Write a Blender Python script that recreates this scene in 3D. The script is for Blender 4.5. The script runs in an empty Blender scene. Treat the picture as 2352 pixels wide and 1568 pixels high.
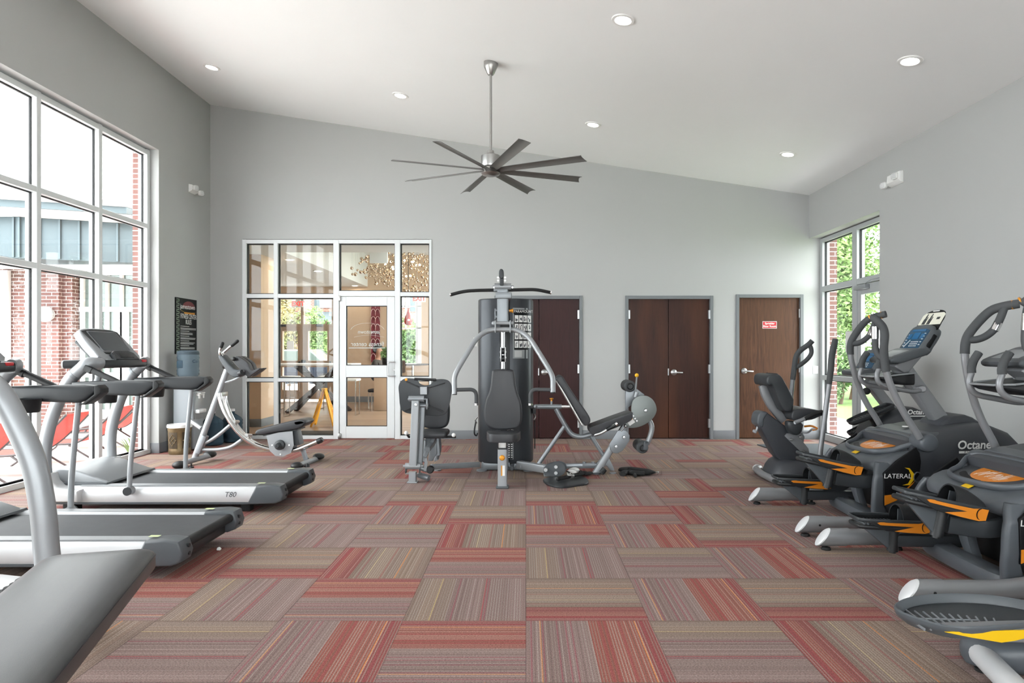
import bpy, bmesh, math, random
from mathutils import Vector as V, Matrix as M4, Euler
R = math.radians
PI = math.pi
rng = random.Random(7)
SC = bpy.context.scene
COL = SC.collection
F, HX, HY, CAMZ = 1515.0, 1208.0, 808.0, 1.329   # focal length and vanishing point in photo pixels, eye height in metres

def P(px, py, Y):
    """world point seen at photo pixel (px,py) at depth Y"""
    return V(((px - HX) * Y / F, Y, CAMZ - (py - HY) * Y / F))

def srgb(h):
    h = h.lstrip('#')
    c = [int(h[i:i + 2], 16) / 255 for i in (0, 2, 4)]
    return tuple((x / 12.92 if x <= .04045 else ((x + .055) / 1.055) ** 2.4) for x in c) + (1.0,)

# ---------------------------------------------------------------- materials
def nodes(name):
    m = bpy.data.materials.new(name); m.use_nodes = True
    nt = m.node_tree
    return m, nt, nt.nodes, nt.links, nt.nodes['Principled BSDF']

def mat(name, col, rough=.5, metal=0., var=.06, vs=6., bump=0., bs=200., emit=0., spec=.5, coat=0., trans=0., ior=1.45):
    m, nt, N, L, b = nodes(name)
    c = srgb(col) if isinstance(col, str) else col
    b.inputs['Base Color'].default_value = c
    b.inputs['Roughness'].default_value = rough
    b.inputs['Metallic'].default_value = metal
    b.inputs['Specular IOR Level'].default_value = spec
    b.inputs['Coat Weight'].default_value = coat
    b.inputs['Transmission Weight'].default_value = trans
    b.inputs['IOR'].default_value = ior
    if emit:
        b.inputs['Emission Color'].default_value = c
        b.inputs['Emission Strength'].default_value = emit
    tc = N.new('ShaderNodeTexCoord')
    if var:
        n = N.new('ShaderNodeTexNoise'); n.inputs['Scale'].default_value = vs; n.inputs['Detail'].default_value = 4
        L.new(tc.outputs['Object'], n.inputs['Vector'])
        mr = N.new('ShaderNodeMapRange'); mr.inputs['To Min'].default_value = 1 - var; mr.inputs['To Max'].default_value = 1 + var
        L.new(n.outputs['Fac'], mr.inputs['Value'])
        mx = N.new('ShaderNodeVectorMath'); mx.operation = 'SCALE'; mx.inputs[0].default_value = c[:3]
        L.new(mr.outputs['Result'], mx.inputs['Scale'])
        L.new(mx.outputs['Vector'], b.inputs['Base Color'])
    if bump:
        n2 = N.new('ShaderNodeTexNoise'); n2.inputs['Scale'].default_value = bs; n2.inputs['Detail'].default_value = 3
        L.new(tc.outputs['Object'], n2.inputs['Vector'])
        bp = N.new('ShaderNodeBump'); bp.inputs['Strength'].default_value = bump; bp.inputs['Distance'].default_value = .002
        L.new(n2.outputs['Fac'], bp.inputs['Height']); L.new(bp.outputs['Normal'], b.inputs['Normal'])
    return m

def mat_glass(name, tint=(.97, .985, .98, 1), refl=1.0, rough=.0):
    """thin architectural pane: clear with a Fresnel reflection"""
    m = bpy.data.materials.new(name); m.use_nodes = True
    nt = m.node_tree; N, L = nt.nodes, nt.links
    N.remove(N['Principled BSDF'])
    t = N.new('ShaderNodeBsdfTransparent'); t.inputs['Color'].default_value = tint
    g = N.new('ShaderNodeBsdfGlossy'); g.inputs['Roughness'].default_value = rough; g.inputs['Color'].default_value = (1, 1, 1, 1)
    lw = N.new('ShaderNodeLayerWeight'); lw.inputs['Blend'].default_value = .5
    pw = N.new('ShaderNodeMath'); pw.operation = 'POWER'; pw.inputs[1].default_value = 5
    L.new(lw.outputs['Facing'], pw.inputs[0])
    mu = N.new('ShaderNodeMath'); mu.operation = 'MULTIPLY_ADD'; mu.inputs[1].default_value = .9 * min(1, refl); mu.inputs[2].default_value = .04 * refl; mu.use_clamp = True
    L.new(pw.outputs[0], mu.inputs[0])
    mx = N.new('ShaderNodeMixShader')
    L.new(mu.outputs[0], mx.inputs['Fac']); L.new(t.outputs[0], mx.inputs[1]); L.new(g.outputs[0], mx.inputs[2])
    L.new(mx.outputs[0], N['Material Output'].inputs['Surface'])
    return m

def ramp(N, stops, interp='LINEAR'):
    r = N.new('ShaderNodeValToRGB'); cr = r.color_ramp; cr.interpolation = interp
    cr.elements[0].position, cr.elements[0].color = stops[0][0], stops[0][1]
    cr.elements[1].position, cr.elements[1].color = stops[1][0], stops[1][1]
    for p, c in stops[2:]:
        e = cr.elements.new(p); e.color = c
    return r

# ---------------------------------------------------------------- mesh builder
def circ(r, n=12, r2=None):
    r2 = r2 or r
    return [(r * math.cos(2 * PI * i / n), r2 * math.sin(2 * PI * i / n)) for i in range(n)]

def rrect(w, h, b, s=3):
    """rounded rectangle outline, w x h with corner radius b"""
    out = []
    b = min(b, w / 2 - 1e-5, h / 2 - 1e-5)
    for cx, cy, a0 in ((w / 2 - b, h / 2 - b, 0), (-w / 2 + b, h / 2 - b, 90), (-w / 2 + b, -h / 2 + b, 180), (w / 2 - b, -h / 2 + b, 270)):
        for i in range(s + 1):
            a = R(a0 + 90 * i / s)
            out.append((cx + b * math.cos(a), cy + b * math.sin(a)))
    return out

def fillet(pts, rad, n=6):
    pts = [V(p) for p in pts]
    out = [pts[0]]
    for i in range(1, len(pts) - 1):
        a, p, c = pts[i - 1], pts[i], pts[i + 1]
        d1, d2 = (a - p), (c - p)
        rr = rad[i] if isinstance(rad, (list, tuple)) else rad
        k = min(rr, d1.length * .48, d2.length * .48)
        s, e = p + d1.normalized() * k, p + d2.normalized() * k
        for j in range(n + 1):
            t = j / n
            out.append(s * (1 - t) ** 2 + p * 2 * t * (1 - t) + e * t * t)
    out.append(pts[-1])
    return out

def spline(pts, n=6, closed=False):
    pts = [V(p) for p in pts]
    out = []
    m = len(pts)
    rngi = range(m if closed else m - 1)
    for i in rngi:
        if closed:
            p0, p1, p2, p3 = pts[i - 1], pts[i], pts[(i + 1) % m], pts[(i + 2) % m]
        else:
            p1, p2 = pts[i], pts[i + 1]
            p0 = pts[i - 1] if i else p1 * 2 - p2
            p3 = pts[i + 2] if i + 2 < m else p2 * 2 - p1
        for j in range(n):
            t = j / n
            out.append(.5 * ((2 * p1) + (p2 - p0) * t + (2 * p0 - 5 * p1 + 4 * p2 - p3) * t * t + (3 * p1 - p0 - 3 * p2 + p3) * t ** 3))
    if not closed:
        out.append(pts[-1])
    return out

def sp2(pts, n=5, closed=True):
    return [(p.x, p.y) for p in spline([V((a, b, 0)) for a, b in pts], n, closed)]

class MB:
    def __init__(s):
        s.v, s.f, s.mi, s.T = [], [], [], M4.Identity(4)
        s.cur = 0
    def at(s, loc=(0, 0, 0), rot=(0, 0, 0)):
        s.T = M4.Translation(V(loc)) @ Euler([R(a) for a in rot]).to_matrix().to_4x4()
        return s
    def frame(s, o, x, z):
        """local frame: origin o, x axis, approx z axis"""
        x = V(x).normalized(); z = V(z); y = z.cross(x).normalized(); z = x.cross(y)
        m = M4((x, y, z)).transposed().to_4x4(); m.translation = V(o)
        s.T = m
        return s
    def m(s, i):
        s.cur = i; return s
    def raw(s, vs, fs):
        o = len(s.v)
        s.v += [s.T @ V(p) for p in vs]
        for f in fs:
            s.f.append([i + o for i in f]); s.mi.append(s.cur)
        return s
    def bm(s, b):
        b.verts.index_update()
        s.raw([v.co.copy() for v in b.verts], [[v.index for v in f.verts] for f in b.faces])
        b.free()
        return s
    def box(s, a, b, bev=0., seg=2):
        x0, y0, z0 = a; x1, y1, z1 = b
        x0, x1 = min(x0, x1), max(x0, x1); y0, y1 = min(y0, y1), max(y0, y1); z0, z1 = min(z0, z1), max(z0, z1)
        vs = [(x0, y0, z0), (x1, y0, z0), (x1, y1, z0), (x0, y1, z0), (x0, y0, z1), (x1, y0, z1), (x1, y1, z1), (x0, y1, z1)]
        fs = [(3, 2, 1, 0), (4, 5, 6, 7), (0, 1, 5, 4), (1, 2, 6, 5), (2, 3, 7, 6), (3, 0, 4, 7)]
        if not bev:
            return s.raw(vs, fs)
        b_ = bmesh.new()
        vv = [b_.verts.new(p) for p in vs]
        for f in fs: b_.faces.new([vv[i] for i in f])
        bev = min(bev, (x1 - x0) * .49, (y1 - y0) * .49, (z1 - z0) * .49)
        bmesh.ops.bevel(b_, geom=b_.edges[:], offset=bev, segments=seg, profile=.5, affect='EDGES')
        return s.bm(b_)
    def cbox(s, c, size, bev=0., seg=2):
        c = V(c); h = V(size) / 2
        return s.box(c - h, c + h, bev, seg)
    def prism(s, poly, d0, d1, plane='XY', bev=0., seg=3, ends=(1, 1)):
        """outline extruded along the axis normal to the plane; rims bevelled"""
        n = len(poly)
        def lift(p, d):
            a, b = p
            return {'XY': (a, b, d), 'XZ': (a, d, b), 'YZ': (d, a, b)}[plane]
        b_ = bmesh.new()
        lo = [b_.verts.new(lift(p, d0)) for p in poly]; hi = [b_.verts.new(lift(p, d1)) for p in poly]
        fl = b_.faces.new(lo); fh = b_.faces.new(hi)
        for i in range(n):
            b_.faces.new([lo[i], lo[(i + 1) % n], hi[(i + 1) % n], hi[i]])
        bmesh.ops.recalc_face_normals(b_, faces=b_.faces[:])
        if bev:
            es = []
            if ends[0]: es += list(fl.edges)
            if ends[1]: es += list(fh.edges)
            bmesh.ops.bevel(b_, geom=es, offset=bev, segments=seg, profile=.5, affect='EDGES', clamp_overlap=True)
        return s.bm(b_)
    def sweep(s, pts, prof, up=None, scale=None, cap=True, closed=False):
        pts = [V(p) for p in pts]
        n, k = len(pts), len(prof)
        tang = []
        for i in range(n):
            a = pts[i - 1] if (i or closed) else pts[i]
            b = pts[(i + 1) % n] if (i < n - 1 or closed) else pts[i]
            t = (b - a)
            tang.append(t.normalized() if t.length > 1e-9 else V((0, 0, 1)))
        vs, fs = [], []
        if up is None:
            t = tang[0]
            ref = V((0, 0, 1)) if abs(t.z) < .9 else V((0, 1, 0))
            nrm = (ref - t * ref.dot(t)).normalized()
        for i in range(n):
            t = tang[i]
            if up is not None:
                u = V(up); nrm = (u - t * u.dot(t)).normalized()
            else:
                nrm = (nrm - t * nrm.dot(t)).normalized()
            side = t.cross(nrm)
            sc = scale[i] if scale else 1.
            sa, sb = sc if isinstance(sc, (tuple, list)) else (sc, sc)
            vs += [pts[i] + side * (a * sa) + nrm * (b * sb) for a, b in prof]
        for i in range(n if closed else n - 1):
            for j in range(k):
                a, b = i * k + j, i * k + (j + 1) % k
                c, d = ((i + 1) % n) * k + (j + 1) % k, ((i + 1) % n) * k + j
                fs.append((a, b, c, d))
        if cap and not closed:
            fs.append(tuple(range(k - 1, -1, -1))); fs.append(tuple((n - 1) * k + j for j in range(k)))
        return s.raw(vs, fs)
    def tube(s, pts, r, n=12, r2=None, up=None, cap=True, scale=None, closed=False):
        return s.sweep(pts, circ(r, n, r2), up, scale, cap, closed)
    def bar(s, pts, w, h, b=.004, up=(0, 0, 1), scale=None, seg=2):
        return s.sweep(pts, rrect(w, h, b, seg), up, scale)
    def rod(s, a, b, r, n=12, round_=False):
        a, b = V(a), V(b)
        if round_:
            d = (b - a).normalized(); q = min(r, (b - a).length / 2) * .999
            pts = [a, a + d * q * .12, a + d * q * .4, a + d * q, b - d * q, b - d * q * .4, b - d * q * .12, b]
            sc = [.3, .62, .86, 1, 1, .86, .62, .3]
            return s.tube(pts, r, n, scale=sc)
        return s.tube([a, b], r, n)
    def lathe(s, prof, n=24, c=(0, 0, 0), axis='Z', arc=None):
        c = V(c); vs, fs = [], []
        k = len(prof)
        for i in range(n):
            a = 2 * PI * i / n
            for r, z in prof:
                x, y = r * math.cos(a), r * math.sin(a)
                p = {'Z': (x, y, z), 'Y': (x, z, y), 'X': (z, x, y)}[axis]
                vs.append(c + V(p))
        for i in range(n):
            j = (i + 1) % n
            for q in range(k - 1):
                f = (i * k + q, j * k + q, j * k + q + 1, i * k + q + 1)
                fs.append(f)
        if prof[0][0] > 1e-6: fs.append(tuple(i * k for i in range(n)))
        if prof[-1][0] > 1e-6: fs.append(tuple(i * k + k - 1 for i in range(n)))
        b_ = bmesh.new()
        vv = [b_.verts.new(p) for p in vs]
        for f in fs:
            try: b_.faces.new([vv[i] for i in f])
            except ValueError: pass
        bmesh.ops.remove_doubles(b_, verts=b_.verts[:], dist=1e-6)
        bmesh.ops.recalc_face_normals(b_, faces=b_.faces[:])
        return s.bm(b_)
    def ell(s, c, rad, u=16, v=10):
        b_ = bmesh.new()
        bmesh.ops.create_uvsphere(b_, u_segments=u, v_segments=v, radius=1)
        rad = V(rad) if not isinstance(rad, (int, float)) else V((rad,) * 3)
        for q in b_.verts: q.co = V((q.co.x * rad.x + c[0], q.co.y * rad.y + c[1], q.co.z * rad.z + c[2]))
        return s.bm(b_)
    def loft(s, rings, cap=True, closed=True, loop=False):
        k = len(rings[0]); vs = [p for r in rings for p in r]; fs = []
        n = len(rings)
        for i in range(n if loop else n - 1):
            for j in range(k if closed else k - 1):
                fs.append((i * k + j, i * k + (j + 1) % k, ((i + 1) % n) * k + (j + 1) % k, ((i + 1) % n) * k + j))
        if cap and closed and not loop:
            fs.append(tuple(range(k - 1, -1, -1))); fs.append(tuple((n - 1) * k + j for j in range(k)))
        return s.raw(vs, fs)
    def quad(s, a, b, c, d):
        return s.raw([a, b, c, d], [(0, 1, 2, 3)])
    def mesh(s, name, mats, off=V((0, 0, 0)), sharp=38, smooth=True):
        b_ = bmesh.new()
        vv = [b_.verts.new(p - off) for p in s.v]
        for f, mi in zip(s.f, s.mi):
            if len(set(f)) < 3: continue
            try:
                q = b_.faces.new([vv[i] for i in f]); q.material_index = mi; q.smooth = smooth
            except ValueError:
                pass
        b_.normal_update()
        if smooth:
            lim = R(sharp)
            for e in b_.edges:
                if len(e.link_faces) == 2 and e.calc_face_angle(0) > lim: e.smooth = False
        me = bpy.data.meshes.new(name)
        b_.to_mesh(me); b_.free()
        for m_ in (mats if isinstance(mats, (list, tuple)) else [mats]): me.materials.append(m_)
        return me

WOFF = {}
def _reg(o, parent, local):
    WOFF[o.name] = V((0, 0, 0))

def tag(o, label=None, cat=None, group=None, kind=None):
    if label: o['label'] = label
    if cat: o['category'] = cat
    if group: o['group'] = group
    if kind: o['kind'] = kind
    return o

def thing(name, label, cat, loc=(0, 0, 0), rz=0, group=None, local=False, kind=None):
    """Empty at the base of a thing; parts built in world space are shifted by its location unless local"""
    o = bpy.data.objects.new(name, None); COL.objects.link(o)
    o.empty_display_size = .1
    o.location = loc; o.rotation_euler = (0, 0, R(rz))
    WOFF[o.name] = V((0, 0, 0)) if local else V(loc)
    return tag(o, label, cat, group, kind)

def part(name, mb, m, parent=None, label=None, sharp=38, kind=None, smooth=True):
    off = WOFF.get(parent.name, V((0, 0, 0))) if parent else V((0, 0, 0))
    me = mb.mesh(name, m, off, sharp, smooth)
    o = bpy.data.objects.new(name, me); COL.objects.link(o)
    if parent: o.parent = parent
    WOFF[o.name] = off
    if label: o['label'] = label
    if kind: o['kind'] = kind
    return o

def solo(name, mb, m, label, cat, group=None, kind=None, sharp=38):
    """a thing that is one mesh, origin moved to its base centre"""
    xs = [p.x for p in mb.v]; ys = [p.y for p in mb.v]; zs = [p.z for p in mb.v]
    off = V(((min(xs) + max(xs)) / 2, (min(ys) + max(ys)) / 2, min(zs)))
    me = mb.mesh(name, m, off, sharp)
    o = bpy.data.objects.new(name, me); COL.objects.link(o)
    o.location = off; WOFF[o.name] = off
    return tag(o, label, cat, group, kind)

def struct(name, mb, m, parent=None, label=None, cat=None, sharp=38):
    o = part(name, mb, m, parent, label, sharp)
    if not parent:
        o['kind'] = 'structure'
        if cat: o['category'] = cat
    return o

def copy_tree(o, parent=None):
    c = o.copy(); COL.objects.link(c); c.parent = parent
    if parent is None: WOFF[c.name] = V((0, 0, 0))
    for ch in list(o.children): copy_tree(ch, c)
    return c

def text(name, body, size, loc, right, up, m, parent=None, shear=0., align='CENTER', sx=1., bold=0., spacing=1.):
    cu = bpy.data.curves.new(name, 'FONT')
    cu.body = body; cu.size = size; cu.align_x = align; cu.align_y = 'CENTER'
    cu.shear = shear; cu.offset = bold; cu.space_character = spacing
    cu.extrude = .0004; cu.fill_mode = 'BOTH'; cu.resolution_u = 3
    cu.materials.append(m)
    tmp = bpy.data.objects.new(name, cu)
    me = bpy.data.meshes.new_from_object(tmp); me.name = name
    bpy.data.objects.remove(tmp); bpy.data.curves.remove(cu)
    o = bpy.data.objects.new(name, me); COL.objects.link(o)
    r = V(right).normalized(); u = V(up).normalized(); n = r.cross(u)
    mm = M4((r * sx, u, n)).transposed().to_4x4(); mm.translation = V(loc)
    off = WOFF.get(parent.name, V((0, 0, 0))) if parent else V((0, 0, 0))
    me.transform(M4.Translation(-off) @ mm)
    if not me.materials: me.materials.append(m)
    if parent: o.parent = parent
    WOFF[o.name] = off
    return o
# ---------------------------------------------------------------- shared materials
M = {}
M['wall'] = mat('wall_paint', 'b4b5b4', .75, var=.015, vs=2, bump=.08, bs=350, spec=.25)
M['ceil'] = mat('ceiling_paint', 'f3f4f4', .85, var=.01, vs=2, bump=.05, bs=300, spec=.2)
M['base'] = mat('grey_vinyl_base', '7a7d81', .5, var=.03)
M['casing'] = mat('grey_door_casing', '74787b', .45, var=.03)
M['alum'] = mat('white_aluminium', 'dcdfe0', .35, var=.02)
M['alum_g'] = mat('grey_aluminium', 'aeb2b3', .35, var=.03)
M['gasket'] = mat('black_gasket', '1c1d1f', .6, var=0)
M['glass'] = mat_glass('window_glass', refl=.45)
M['glass_in'] = mat_glass('lobby_glass', (.93, .945, .94, 1), .42)
M['chrome'] = mat('chrome', 'd8d8d8', .12, 1., var=.02)
M['nickel'] = mat('brushed_nickel', 'a9a8a6', .33, 1., var=.05, vs=40)
M['steel'] = mat('satin_steel', 'c4c5c6', .38, 1., var=.04)
M['silver'] = mat('silver_paint', '979a9d', .38, .35, var=.03)
M['silver_l'] = mat('light_silver_paint', 'cdced0', .32, .15, var=.02)
M['silver_d'] = mat('grey_metallic_paint', '85898d', .36, .4, var=.04)
M['blk'] = mat('black_plastic', '1d1e20', .45, var=.08)
M['dgrey'] = mat('charcoal_plastic', '303336', .42, var=.05, bump=.1, bs=500)
M['mgrey'] = mat('slate_plastic', '4c5054', .42, var=.05, bump=.1, bs=500)
M['rubber'] = mat('black_rubber', '161617', .7, var=.1)
M['belt'] = mat('treadmill_belt_rubber', '4a4c4f', .6, var=.12, vs=14, bump=.15, bs=400)
M['vinyl'] = mat('black_vinyl', '333437', .42, var=.08, vs=9, bump=.25, bs=260)
M['vinyl_l'] = mat('grey_black_vinyl', '414244', .36, var=.1, vs=7, bump=.12, bs=420)
M['foam'] = mat('grey_foam_grip', '46484a', .75, var=.06, bump=.2, bs=400)
M['white'] = mat('white_plastic', 'ececea', .4, var=.01)
M['print_w'] = mat('white_print', 'e6e6e4', .5, var=0)
M['print_k'] = mat('black_print', '121214', .5, var=0, spec=.2)
M['orange'] = mat('orange_decal', 'd07c1c', .4, var=.06)
M['yellow'] = mat('yellow_decal', 'd9ae12', .4, var=.05)
M['gold'] = mat('amber_knob', 'd18b22', .35, .3, var=.05)
M['red'] = mat('red_plastic', 'c4232b', .4, var=.04)
M['screen'] = mat('dark_screen', '2f343b', .12, var=.03, coat=.4)
M['lcd'] = mat('blue_console_overlay', '1c5f8d', .3, var=.1, vs=30)

def wood(name, c1, c2, c3, seed=0., rough=.46):
    m, nt, N, L, b = nodes(name)
    tc = N.new('ShaderNodeTexCoord'); mp = N.new('ShaderNodeMapping')
    mp.inputs['Scale'].default_value = (14, 14, .7); mp.inputs['Location'].default_value = (seed, 0, seed)
    L.new(tc.outputs['Object'], mp.inputs['Vector'])
    n = N.new('ShaderNodeTexNoise'); n.inputs['Scale'].default_value = 4; n.inputs['Detail'].default_value = 8; n.inputs['Distortion'].default_value = 1.2
    L.new(mp.outputs[0], n.inputs['Vector'])
    n2 = N.new('ShaderNodeTexNoise'); n2.inputs['Scale'].default_value = .9; n2.inputs['Detail'].default_value = 2
    mp2 = N.new('ShaderNodeMapping'); mp2.inputs['Scale'].default_value = (3, 3, .5); mp2.inputs['Location'].default_value = (seed * 2, 3, 1)
    L.new(tc.outputs['Object'], mp2.inputs['Vector']); L.new(mp2.outputs[0], n2.inputs['Vector'])
    r1 = ramp(N, [(.3, srgb(c1)), (.62, srgb(c2))]); L.new(n.outputs['Fac'], r1.inputs['Fac'])
    r2 = ramp(N, [(.42, (0, 0, 0, 1)), (.68, (1, 1, 1, 1))]); L.new(n2.outputs['Fac'], r2.inputs['Fac'])
    mx = N.new('ShaderNodeMix'); mx.data_type = 'RGBA'
    mx.inputs['B'].default_value = srgb(c3); L.new(r1.outputs['Color'], mx.inputs['A'])
    ml = N.new('ShaderNodeMath'); ml.operation = 'MULTIPLY'; ml.inputs[1].default_value = .6
    L.new(r2.outputs['Color'], ml.inputs[0]); L.new(ml.outputs[0], mx.inputs['Factor'])
    L.new(mx.outputs['Result'], b.inputs['Base Color'])
    b.inputs['Roughness'].default_value = rough
    b.inputs['Specular IOR Level'].default_value = .3
    return m
M['wood_a'] = wood('dark_cherry_veneer', '2c1212', '3a1a19', '331715', 1.)  # door tones differ by veneer and by the lighting worked into each colour
M['wood_b'] = wood('dark_walnut_veneer', '2a1712', '3b2019', '5a3420', 4.)
M['wood_c'] = wood('walnut_veneer', '3b2519', '5e3e2b', '543724', 9.)

# ---------------------------------------------------------------- carpet
TL, X0, Y0 = .61, 0., .213
def carpet():
    m, nt, N, L, b = nodes('striped_carpet_tiles')
    uv = N.new('ShaderNodeUVMap'); uv.uv_map = 'roll'
    sx = N.new('ShaderNodeSeparateXYZ'); L.new(uv.outputs[0], sx.inputs[0])
    at = N.new('ShaderNodeAttribute'); at.attribute_name = 'tile'
    sa = N.new('ShaderNodeSeparateXYZ'); L.new(at.outputs['Vector'], sa.inputs[0])   # x: pattern kind, y: random, z: orientation
    u = sx.outputs['X']
    tan, tan2 = srgb('87746a'), srgb('8f7b6e')
    mauve, mauve2 = srgb('846f6b'), srgb('8c7672')
    red, red2 = srgb('935a51'), srgb('8d5350')
    org, yel = srgb('c8824c'), srgb('b09a74')
    e = .012
    pa = [(0, mauve2), (.105, org), (.105 + e, mauve), (.3, mauve2), (.5, red), (.66, srgb('965f55')), (.87, org), (.87 + e, red2)]
    pb = [(0, tan), (.1, tan2), (.2, yel), (.2 + e, tan), (.33, mauve), (.5, mauve2), (.62, srgb('96645c')), (.62 + e, mauve), (.85, mauve2)]
    pc = [(0, red2), (.08, red), (.18, red2), (.28, tan), (.44, yel), (.44 + e, tan2), (.6, tan), (.72, org), (.72 + e, tan2), (.9, tan)]
    rs = []
    for st in (pa, pb, pc):
        r = ramp(N, st, 'CONSTANT'); L.new(u, r.inputs['Fac']); rs.append(r)
    def math_(op, a, c=None, clamp=False):
        n = N.new('ShaderNodeMath'); n.operation = op; n.use_clamp = clamp
        for i, x in enumerate((a, c)):
            if x is None: continue
            if isinstance(x, (int, float)): n.inputs[i].default_value = x
            else: L.new(x, n.inputs[i])
        return n.outputs[0]
    def mix(f, a, c, bt='MIX'):
        n = N.new('ShaderNodeMix'); n.data_type = 'RGBA'; n.blend_type = bt
        for k, x in (('Factor', f), ('A', a), ('B', c)):
            if isinstance(x, (int, float)): n.inputs[k].default_value = x
            elif isinstance(x, tuple): n.inputs[k].default_value = x
            else: L.new(x, n.inputs[k])
        return n.outputs['Result']
    col = mix(math_('GREATER_THAN', sa.outputs['X'], .5), rs[0].outputs['Color'], rs[1].outputs['Color'])
    col = mix(math_('GREATER_THAN', sa.outputs['X'], 1.5), col, rs[2].outputs['Color'])
    # tufted rows: 44 per tile, each with its own yarn
    cell = math_('FLOOR', math_('MULTIPLY', u, 44.))
    wn = N.new('ShaderNodeTexWhiteNoise'); wn.noise_dimensions = '2D'
    cb = N.new('ShaderNodeCombineXYZ'); L.new(cell, cb.inputs[0]); L.new(sa.outputs['X'], cb.inputs[1])
    L.new(cb.outputs[0], wn.inputs['Vector'])
    yarn = ramp(N, [(0, srgb('6e5f57')), (.16, srgb('8f837a')), (.36, srgb('9f958c')), (.64, srgb('a89e95')), (.78, srgb('85706a')), (.88, srgb('964553'))], 'CONSTANT')
    L.new(wn.outputs['Value'], yarn.inputs['Fac'])
    fr = math_('FRACT', math_('MULTIPLY', u, 44.))
    line = math_('GREATER_THAN', fr, .58)
    col2 = mix(math_('MULTIPLY', line, .5), col, yarn.outputs['Color'])
    # fibre speckle
    tc = N.new('ShaderNodeTexCoord')
    n1 = N.new('ShaderNodeTexNoise'); n1.inputs['Scale'].default_value = 260; n1.inputs['Detail'].default_value = 2
    mp = N.new('ShaderNodeMapping'); L.new(uv.outputs[0], mp.inputs['Vector']); mp.inputs['Scale'].default_value = (.61, .3, 1)
    L.new(mp.outputs[0], n1.inputs['Vector'])
    sp = N.new('ShaderNodeMapRange'); sp.inputs['From Min'].default_value = .3; sp.inputs['From Max'].default_value = .7
    sp.inputs['To Min'].default_value = .62; sp.inputs['To Max'].default_value = 1.3
    L.new(n1.outputs['Fac'], sp.inputs['Value'])
    sc = N.new('ShaderNodeVectorMath'); sc.operation = 'SCALE'
    L.new(col2, sc.inputs[0]); L.new(sp.outputs['Result'], sc.inputs['Scale'])
    # dark groove between rows and at tile seams
    gr = math_('LESS_THAN', fr, .16)
    eu = math_('LESS_THAN', math_('MINIMUM', u, math_('SUBTRACT', 1., u)), .004)
    ev = math_('LESS_THAN', math_('MINIMUM', sx.outputs['Y'], math_('SUBTRACT', 1., sx.outputs['Y'])), .005)
    dk = math_('SUBTRACT', 1., math_('MAXIMUM', math_('MULTIPLY', gr, .2), math_('MULTIPLY', math_('MAXIMUM', eu, ev), .3)))
    sc2 = N.new('ShaderNodeVectorMath'); sc2.operation = 'SCALE'
    L.new(sc.outputs[0], sc2.inputs[0]); L.new(dk, sc2.inputs['Scale'])
    L.new(sc2.outputs[0], b.inputs['Base Color'])
    b.inputs['Roughness'].default_value = .95; b.inputs['Specular IOR Level'].default_value = .1
    bp = N.new('ShaderNodeBump'); bp.inputs['Strength'].default_value = .35; bp.inputs['Distance'].default_value = .003
    L.new(n1.outputs['Fac'], bp.inputs['Height']); L.new(bp.outputs['Normal'], b.inputs['Normal'])
    return m

# kind of every tile the photo shows, rows counted away from the camera: A, B, C; +10 = pattern reversed
TILES = {0: {-4: 2, -3: 1, -2: 0, -1: 10, 0: 0, 1: 1, 2: 2, 3: 1}, 1: {-4: 0, -3: 1, -2: 10, -1: 1, 0: 12, 1: 0, 2: 12, 3: 0, 4: 1},
         2: {-4: 0, -3: 12, -2: 2, -1: 10, 0: 1, 1: 1, 2: 0, 3: 1, 4: 2}, 3: {-4: 1, -3: 1, -2: 1, -1: 2, 0: 10, 1: 0, 2: 12, 3: 0, 4: 12},
         4: {-4: 2, -3: 10, -2: 0, -1: 12, 0: 0, 1: 10, 2: 2, 3: 1, 4: 0}, 5: {-4: 10, -3: 1, -2: 12, -1: 1, 0: 12, 1: 1, 2: 10, 3: 0, 4: 1}}
def build_floor():
    bm = bmesh.new(); uvl = bm.loops.layers.uv.new('roll'); al = bm.faces.layers.float_vector.new('tile')
    r_ = random.Random(3)
    def clampx(x): return max(-5.06, min(4.62, x))
    for row in range(-9, 14):
        for c in range(-9, 9):
            y0 = Y0 + TL * (row + 4); y1 = y0 + TL
            x0, x1 = X0 + c * TL, X0 + (c + 1) * TL
            xa, xb = clampx(x0), clampx(x1); ya, yb = max(y0, -2.6), min(y1, 10.25)
            if xb - xa < .01 or yb - ya < .01: continue
            k = TILES.get(row, {}).get(c)
            if k is None: k = r_.choice((0, 1, 2, 1, 11, 12, 1, 2, 11, 10))
            rev, k = k >= 10, k % 10
            vert = (c + row) % 2 == 0
            vs = [bm.verts.new(p) for p in ((xa, ya, 0), (xb, ya, 0), (xb, yb, 0), (xa, yb, 0))]
            f = bm.faces.new(vs)
            for lp in f.loops:
                p = lp.vert.co; a, d = (p.x - x0) / TL, (y1 - p.y) / TL
                if vert: u, w = a, d
                else: u, w = d, a
                if rev and not (not vert and k in (0,)): u = 1 - u
                lp[uvl].uv = (u, w)
            if not vert and k == 0 and True:
                for lp in f.loops: lp[uvl].uv = (1 - lp[uvl].uv[0], lp[uvl].uv[1])
            f[al] = V((k, r_.random(), vert))
    me = bpy.data.meshes.new('floor'); bm.to_mesh(me); bm.free()
    me.materials.append(carpet())
    o = bpy.data.objects.new('floor', me); COL.objects.link(o)
    tag(o, 'carpet tile floor striped in taupe and rust red', 'floor', None, 'structure')
build_floor()

# ---------------------------------------------------------------- room shell
YB, XL, XR, YF = 10.07, -4.82, 4.32, -2.6
def X(px, Y=YB): return (px - HX) * Y / F
def Z(py, Y=YB): return CAMZ - (py - HY) * Y / F
def zc(x): return 5.10 - .151 * (x + 4.82)

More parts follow.
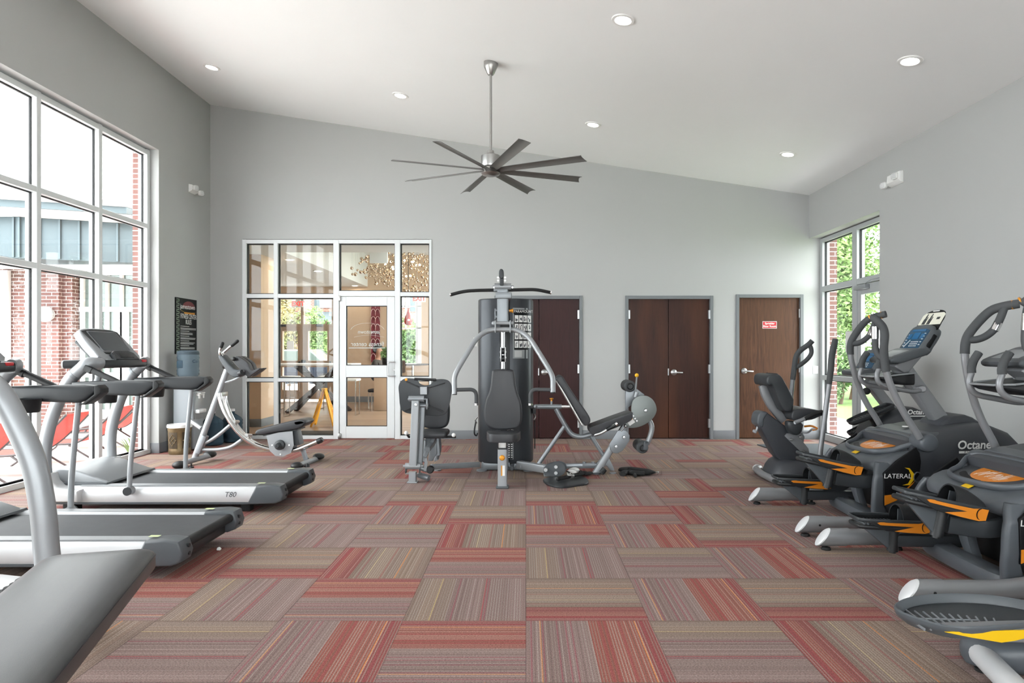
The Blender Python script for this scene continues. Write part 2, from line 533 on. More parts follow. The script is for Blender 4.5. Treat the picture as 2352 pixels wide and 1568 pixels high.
w = MB()
w.box((-5.06, 8.66, 0), (XL, YB + .2, 5.5)).box((-5.06, YF, 0), (XL, 1.9, 5.5)).box((-5.06, 1.9, 3.98), (XL, 8.66, 5.5))
struct('wall_left', w, M['wall'], label='grey painted wall around the tall window', cat='wall')
w = MB()
w.box((XR, YF, 0), (4.62, 8.06, 4.3)).box((XR, 8.06, 3.06), (4.62, YB, 4.3))
struct('wall_right', w, M['wall'], label='grey painted wall behind the cross trainers', cat='wall')
OPEN = [(X(557), X(991), 3.05), (X(1136), X(1338), Z(679)), (X(1436), X(1638), Z(679)), (X(1690), X(1845), Z(676))]
w = MB(); x = XL
for a, c, h in OPEN:
    w.box((x, YB, 0), (a, YB + .2, 5.5)); w.box((a, YB, h), (c, YB + .2, 5.5)); x = c
    if a > -1: w.box((a, YB + .12, 0), (c, YB + .2, h))  # unseen backing added behind the timber doors to stop light leaking through
w.box((x, YB, 0), (4.62, YB + .2, 5.5))
struct('wall_back', w, M['wall'], label='grey painted end wall with doors and glazed screen', cat='wall')
w = MB()
for a, c in ((-5.06, -4.2), (-1.7, -1.1), (1.4, 2.0), (4.0, 4.62)): w.box((a, YF - .2, 0), (c, YF, 5.5))
for a, c in ((-4.2, -1.7), (-1.1, 1.4), (2.0, 4.0)): w.box((a, YF - .2, 3.3), (c, YF, 5.5)).box((a, YF - .2, 0), (c, YF, .15))
struct('wall_front', w, M['wall'], label='plain grey wall behind the viewpoint', cat='wall')
w = MB().prism([(-5.1, zc(-5.1)), (4.7, zc(4.7)), (4.7, zc(4.7) + .25), (-5.1, zc(-5.1) + .25)], YF - .2, YB + .2, 'XZ')
struct('ceiling', w, M['ceil'], label='white sloping plaster ceiling', cat='ceiling')

bh = .133
w = MB()
x = XL
for a, c, h in OPEN:
    if a - x > .02: w.box((x, YB - .012, 0), (a, YB, bh), .003)
    x = c
w.box((x, YB - .012, 0), (4.48, YB, bh), .003)
struct('baseboard_back', w, M['base'], label='grey base along the end wall', cat='baseboard')
w = MB().box((XL, 8.66, 0), (XL + .012, YB - .012, bh), .003).box((-4.93, 8.648, 0), (XL + .012, 8.66, bh), .003).box((XL, YF, 0), (XL + .012, 1.9, bh), .003)
struct('baseboard_left', w, M['base'], label='grey base along the window wall', cat='baseboard')
w = MB().box((XR - .012, YF, 0), (XR, 8.06, bh), .003).box((XR - .012, 8.06, 0), (4.48, 8.072, bh), .003)
struct('baseboard_right', w, M['base'], label='grey base along the wall behind the trainers', cat='baseboard')

# ---- window_1: tall curtain wall on the left
XF0, XF1 = -5.05, -4.93
w1 = bpy.data.objects.new('window_1', None); COL.objects.link(w1); tag(w1, 'tall white gridded window wall overlooking the patio', 'window', None, 'structure'); WOFF['window_1'] = V((0, 0, 0))
ys = [8.62 - .97 * i for i in range(8)]
zs = [.03, 2.2, 2.97, 3.93]
fr = MB(); gl = MB(); gk = MB()
for i, y in enumerate(ys):
    fr.box((XF0, y - .032, 0), (XF1, y + .032, 3.97), .004, 1)
for z in zs:
    fr.box((XF0, ys[-1], max(0, z - .03)), (XF1 - .002, ys[0], z + .03), .004, 1)
fr.box((XF0, ys[-1] - .03, 0), (XF1 + .012, ys[0] + .03, .06), .004, 1)
for i in range(len(ys) - 1):
    for z0, z1 in zip(zs[:-1], zs[1:]):
        a, c = ys[i + 1] + .032, ys[i] - .032
        gl.box((-4.998, a, z0 + .03), (-4.99, c, z1 - .03))
        for q in ((a, a + .012, z0 + .03, z1 - .03), (c - .012, c, z0 + .03, z1 - .03), (a, c, z0 + .03, z0 + .042), (a, c, z1 - .042, z1 - .03)):
            gk.box((-5.004, q[0], q[2]), (-4.984, q[1], q[3]))
part('window_frame', fr, M['alum'], w1); part('glass', gl, M['glass'], w1); part('gasket', gk, M['gasket'], w1)

for k, (a, c) in enumerate(((-4.2, -1.7), (-1.1, 1.4), (2.0, 4.0))):  # unseen windows added behind the viewpoint to raise the indoor brightness
    wq = bpy.data.objects.new('window_%d' % (k + 4), None); COL.objects.link(wq); WOFF[wq.name] = V((0, 0, 0))
    tag(wq, 'tall unseen window added behind the viewpoint to brighten the room', 'window', None, 'structure')
    fr = MB(); n = 3
    for i in range(n + 1):
        q = a + (c - a) * i / n; fr.box((q - .03, YF - .16, .15), (q + .03, YF - .05, 3.3), .004, 1)
    for z in (.18, 2.2, 3.27): fr.box((a, YF - .16, z - .03), (c, YF - .05, z + .03), .004, 1)
    part('window_frame', fr, M['alum'], wq); part('glass', MB().box((a, YF - .11, .15), (c, YF - .104, 3.3)), M['glass'], wq)

# ---- window_2: glazed screen to the lobby, door_1 in it
w2 = bpy.data.objects.new('window_2', None); COL.objects.link(w2); tag(w2, 'white framed glazed screen to the lobby', 'window', None, 'structure'); WOFF['window_2'] = V((0, 0, 0))
fr = MB(); gl = MB(); gk = MB()
FY0, FY1 = YB - .015, YB + .11
def bx(mb, x0, x1, y0, y1, ya=FY0, yb=FY1, bev=.004): mb.box((X(x0), ya, Z(y1)), (X(x1), yb, Z(y0)), bev, 1)
for a, c, t, d in ((557, 566, 550, 1008), (629, 638.5, 555, 1004), (766, 779, 552, 1008), (907, 919.5, 552, 1008), (986, 991.5, 550, 1008)):
    bx(fr, a, c, t, d)
for q in ((557.4, 991, 550.5, 559), (557.4, 779, 675, 684), (779, 907, 668, 680), (907, 991, 671, 680), (557.4, 779, 868, 876), (907, 991, 865, 874), (557.4, 779, 1000, 1007.6), (907, 991, 1000, 1007.6)): bx(fr, *q, FY0 + .004, FY1 - .004, 0)
for x0, x1, rows in ((566, 629, ((559, 675), (684, 868), (876, 1000))), (638.5, 766, ((559, 675), (684, 868), (876, 1000))),
                     (779, 907, ((559, 668),)), (919.5, 986, ((559, 671), (680, 865), (874, 1000)))):
    for y0, y1 in rows:
        bx(gl, x0, x1, y0, y1, YB + .05, YB + .056, 0)
        for q in ((x0, x0 + 2, y0, y1), (x1 - 2, x1, y0, y1), (x0, x1, y0, y0 + 2), (x0, x1, y1 - 2, y1)):
            bx(gk, *q, YB + .03, YB + .075, 0)
part('window_frame', fr, M['alum'], w2); part('glass', gl, M['glass_in'], w2); part('gasket', gk, M['gasket'], w2)

d1 = thing('door_1', 'white glazed swing door in the lobby screen', 'door', (X(845), YB + .04, 0), kind='structure')
dl = MB(); LY0, LY1 = YB + .0, YB + .05
for q in ((780, 795, 681, 1006), (889, 906, 681, 1006), (795, 889, 681, 702), (795, 889, 839, 866), (795, 889, 979, 1006)):
    bx(dl, *q, LY0, LY1, .003)
part('door_leaf', dl, M['alum'], d1)
gl = MB()
bx(gl, 795, 889, 702, 839, YB + .022, YB + .028, 0); bx(gl, 795, 889, 866, 979, YB + .022, YB + .028, 0)
glo = part('glass', gl, M['glass_in'], d1)
gk = MB()
for x0, x1, y0, y1 in ((795, 889, 702, 839), (795, 889, 866, 979)):
    for q in ((x0, x0 + 1.5, y0, y1), (x1 - 1.5, x1, y0, y1), (x0, x1, y0, y0 + 1.5), (x0, x1, y1 - 1.5, y1)):
        bx(gk, *q, YB + .01, YB + .04, 0)
part('gasket', gk, M['gasket'], d1)
hd = MB(); hx0, hx1 = X(893), X(907)
hd.tube(fillet([(hx1, LY0, Z(831)), (hx1, LY0 - .055, Z(831)), (hx0, LY0 - .055, Z(831)), (hx0, LY0 - .055, Z(863)), (hx1, LY0 - .055, Z(863)), (hx1, LY0, Z(863))], .03), .011, 10)
part('pull_handle', hd, M['steel'], d1)
part('lock_cylinder', MB().lathe([(0, -.012), (.017, -.012), (.019, 0), (.019, .01)], 16, (X(906), LY0 - .002, Z(849)), 'Y'), M['nickel'], d1)
for yy in (684, 1000):
    part('hinge', MB().box((X(777), FY0 - .012, Z(yy + 7)), (X(783), FY0 + .02, Z(yy - 5)), .003), M['nickel'], d1)
# frosted lettering on the far side of the upper pane reads backwards from the gym
M['frost'] = mat('frosted_vinyl', 'e8eaea', .8, var=0)
yq = YB + .03
text('lettering', 'fitness center', .098, (X(843), yq, Z(790)), (-1, 0, 0), (0, 0, 1), M['frost'], glo, sx=.95)
text('lettering', 'jamestown', .082, (X(846), yq, Z(762)), (-1, 0, 0), (0, 0, 1), M['frost'], glo, sx=.95)
sw = MB()
sw.box((X(800), yq, Z(799.5)), (X(884), yq + .001, Z(798)))
arc = [V((X(843) + .26 * math.cos(a), yq, Z(764) + .12 * math.sin(a) + .03)) for a in [R(10 + 16 * i) for i in range(11)]]
sw.sweep(arc, rrect(.002, .02, .0005, 1), up=(0, 1, 0))
sw.sweep([V((X(812) + .46 * t, yq, Z(774) + .03 * math.sin(t * PI))) for t in [i / 8 for i in range(9)]], rrect(.002, .016, .0005, 1), up=(0, 1, 0))
part('frosted_swoosh', sw, M['frost'], glo)

# ---- timber doors
def lever(parent, px, py, s=1):
    x, z = X(px), Z(py); y = YB + .035
    hm = MB()
    hm.lathe([(0, -.03), (.018, -.03), (.034, -.018), (.046, -.006), (.047, .004)], 24, (x, y, z), 'Y')
    hm.rod((x, y - .02, z), (x, y - .062, z), .011)
    hm.bar(spline([(x - .012 * s, y - .058, z), (x + .03 * s, y - .062, z), (x + .075 * s, y - .06, z - .002), (x + .125 * s, y - .05, z - .004)], 5), .013, .022, .006)
    part('lever_handle', hm, M['steel'], parent)
def hinges(parent, pxs, pys):
    for px in pxs:
        for py in pys:
            hm = MB()
            hm.rod((X(px), YB - .006, Z(py - 10)), (X(px), YB - .006, Z(py + 10)), .0075, 10)
            hm.box((X(px) - .022, YB + .0, Z(py + 10)), (X(px) + .022, YB + .038, Z(py - 10)))
            part('hinge', hm, M['steel'], parent)
def casing(parent, x0, x1, top, wpx=7.5):
    cm = MB()
    pr = lambda a, c: cm.box((a[0], YB - .018, a[1]), (c[0], YB + .15, c[1]), .004, 1)
    pr((X(x0), 0), (X(x0 + wpx), Z(top))); pr((X(x1 - wpx), 0), (X(x1), Z(top))); cm.box((X(x0 + wpx), YB - .016, Z(top + wpx)), (X(x1 - wpx), YB + .148, Z(top)))
    cm.box((X(x0 + wpx), YB + .08, Z(top + wpx) - .02), (X(x1 - wpx), YB + .11, Z(top + wpx)))
    part('door_frame', cm, M['casing'], parent)
def leaf(parent, x0, x1, top, m, gap=1.):
    lm = MB().box((X(x0 + gap * .6), YB + .035, .012), (X(x1 - gap * .6), YB + .08, Z(top)), .002, 1)
    return part('door_leaf', lm, m, parent)
def mullion_hidden(parent, px):
    part('astragal', MB().box((X(px) - .003, YB + .05, .012), (X(px) + .003, YB + .06, Z(688))), M['gasket'], parent)
d2 = thing('door_2', 'dark cherry double door partly hidden by the weight tower', 'door', (X(1237), YB + .04, 0), kind='structure')
casing(d2, 1136, 1338, 679); leaf(d2, 1143.5, 1238, 687, M['wood_a']); leaf(d2, 1238, 1330.5, 687, M['wood_a'])
hinges(d2, (1330,), (722, 847, 972)); lever(d2, 1250, 855)
part('strike_plate', MB().box((X(1236), YB + .03, Z(862)), (X(1238.5), YB + .037, Z(846))), M['steel'], d2)
d3 = thing('door_3', 'dark walnut double door in the middle of the end wall', 'door', (X(1537), YB + .04, 0), kind='structure')
casing(d3, 1436, 1638, 679); leaf(d3, 1443.5, 1536.5, 686, M['wood_b']); leaf(d3, 1536.5, 1630.5, 686, M['wood_b'])
hinges(d3, (1444, 1630.5), (722, 847, 972)); lever(d3, 1549, 855)
part('strike_plate', MB().box((X(1535), YB + .03, Z(862)), (X(1537.5), YB + .037, Z(846))), M['steel'], d3)
d4 = thing('door_4', 'brown walnut single door with the red riser room sign', 'door', (X(1768), YB + .04, 0), kind='structure')
casing(d4, 1690, 1845, 676); leaf(d4, 1697.5, 1838.5, 683, M['wood_c'])
hinges(d4, (1839,), (719, 845, 970)); lever(d4, 1711, 852)
part('strike_plate', MB().box((X(1697), YB + .03, Z(860)), (X(1699), YB + .037, Z(842))), M['steel'], d4)

sg = thing('door_sign', 'small red sign with white lettering on the walnut door', 'sign', (X(1769), YB + .034, Z(754)))
part('plate', MB().box((X(1753), YB + .03, Z(754)), (X(1786), YB + .035, Z(737.5)), .002), M['print_w'], sg)
part('red_face', MB().box((X(1754), YB + .0285, Z(753)), (X(1785), YB + .031, Z(738.5))), M['red'], sg)
text('lettering', 'Sprinkler', .041, (X(1769.5), YB + .0275, Z(742.6)), (1, 0, 0), (0, 0, 1), M['print_w'], sg, bold=.001)
text('lettering', 'Riser Room', .041, (X(1769.5), YB + .0275, Z(749)), (1, 0, 0), (0, 0, 1), M['print_w'], sg, bold=.001)

def plate(px, py, wp, hp, name, label, sw_=True):
    t = thing(name, label, 'switch', (X(px), YB, Z(py + hp / 2)))
    part('cover_plate', MB().box((X(px - wp / 2), YB - .007, Z(py + hp / 2)), (X(px + wp / 2), YB, Z(py - hp / 2)), .003), M['white'], t)
    part('rocker', MB().box((X(px - wp / 7), YB - .011, Z(py + hp / 4)), (X(px + wp / 7), YB - .006, Z(py - hp / 4)), .002), M['white'], t)
plate(1873, 849, 12, 18, 'light_switch', 'white light switch plate beside the tall right window')
plate(1092, 785, 9, 20, 'wall_switch', 'white switch plate on the end wall left of the weight tower')

# ---- window_3 and door_5: glazed corner on the right
w3 = bpy.data.objects.new('window_3', None); COL.objects.link(w3); tag(w3, 'narrow glazed side window with view of trees and lawn', 'window', None, 'structure'); WOFF['window_3'] = V((0, 0, 0))
G0, G1 = 4.487, 4.6
fr = MB(); gl = MB(); gk = MB()
for a, c in ((10.07, 9.99), (9.08, 8.95), (8.13, 8.06)):
    fr.box((G0, c, 0), (G1, a, 3.05), .004, 1)
for a, c in ((3.05, 2.99), (2.32, 2.24)):
    fr.box((G0 + .001, 8.1, c), (G1, 10.0, a), .004, 1)
for a, c in ((.98, .91), (.1, 0)):
    fr.box((G0 + .001, 9.0, c), (G1, 10.0, a), .004, 1)
for y0, y1, z0, z1 in ((9.08, 9.99, .1, .91), (9.08, 9.99, .98, 2.24), (9.08, 9.99, 2.32, 2.99), (8.13, 8.95, 2.32, 2.99)):
    gl.box((4.54, y0, z0), (4.547, y1, z1))
    for q in ((y0, y0 + .012, z0, z1), (y1 - .012, y1, z0, z1), (y0, y1, z0, z0 + .012), (y0, y1, z1 - .012, z1)):
        gk.box((4.53, q[0], q[2]), (4.556, q[1], q[3]))
part('window_frame', fr, M['alum_g'], w3); part('glass', gl, M['glass'], w3); part('gasket', gk, M['gasket'], w3)
d5 = thing('door_5', 'grey glazed exit door in the right wall', 'door', (4.52, 8.54, 0), kind='structure')
fr = MB()
for y0, y1, z0, z1 in ((8.85, 8.945, .01, 2.235), (8.135, 8.23, .01, 2.235), (8.23, 8.85, 2.1, 2.235), (8.23, 8.85, .01, .25)):
    fr.box((4.495, y0, z0), (4.54, y1, z1), .003, 1)
part('door_leaf', fr, M['alum_g'], d5)
part('glass', MB().box((4.515, 8.23, .25), (4.522, 8.85, 2.1)), M['glass'], d5)
part('door_closer', MB().box((4.43, 8.62, 2.16), (4.495, 8.93, 2.22), .008).bar([(4.45, 8.66, 2.225), (4.40, 8.4, 2.25), (4.49, 8.15, 2.28)], .022, .008, .002), M['silver'], d5)
part('push_bar', MB().box((4.44, 8.2, .98), (4.495, 8.9, 1.04), .01), M['steel'], d5)
part('posted_notice', MB().box((4.535, 9.15, 1.32), (4.538, 9.36, 1.62)), M['print_w'], w3)

# ---------------------------------------------------------------- ceiling lights
M['lens'] = mat('lamp_lens', (1, .98, .95, 1), .4, var=0, emit=9.)
sl = math.atan(.151)
lamp_pos = [(-4.03, 8.46), (-1.61, 8.45), (.86, 8.45), (3.36, 8.46), (-4.03, 5.78), (-1.61, 5.78), (.853, 5.79), (3.35, 5.75)] + [(x, 3.1) for x in (-4.03, -1.61, .86, 3.36)] + [(x, .4) for x in (-4.03, -1.61, .86, 3.36)]
lamp_lab = {0: 'round recessed ceiling lamp nearest the left corner above the rules poster', 1: 'round recessed ceiling lamp above the glazed lobby screen',
            2: 'round recessed ceiling lamp just right of the ceiling fan rod, beyond the blades', 3: 'round recessed ceiling lamp above the walnut single door',
            6: 'round recessed ceiling lamp at the top edge, right of the fan mount', 7: 'round recessed ceiling lamp nearest the right edge, above the front trainers'}
lamp0 = thing('recessed_light', lamp_lab[0], 'ceiling light', (0, 0, 0), group='recessed ceiling lights', local=True)
part('trim_ring', MB().lathe([(.066, -.004), (.075, -.011), (.098, -.009), (.103, 0), (.066, 0)], 32), M['white'], lamp0)
part('lens', MB().lathe([(0, -.0055), (.04, -.006), (.07, -.004), (.07, -.001)], 28), M['lens'], lamp0)
for i, (x, y) in enumerate(lamp_pos):
    o = lamp0 if i == 0 else copy_tree(lamp0)
    o.location = (x, y, zc(x)); o.rotation_euler = (0, sl, 0)
    o['label'] = lamp_lab.get(i, 'round recessed ceiling lamp above or behind the viewpoint')

# ---------------------------------------------------------------- ceiling fan
fx, fy, fz = -.378, 7.08, 3.275
fan = thing('ceiling_fan', 'eight blade grey ceiling fan on a long nickel rod', 'fan', (fx, fy, fz))
zt = zc(fx)
part('canopy', MB().lathe([(0, -.13), (.028, -.13), (.04, -.115), (.07, -.05), (.074, -.03), (.074, .012)], 32, (fx, fy, zt)), M['nickel'], fan)
part('down_rod', MB().rod((fx, fy, zt - .125), (fx, fy, fz + .19), .0135, 14), M['nickel'], fan)
part('motor_housing', MB().lathe([(0, .21), (.038, .21), (.04, .205), (.04, .17), (.085, .166), (.102, .155), (.104, .05), (.1, .035), (.06, .03), (0, .03)], 36, (fx, fy, fz)), M['nickel'], fan)
part('hub', MB().lathe([(0, -.062), (.05, -.06), (.094, -.045), (.103, -.032), (.1, -.02), (.092, .0), (.088, .03), (0, .03)], 36, (fx, fy, fz)), M['nickel'], fan)
M['blade'] = mat('fan_blade_grey', '6e6d6b', .45, .2, var=.05, vs=20)
for k in range(8):
    a = R(-24.8 + 45 * k)
    d = V((math.cos(a), math.sin(a), 0)); t = V((-d.y, d.x, 0)); p = R(15)
    wv = t * math.cos(p) - V((0, 0, 1)) * math.sin(p)
    nv = d.cross(wv)
    rings = []
    for r, wd in ((.075, .075), (.12, .09), (.3, .1), (.7, .112), (1.02, .118), (1.06, .12)):
        ring = []
        n = 6
        for sgn in (1, -1):
            for i in range(n + 1):
                q = (i / n - .5) * sgn
                cam = .012 * (1 - 4 * q * q)
                bow = (.02 * (1 - 4 * q * q) if r > 1.03 else 0)
                ring.append(V((fx, fy, fz)) + d * (r - bow + (.018 * q if r > 1.03 else 0)) + wv * (q * wd) + nv * (cam + sgn * .0025))
        rings.append(ring)
    part('blade', MB().loft(rings), M['blade'], fan)

# ---------------------------------------------------------------- small wall things
def emergency(x, y0, y1, z0, z1, sgn, label):
    t = thing('emergency_light', label, 'emergency light', (x, (y0 + y1) / 2, z0), group='twin head emergency lights')
    b_ = MB().prism([(0, z0), (sgn * .04, z0 + .015), (sgn * .06, z0 + .04), (sgn * .05, z1 - .01), (0, z1)], y0, y1, 'XZ', .006)
    for i in range(len(b_.v)): b_.v[i].x += x
    part('housing', b_, M['white'], t)
    for yy, zz in ((y0 + .06, (z0 + z1) / 2 + .01), (y1 + .035, z0 + .03)):
        h = MB().frame((x + sgn * .055, yy, zz), (sgn, -.35, 0), (-.3, 0, 1))
        h.prism(rrect(.085, .075, .025, 4), 0, .045, 'YZ', .012)
        part('lamp_head', h, M['white'], t)
        g = MB().frame((x + sgn * .055, yy, zz), (sgn, -.35, 0), (-.3, 0, 1))
        for i in range(4):
            for j in range(4): g.ell((.046, (i - 1.5) * .017, (j - 1.5) * .015), (.005, .007, .006), 8, 6)
        part('lens', g, M['silver_l'], t)
emergency(XL, 9.42, 9.6, 3.615, 3.73, 1, 'white twin head emergency light high on the window wall')
emergency(XR, 7.54, 7.8, 3.27, 3.41, -1, 'white twin head emergency light high on the right wall')
# ---------------------------------------------------------------- outdoors
def brick(name, c1, c2, mortar, axis='XZ'):
    m, nt, N, L, b = nodes(name)
    tc = N.new('ShaderNodeTexCoord'); sp = N.new('ShaderNodeSeparateXYZ'); cb = N.new('ShaderNodeCombineXYZ')
    L.new(tc.outputs['Object'], sp.inputs[0])
    ad = N.new('ShaderNodeMath'); L.new(sp.outputs['X'], ad.inputs[0]); L.new(sp.outputs['Y'], ad.inputs[1])
    L.new(ad.outputs[0], cb.inputs[0]); L.new(sp.outputs['Z'], cb.inputs[1])
    bk = N.new('ShaderNodeTexBrick')
    bk.inputs['Scale'].default_value = 1; bk.inputs['Brick Width'].default_value = .205; bk.inputs['Row Height'].default_value = .068
    bk.inputs['Mortar Size'].default_value = .006; bk.inputs['Mortar Smooth'].default_value = .2; bk.inputs['Bias'].default_value = -.1
    bk.inputs['Color1'].default_value = srgb(c1); bk.inputs['Color2'].default_value = srgb(c2); bk.inputs['Mortar'].default_value = srgb(mortar)
    L.new(cb.outputs[0], bk.inputs['Vector'])
    n = N.new('ShaderNodeTexNoise'); n.inputs['Scale'].default_value = 30; L.new(tc.outputs['Object'], n.inputs['Vector'])
    mr = N.new('ShaderNodeMapRange'); mr.inputs['To Min'].default_value = .8; mr.inputs['To Max'].default_value = 1.2; L.new(n.outputs['Fac'], mr.inputs['Value'])
    sc = N.new('ShaderNodeVectorMath'); sc.operation = 'SCALE'; L.new(bk.outputs['Color'], sc.inputs[0]); L.new(mr.outputs[0], sc.inputs['Scale'])
    L.new(sc.outputs[0], b.inputs['Base Color']); b.inputs['Roughness'].default_value = .85
    return m
M['brick'] = brick('red_brick', '6d4b45', '5f423e', 'bdb8b2')
M['brick_far'] = brick('far_red_brick', '99604f', '8a5345', 'cfc6bc')
M['concrete'] = mat('pale_concrete', 'e2e1de', .85, var=.04, vs=1.5, bump=.1, bs=60)
M['siding'] = mat('blue_grey_metal_siding', '4f5c61', .45, .2, var=.03)
M['paleframe'] = mat('white_exterior_trim', 'e3e6e6', .45, var=.02)
M['dglass'] = mat('dark_reflective_glass', '55625e', .08, var=.35, vs=.9, spec=.9)
M['grass'] = mat('lawn_grass', '627f40', .9, var=.3, vs=18, bump=.6, bs=90)
M['bark'] = mat('tree_bark', '5c4a3c', .9, var=.25, vs=20, bump=.5, bs=60)

g = MB().box((-40, -30, -.45), (-5.06, 60, -.2)).box((-5.06, -30, -.25), (40, YF - .2, -.02))
g.box((4.62, YF - .2, -.25), (6.4, 13.5, -.02))
struct('patio_ground', g, M['concrete'], label='pale concrete paving outside the windows', cat='paving')
g = MB().box((6.4, YF - .2, -.25), (40, 60, -.03)).box((4.62, 13.5, -.25), (6.4, 60, -.03))
struct('lawn_ground', g, M['grass'], label='sunlit green lawn beyond the right windows', cat='lawn')
# outer brick jambs of our own building
j = MB().box((-5.17, 8.67, 0), (-5.06, 10.3, 5.2)).box((-5.17, YF, 0), (-5.06, 1.85, 5.2)).box((-5.17, 1.85, 4.0), (-5.06, 8.67, 5.2))
j.box((4.62, 10.05, 0), (4.74, 10.4, 3.6)).box((4.62, YF, 0), (4.74, 8.03, 3.6)).box((4.62, 8.03, 3.1), (4.74, 10.05, 3.6))
struct('wall_outer', j, M['brick'], label='red brick outer skin of the building beside the windows', cat='wall')

# ---- brick wing across the patio (frontal wall at depth 12.3)
YW = 12.35
def xw(px, Y=YW): return (px - HX) * Y / F
def zw(py, Y=YW): return CAMZ - (py - HY) * Y / F
wing = thing('brick_wing', 'red brick wing with grey metal fascia and white glazed doors across the patio', 'building', (xw(150), YW + 2, 0))
b_ = MB().box((xw(-620), YW, -.2), (xw(135), YW + 5, zw(618))).box((xw(135), YW + .12, -.2), (xw(156), YW + 5, zw(618)))
part('brick_wall', b_, M['brick'], wing)
# fascia with standing ribs, turned at the corner
f_ = MB()
f_.prism([(xw(-620), YW - .9), (xw(128), YW - .9), (xw(330), YW - .25), (xw(330), YW + 5), (xw(-620), YW + 5)], zw(600, YW - .5), zw(508, YW - .5), 'XY', .01)
x = xw(-620)
while x < xw(126):
    f_.box((x, YW - .93, zw(598, YW - .5)), (x + .035, YW - .89, zw(510, YW - .5))); x += .3
for i in range(6):
    t = i / 6; xa = xw(128) + (xw(330) - xw(128)) * t; ya = YW - .9 + .65 * t
    f_.box((xa, ya - .03, zw(598, YW - .5)), (xa + .035, ya + .02, zw(510, YW - .5)))
part('metal_fascia', f_, M['siding'], wing)
t_ = MB()
t_.prism([(xw(-640), YW - 1.15), (xw(122), YW - 1.15), (xw(335), YW - .5), (xw(335), YW + 5), (xw(-640), YW + 5)], zw(508, YW - .5), zw(492, YW - .5), 'XY')
t_.prism([(xw(-640), YW - 1.3), (xw(118), YW - 1.3), (xw(335), YW - .65), (xw(335), YW + 5), (xw(-640), YW + 5)], zw(478, YW - .5), zw(466, YW - .5), 'XY')
t_.box((xw(-620), YW - .05, zw(618)), (xw(330), YW + .3, zw(600, YW - .5)))
part('roof_trim', t_, M['paleframe'], wing)
part('roof', MB().prism([(xw(-640), YW - 1.2), (xw(118), YW - 1.2), (xw(335), YW - .6), (xw(335), YW + 5), (xw(-640), YW + 5)], zw(493, YW - .5), zw(477, YW - .5), 'XY'), M['siding'], wing)
# glazed entrance between px 156 and 325
YG = YW + .35
e_ = MB(); gx = MB()
def ex(x0, x1, y0, y1, d=0): d = .006 if x1 - x0 > 50 else 0; e_.box((xw(x0, YG) + d, YG - .06 + d, zw(y1, YG)), (xw(x1, YG) - d, YG + .06 - d, zw(y0, YG)), .004, 1)
for a, c in ((155, 163), (188, 196), (246, 252), (279, 285), (310, 330)): ex(a, c, 618, 1020)
for a, c in ((604, 632), (705, 716), (855, 866), (940, 1020)): ex(155, 330, a, c)
ex(212, 234, 716, 1000); ex(265, 297, 716, 1000)
part('entrance_frame', e_, M['paleframe'], wing)
gx.box((xw(156, YG), YG, 0), (xw(330, YG), YG + .02, zw(610, YG)))
part('entrance_glass', gx, M['dglass'], wing)
wl = thing('wall_lamp', 'round white globe lamp on the brick wall outside', 'lamp', P(113, 722, YW))
part('backplate', MB().lathe([(0, -.05), (.1, -.05), (.11, 0)], 24, P(113, 722, YW), 'Y'), M['paleframe'], wl)
part('globe', MB().ell(P(113, 722, YW) - V((0, .11, 0)), (.15, .12, .15), 24, 16), mat('opal_globe', '9fa5a6', .35), wl)
part('band', MB().cbox(P(113, 722, YW) - V((0, .12, 0)), (.306, .235, .008), .003), M['alum'], wl)
dp = MB().bar([(xw(18), YW - .06, -.2), (xw(18), YW - .06, zw(622))], .15, .1, .01, up=(0, 1, 0))
solo('downpipe', dp, M['paleframe'], 'square white downpipe on the brick wall at far left', 'downpipe')

# ---- red sling loungers on the patio
M['sling'] = mat('red_sling_fabric', 'c8433a', .7, var=.05, vs=60)
M['bronze_tube'] = mat('dark_bronze_tube', '4a4444', .4, .5, var=.05)
lg = thing('sun_lounger', '', 'sun lounger', group='red sling sun loungers on the patio', local=True)
prof = spline([(-.95, 0, .34), (-.3, 0, .33), (.15, 0, .34), (.35, 0, .42), (.62, 0, .66), (.85, 0, .9)], 5)
part('sling', MB().sweep(prof, rrect(.56, .012, .004, 1), up=(0, 0, 1)), M['sling'], lg)
for sy in (-.31, .31):
    part('side_rail', MB().tube([p + V((0, sy, 0)) for p in prof], .018, 8), M['bronze_tube'], lg)
    part('front_leg', MB().tube(spline([(-.7, sy, .33), (-.6, sy, .12), (-.72, sy, 0)], 5), .016, 8), M['bronze_tube'], lg)
    part('rear_leg', MB().tube(spline([(.1, sy, .34), (.3, sy, .2), (.62, sy, 0)], 5), .016, 8), M['bronze_tube'], lg)
    part('armrest', MB().tube(spline([(-.15, sy, .33), (0, sy, .52), (.3, sy, .56), (.52, sy, .58)], 5), .018, 8), M['bronze_tube'], lg)
part('cross_rail', MB().rod((-.95, -.31, .34), (-.95, .31, .34), .016), M['bronze_tube'], lg)
for i, (x, y, rz, lb) in enumerate(((-6.28, 8.15, 4, 'red lounger seen left of the treadmill upright, low beside the window'), (-6.3, 9.15, 6, 'red lounger behind the two grey treadmill posts'),
                                    (-6.75, 10.5, 8, 'red lounger farthest back, beside the brick jamb'), (-6.3, 7.15, 3, 'red lounger at the far left edge, low behind the leaning grey post'))):
    o = lg if i == 0 else copy_tree(lg)
    o.location = (x, y, -.2); o.rotation_euler = (0, 0, R(rz)); o.scale = (.86, .86, .86); o['label'] = lb

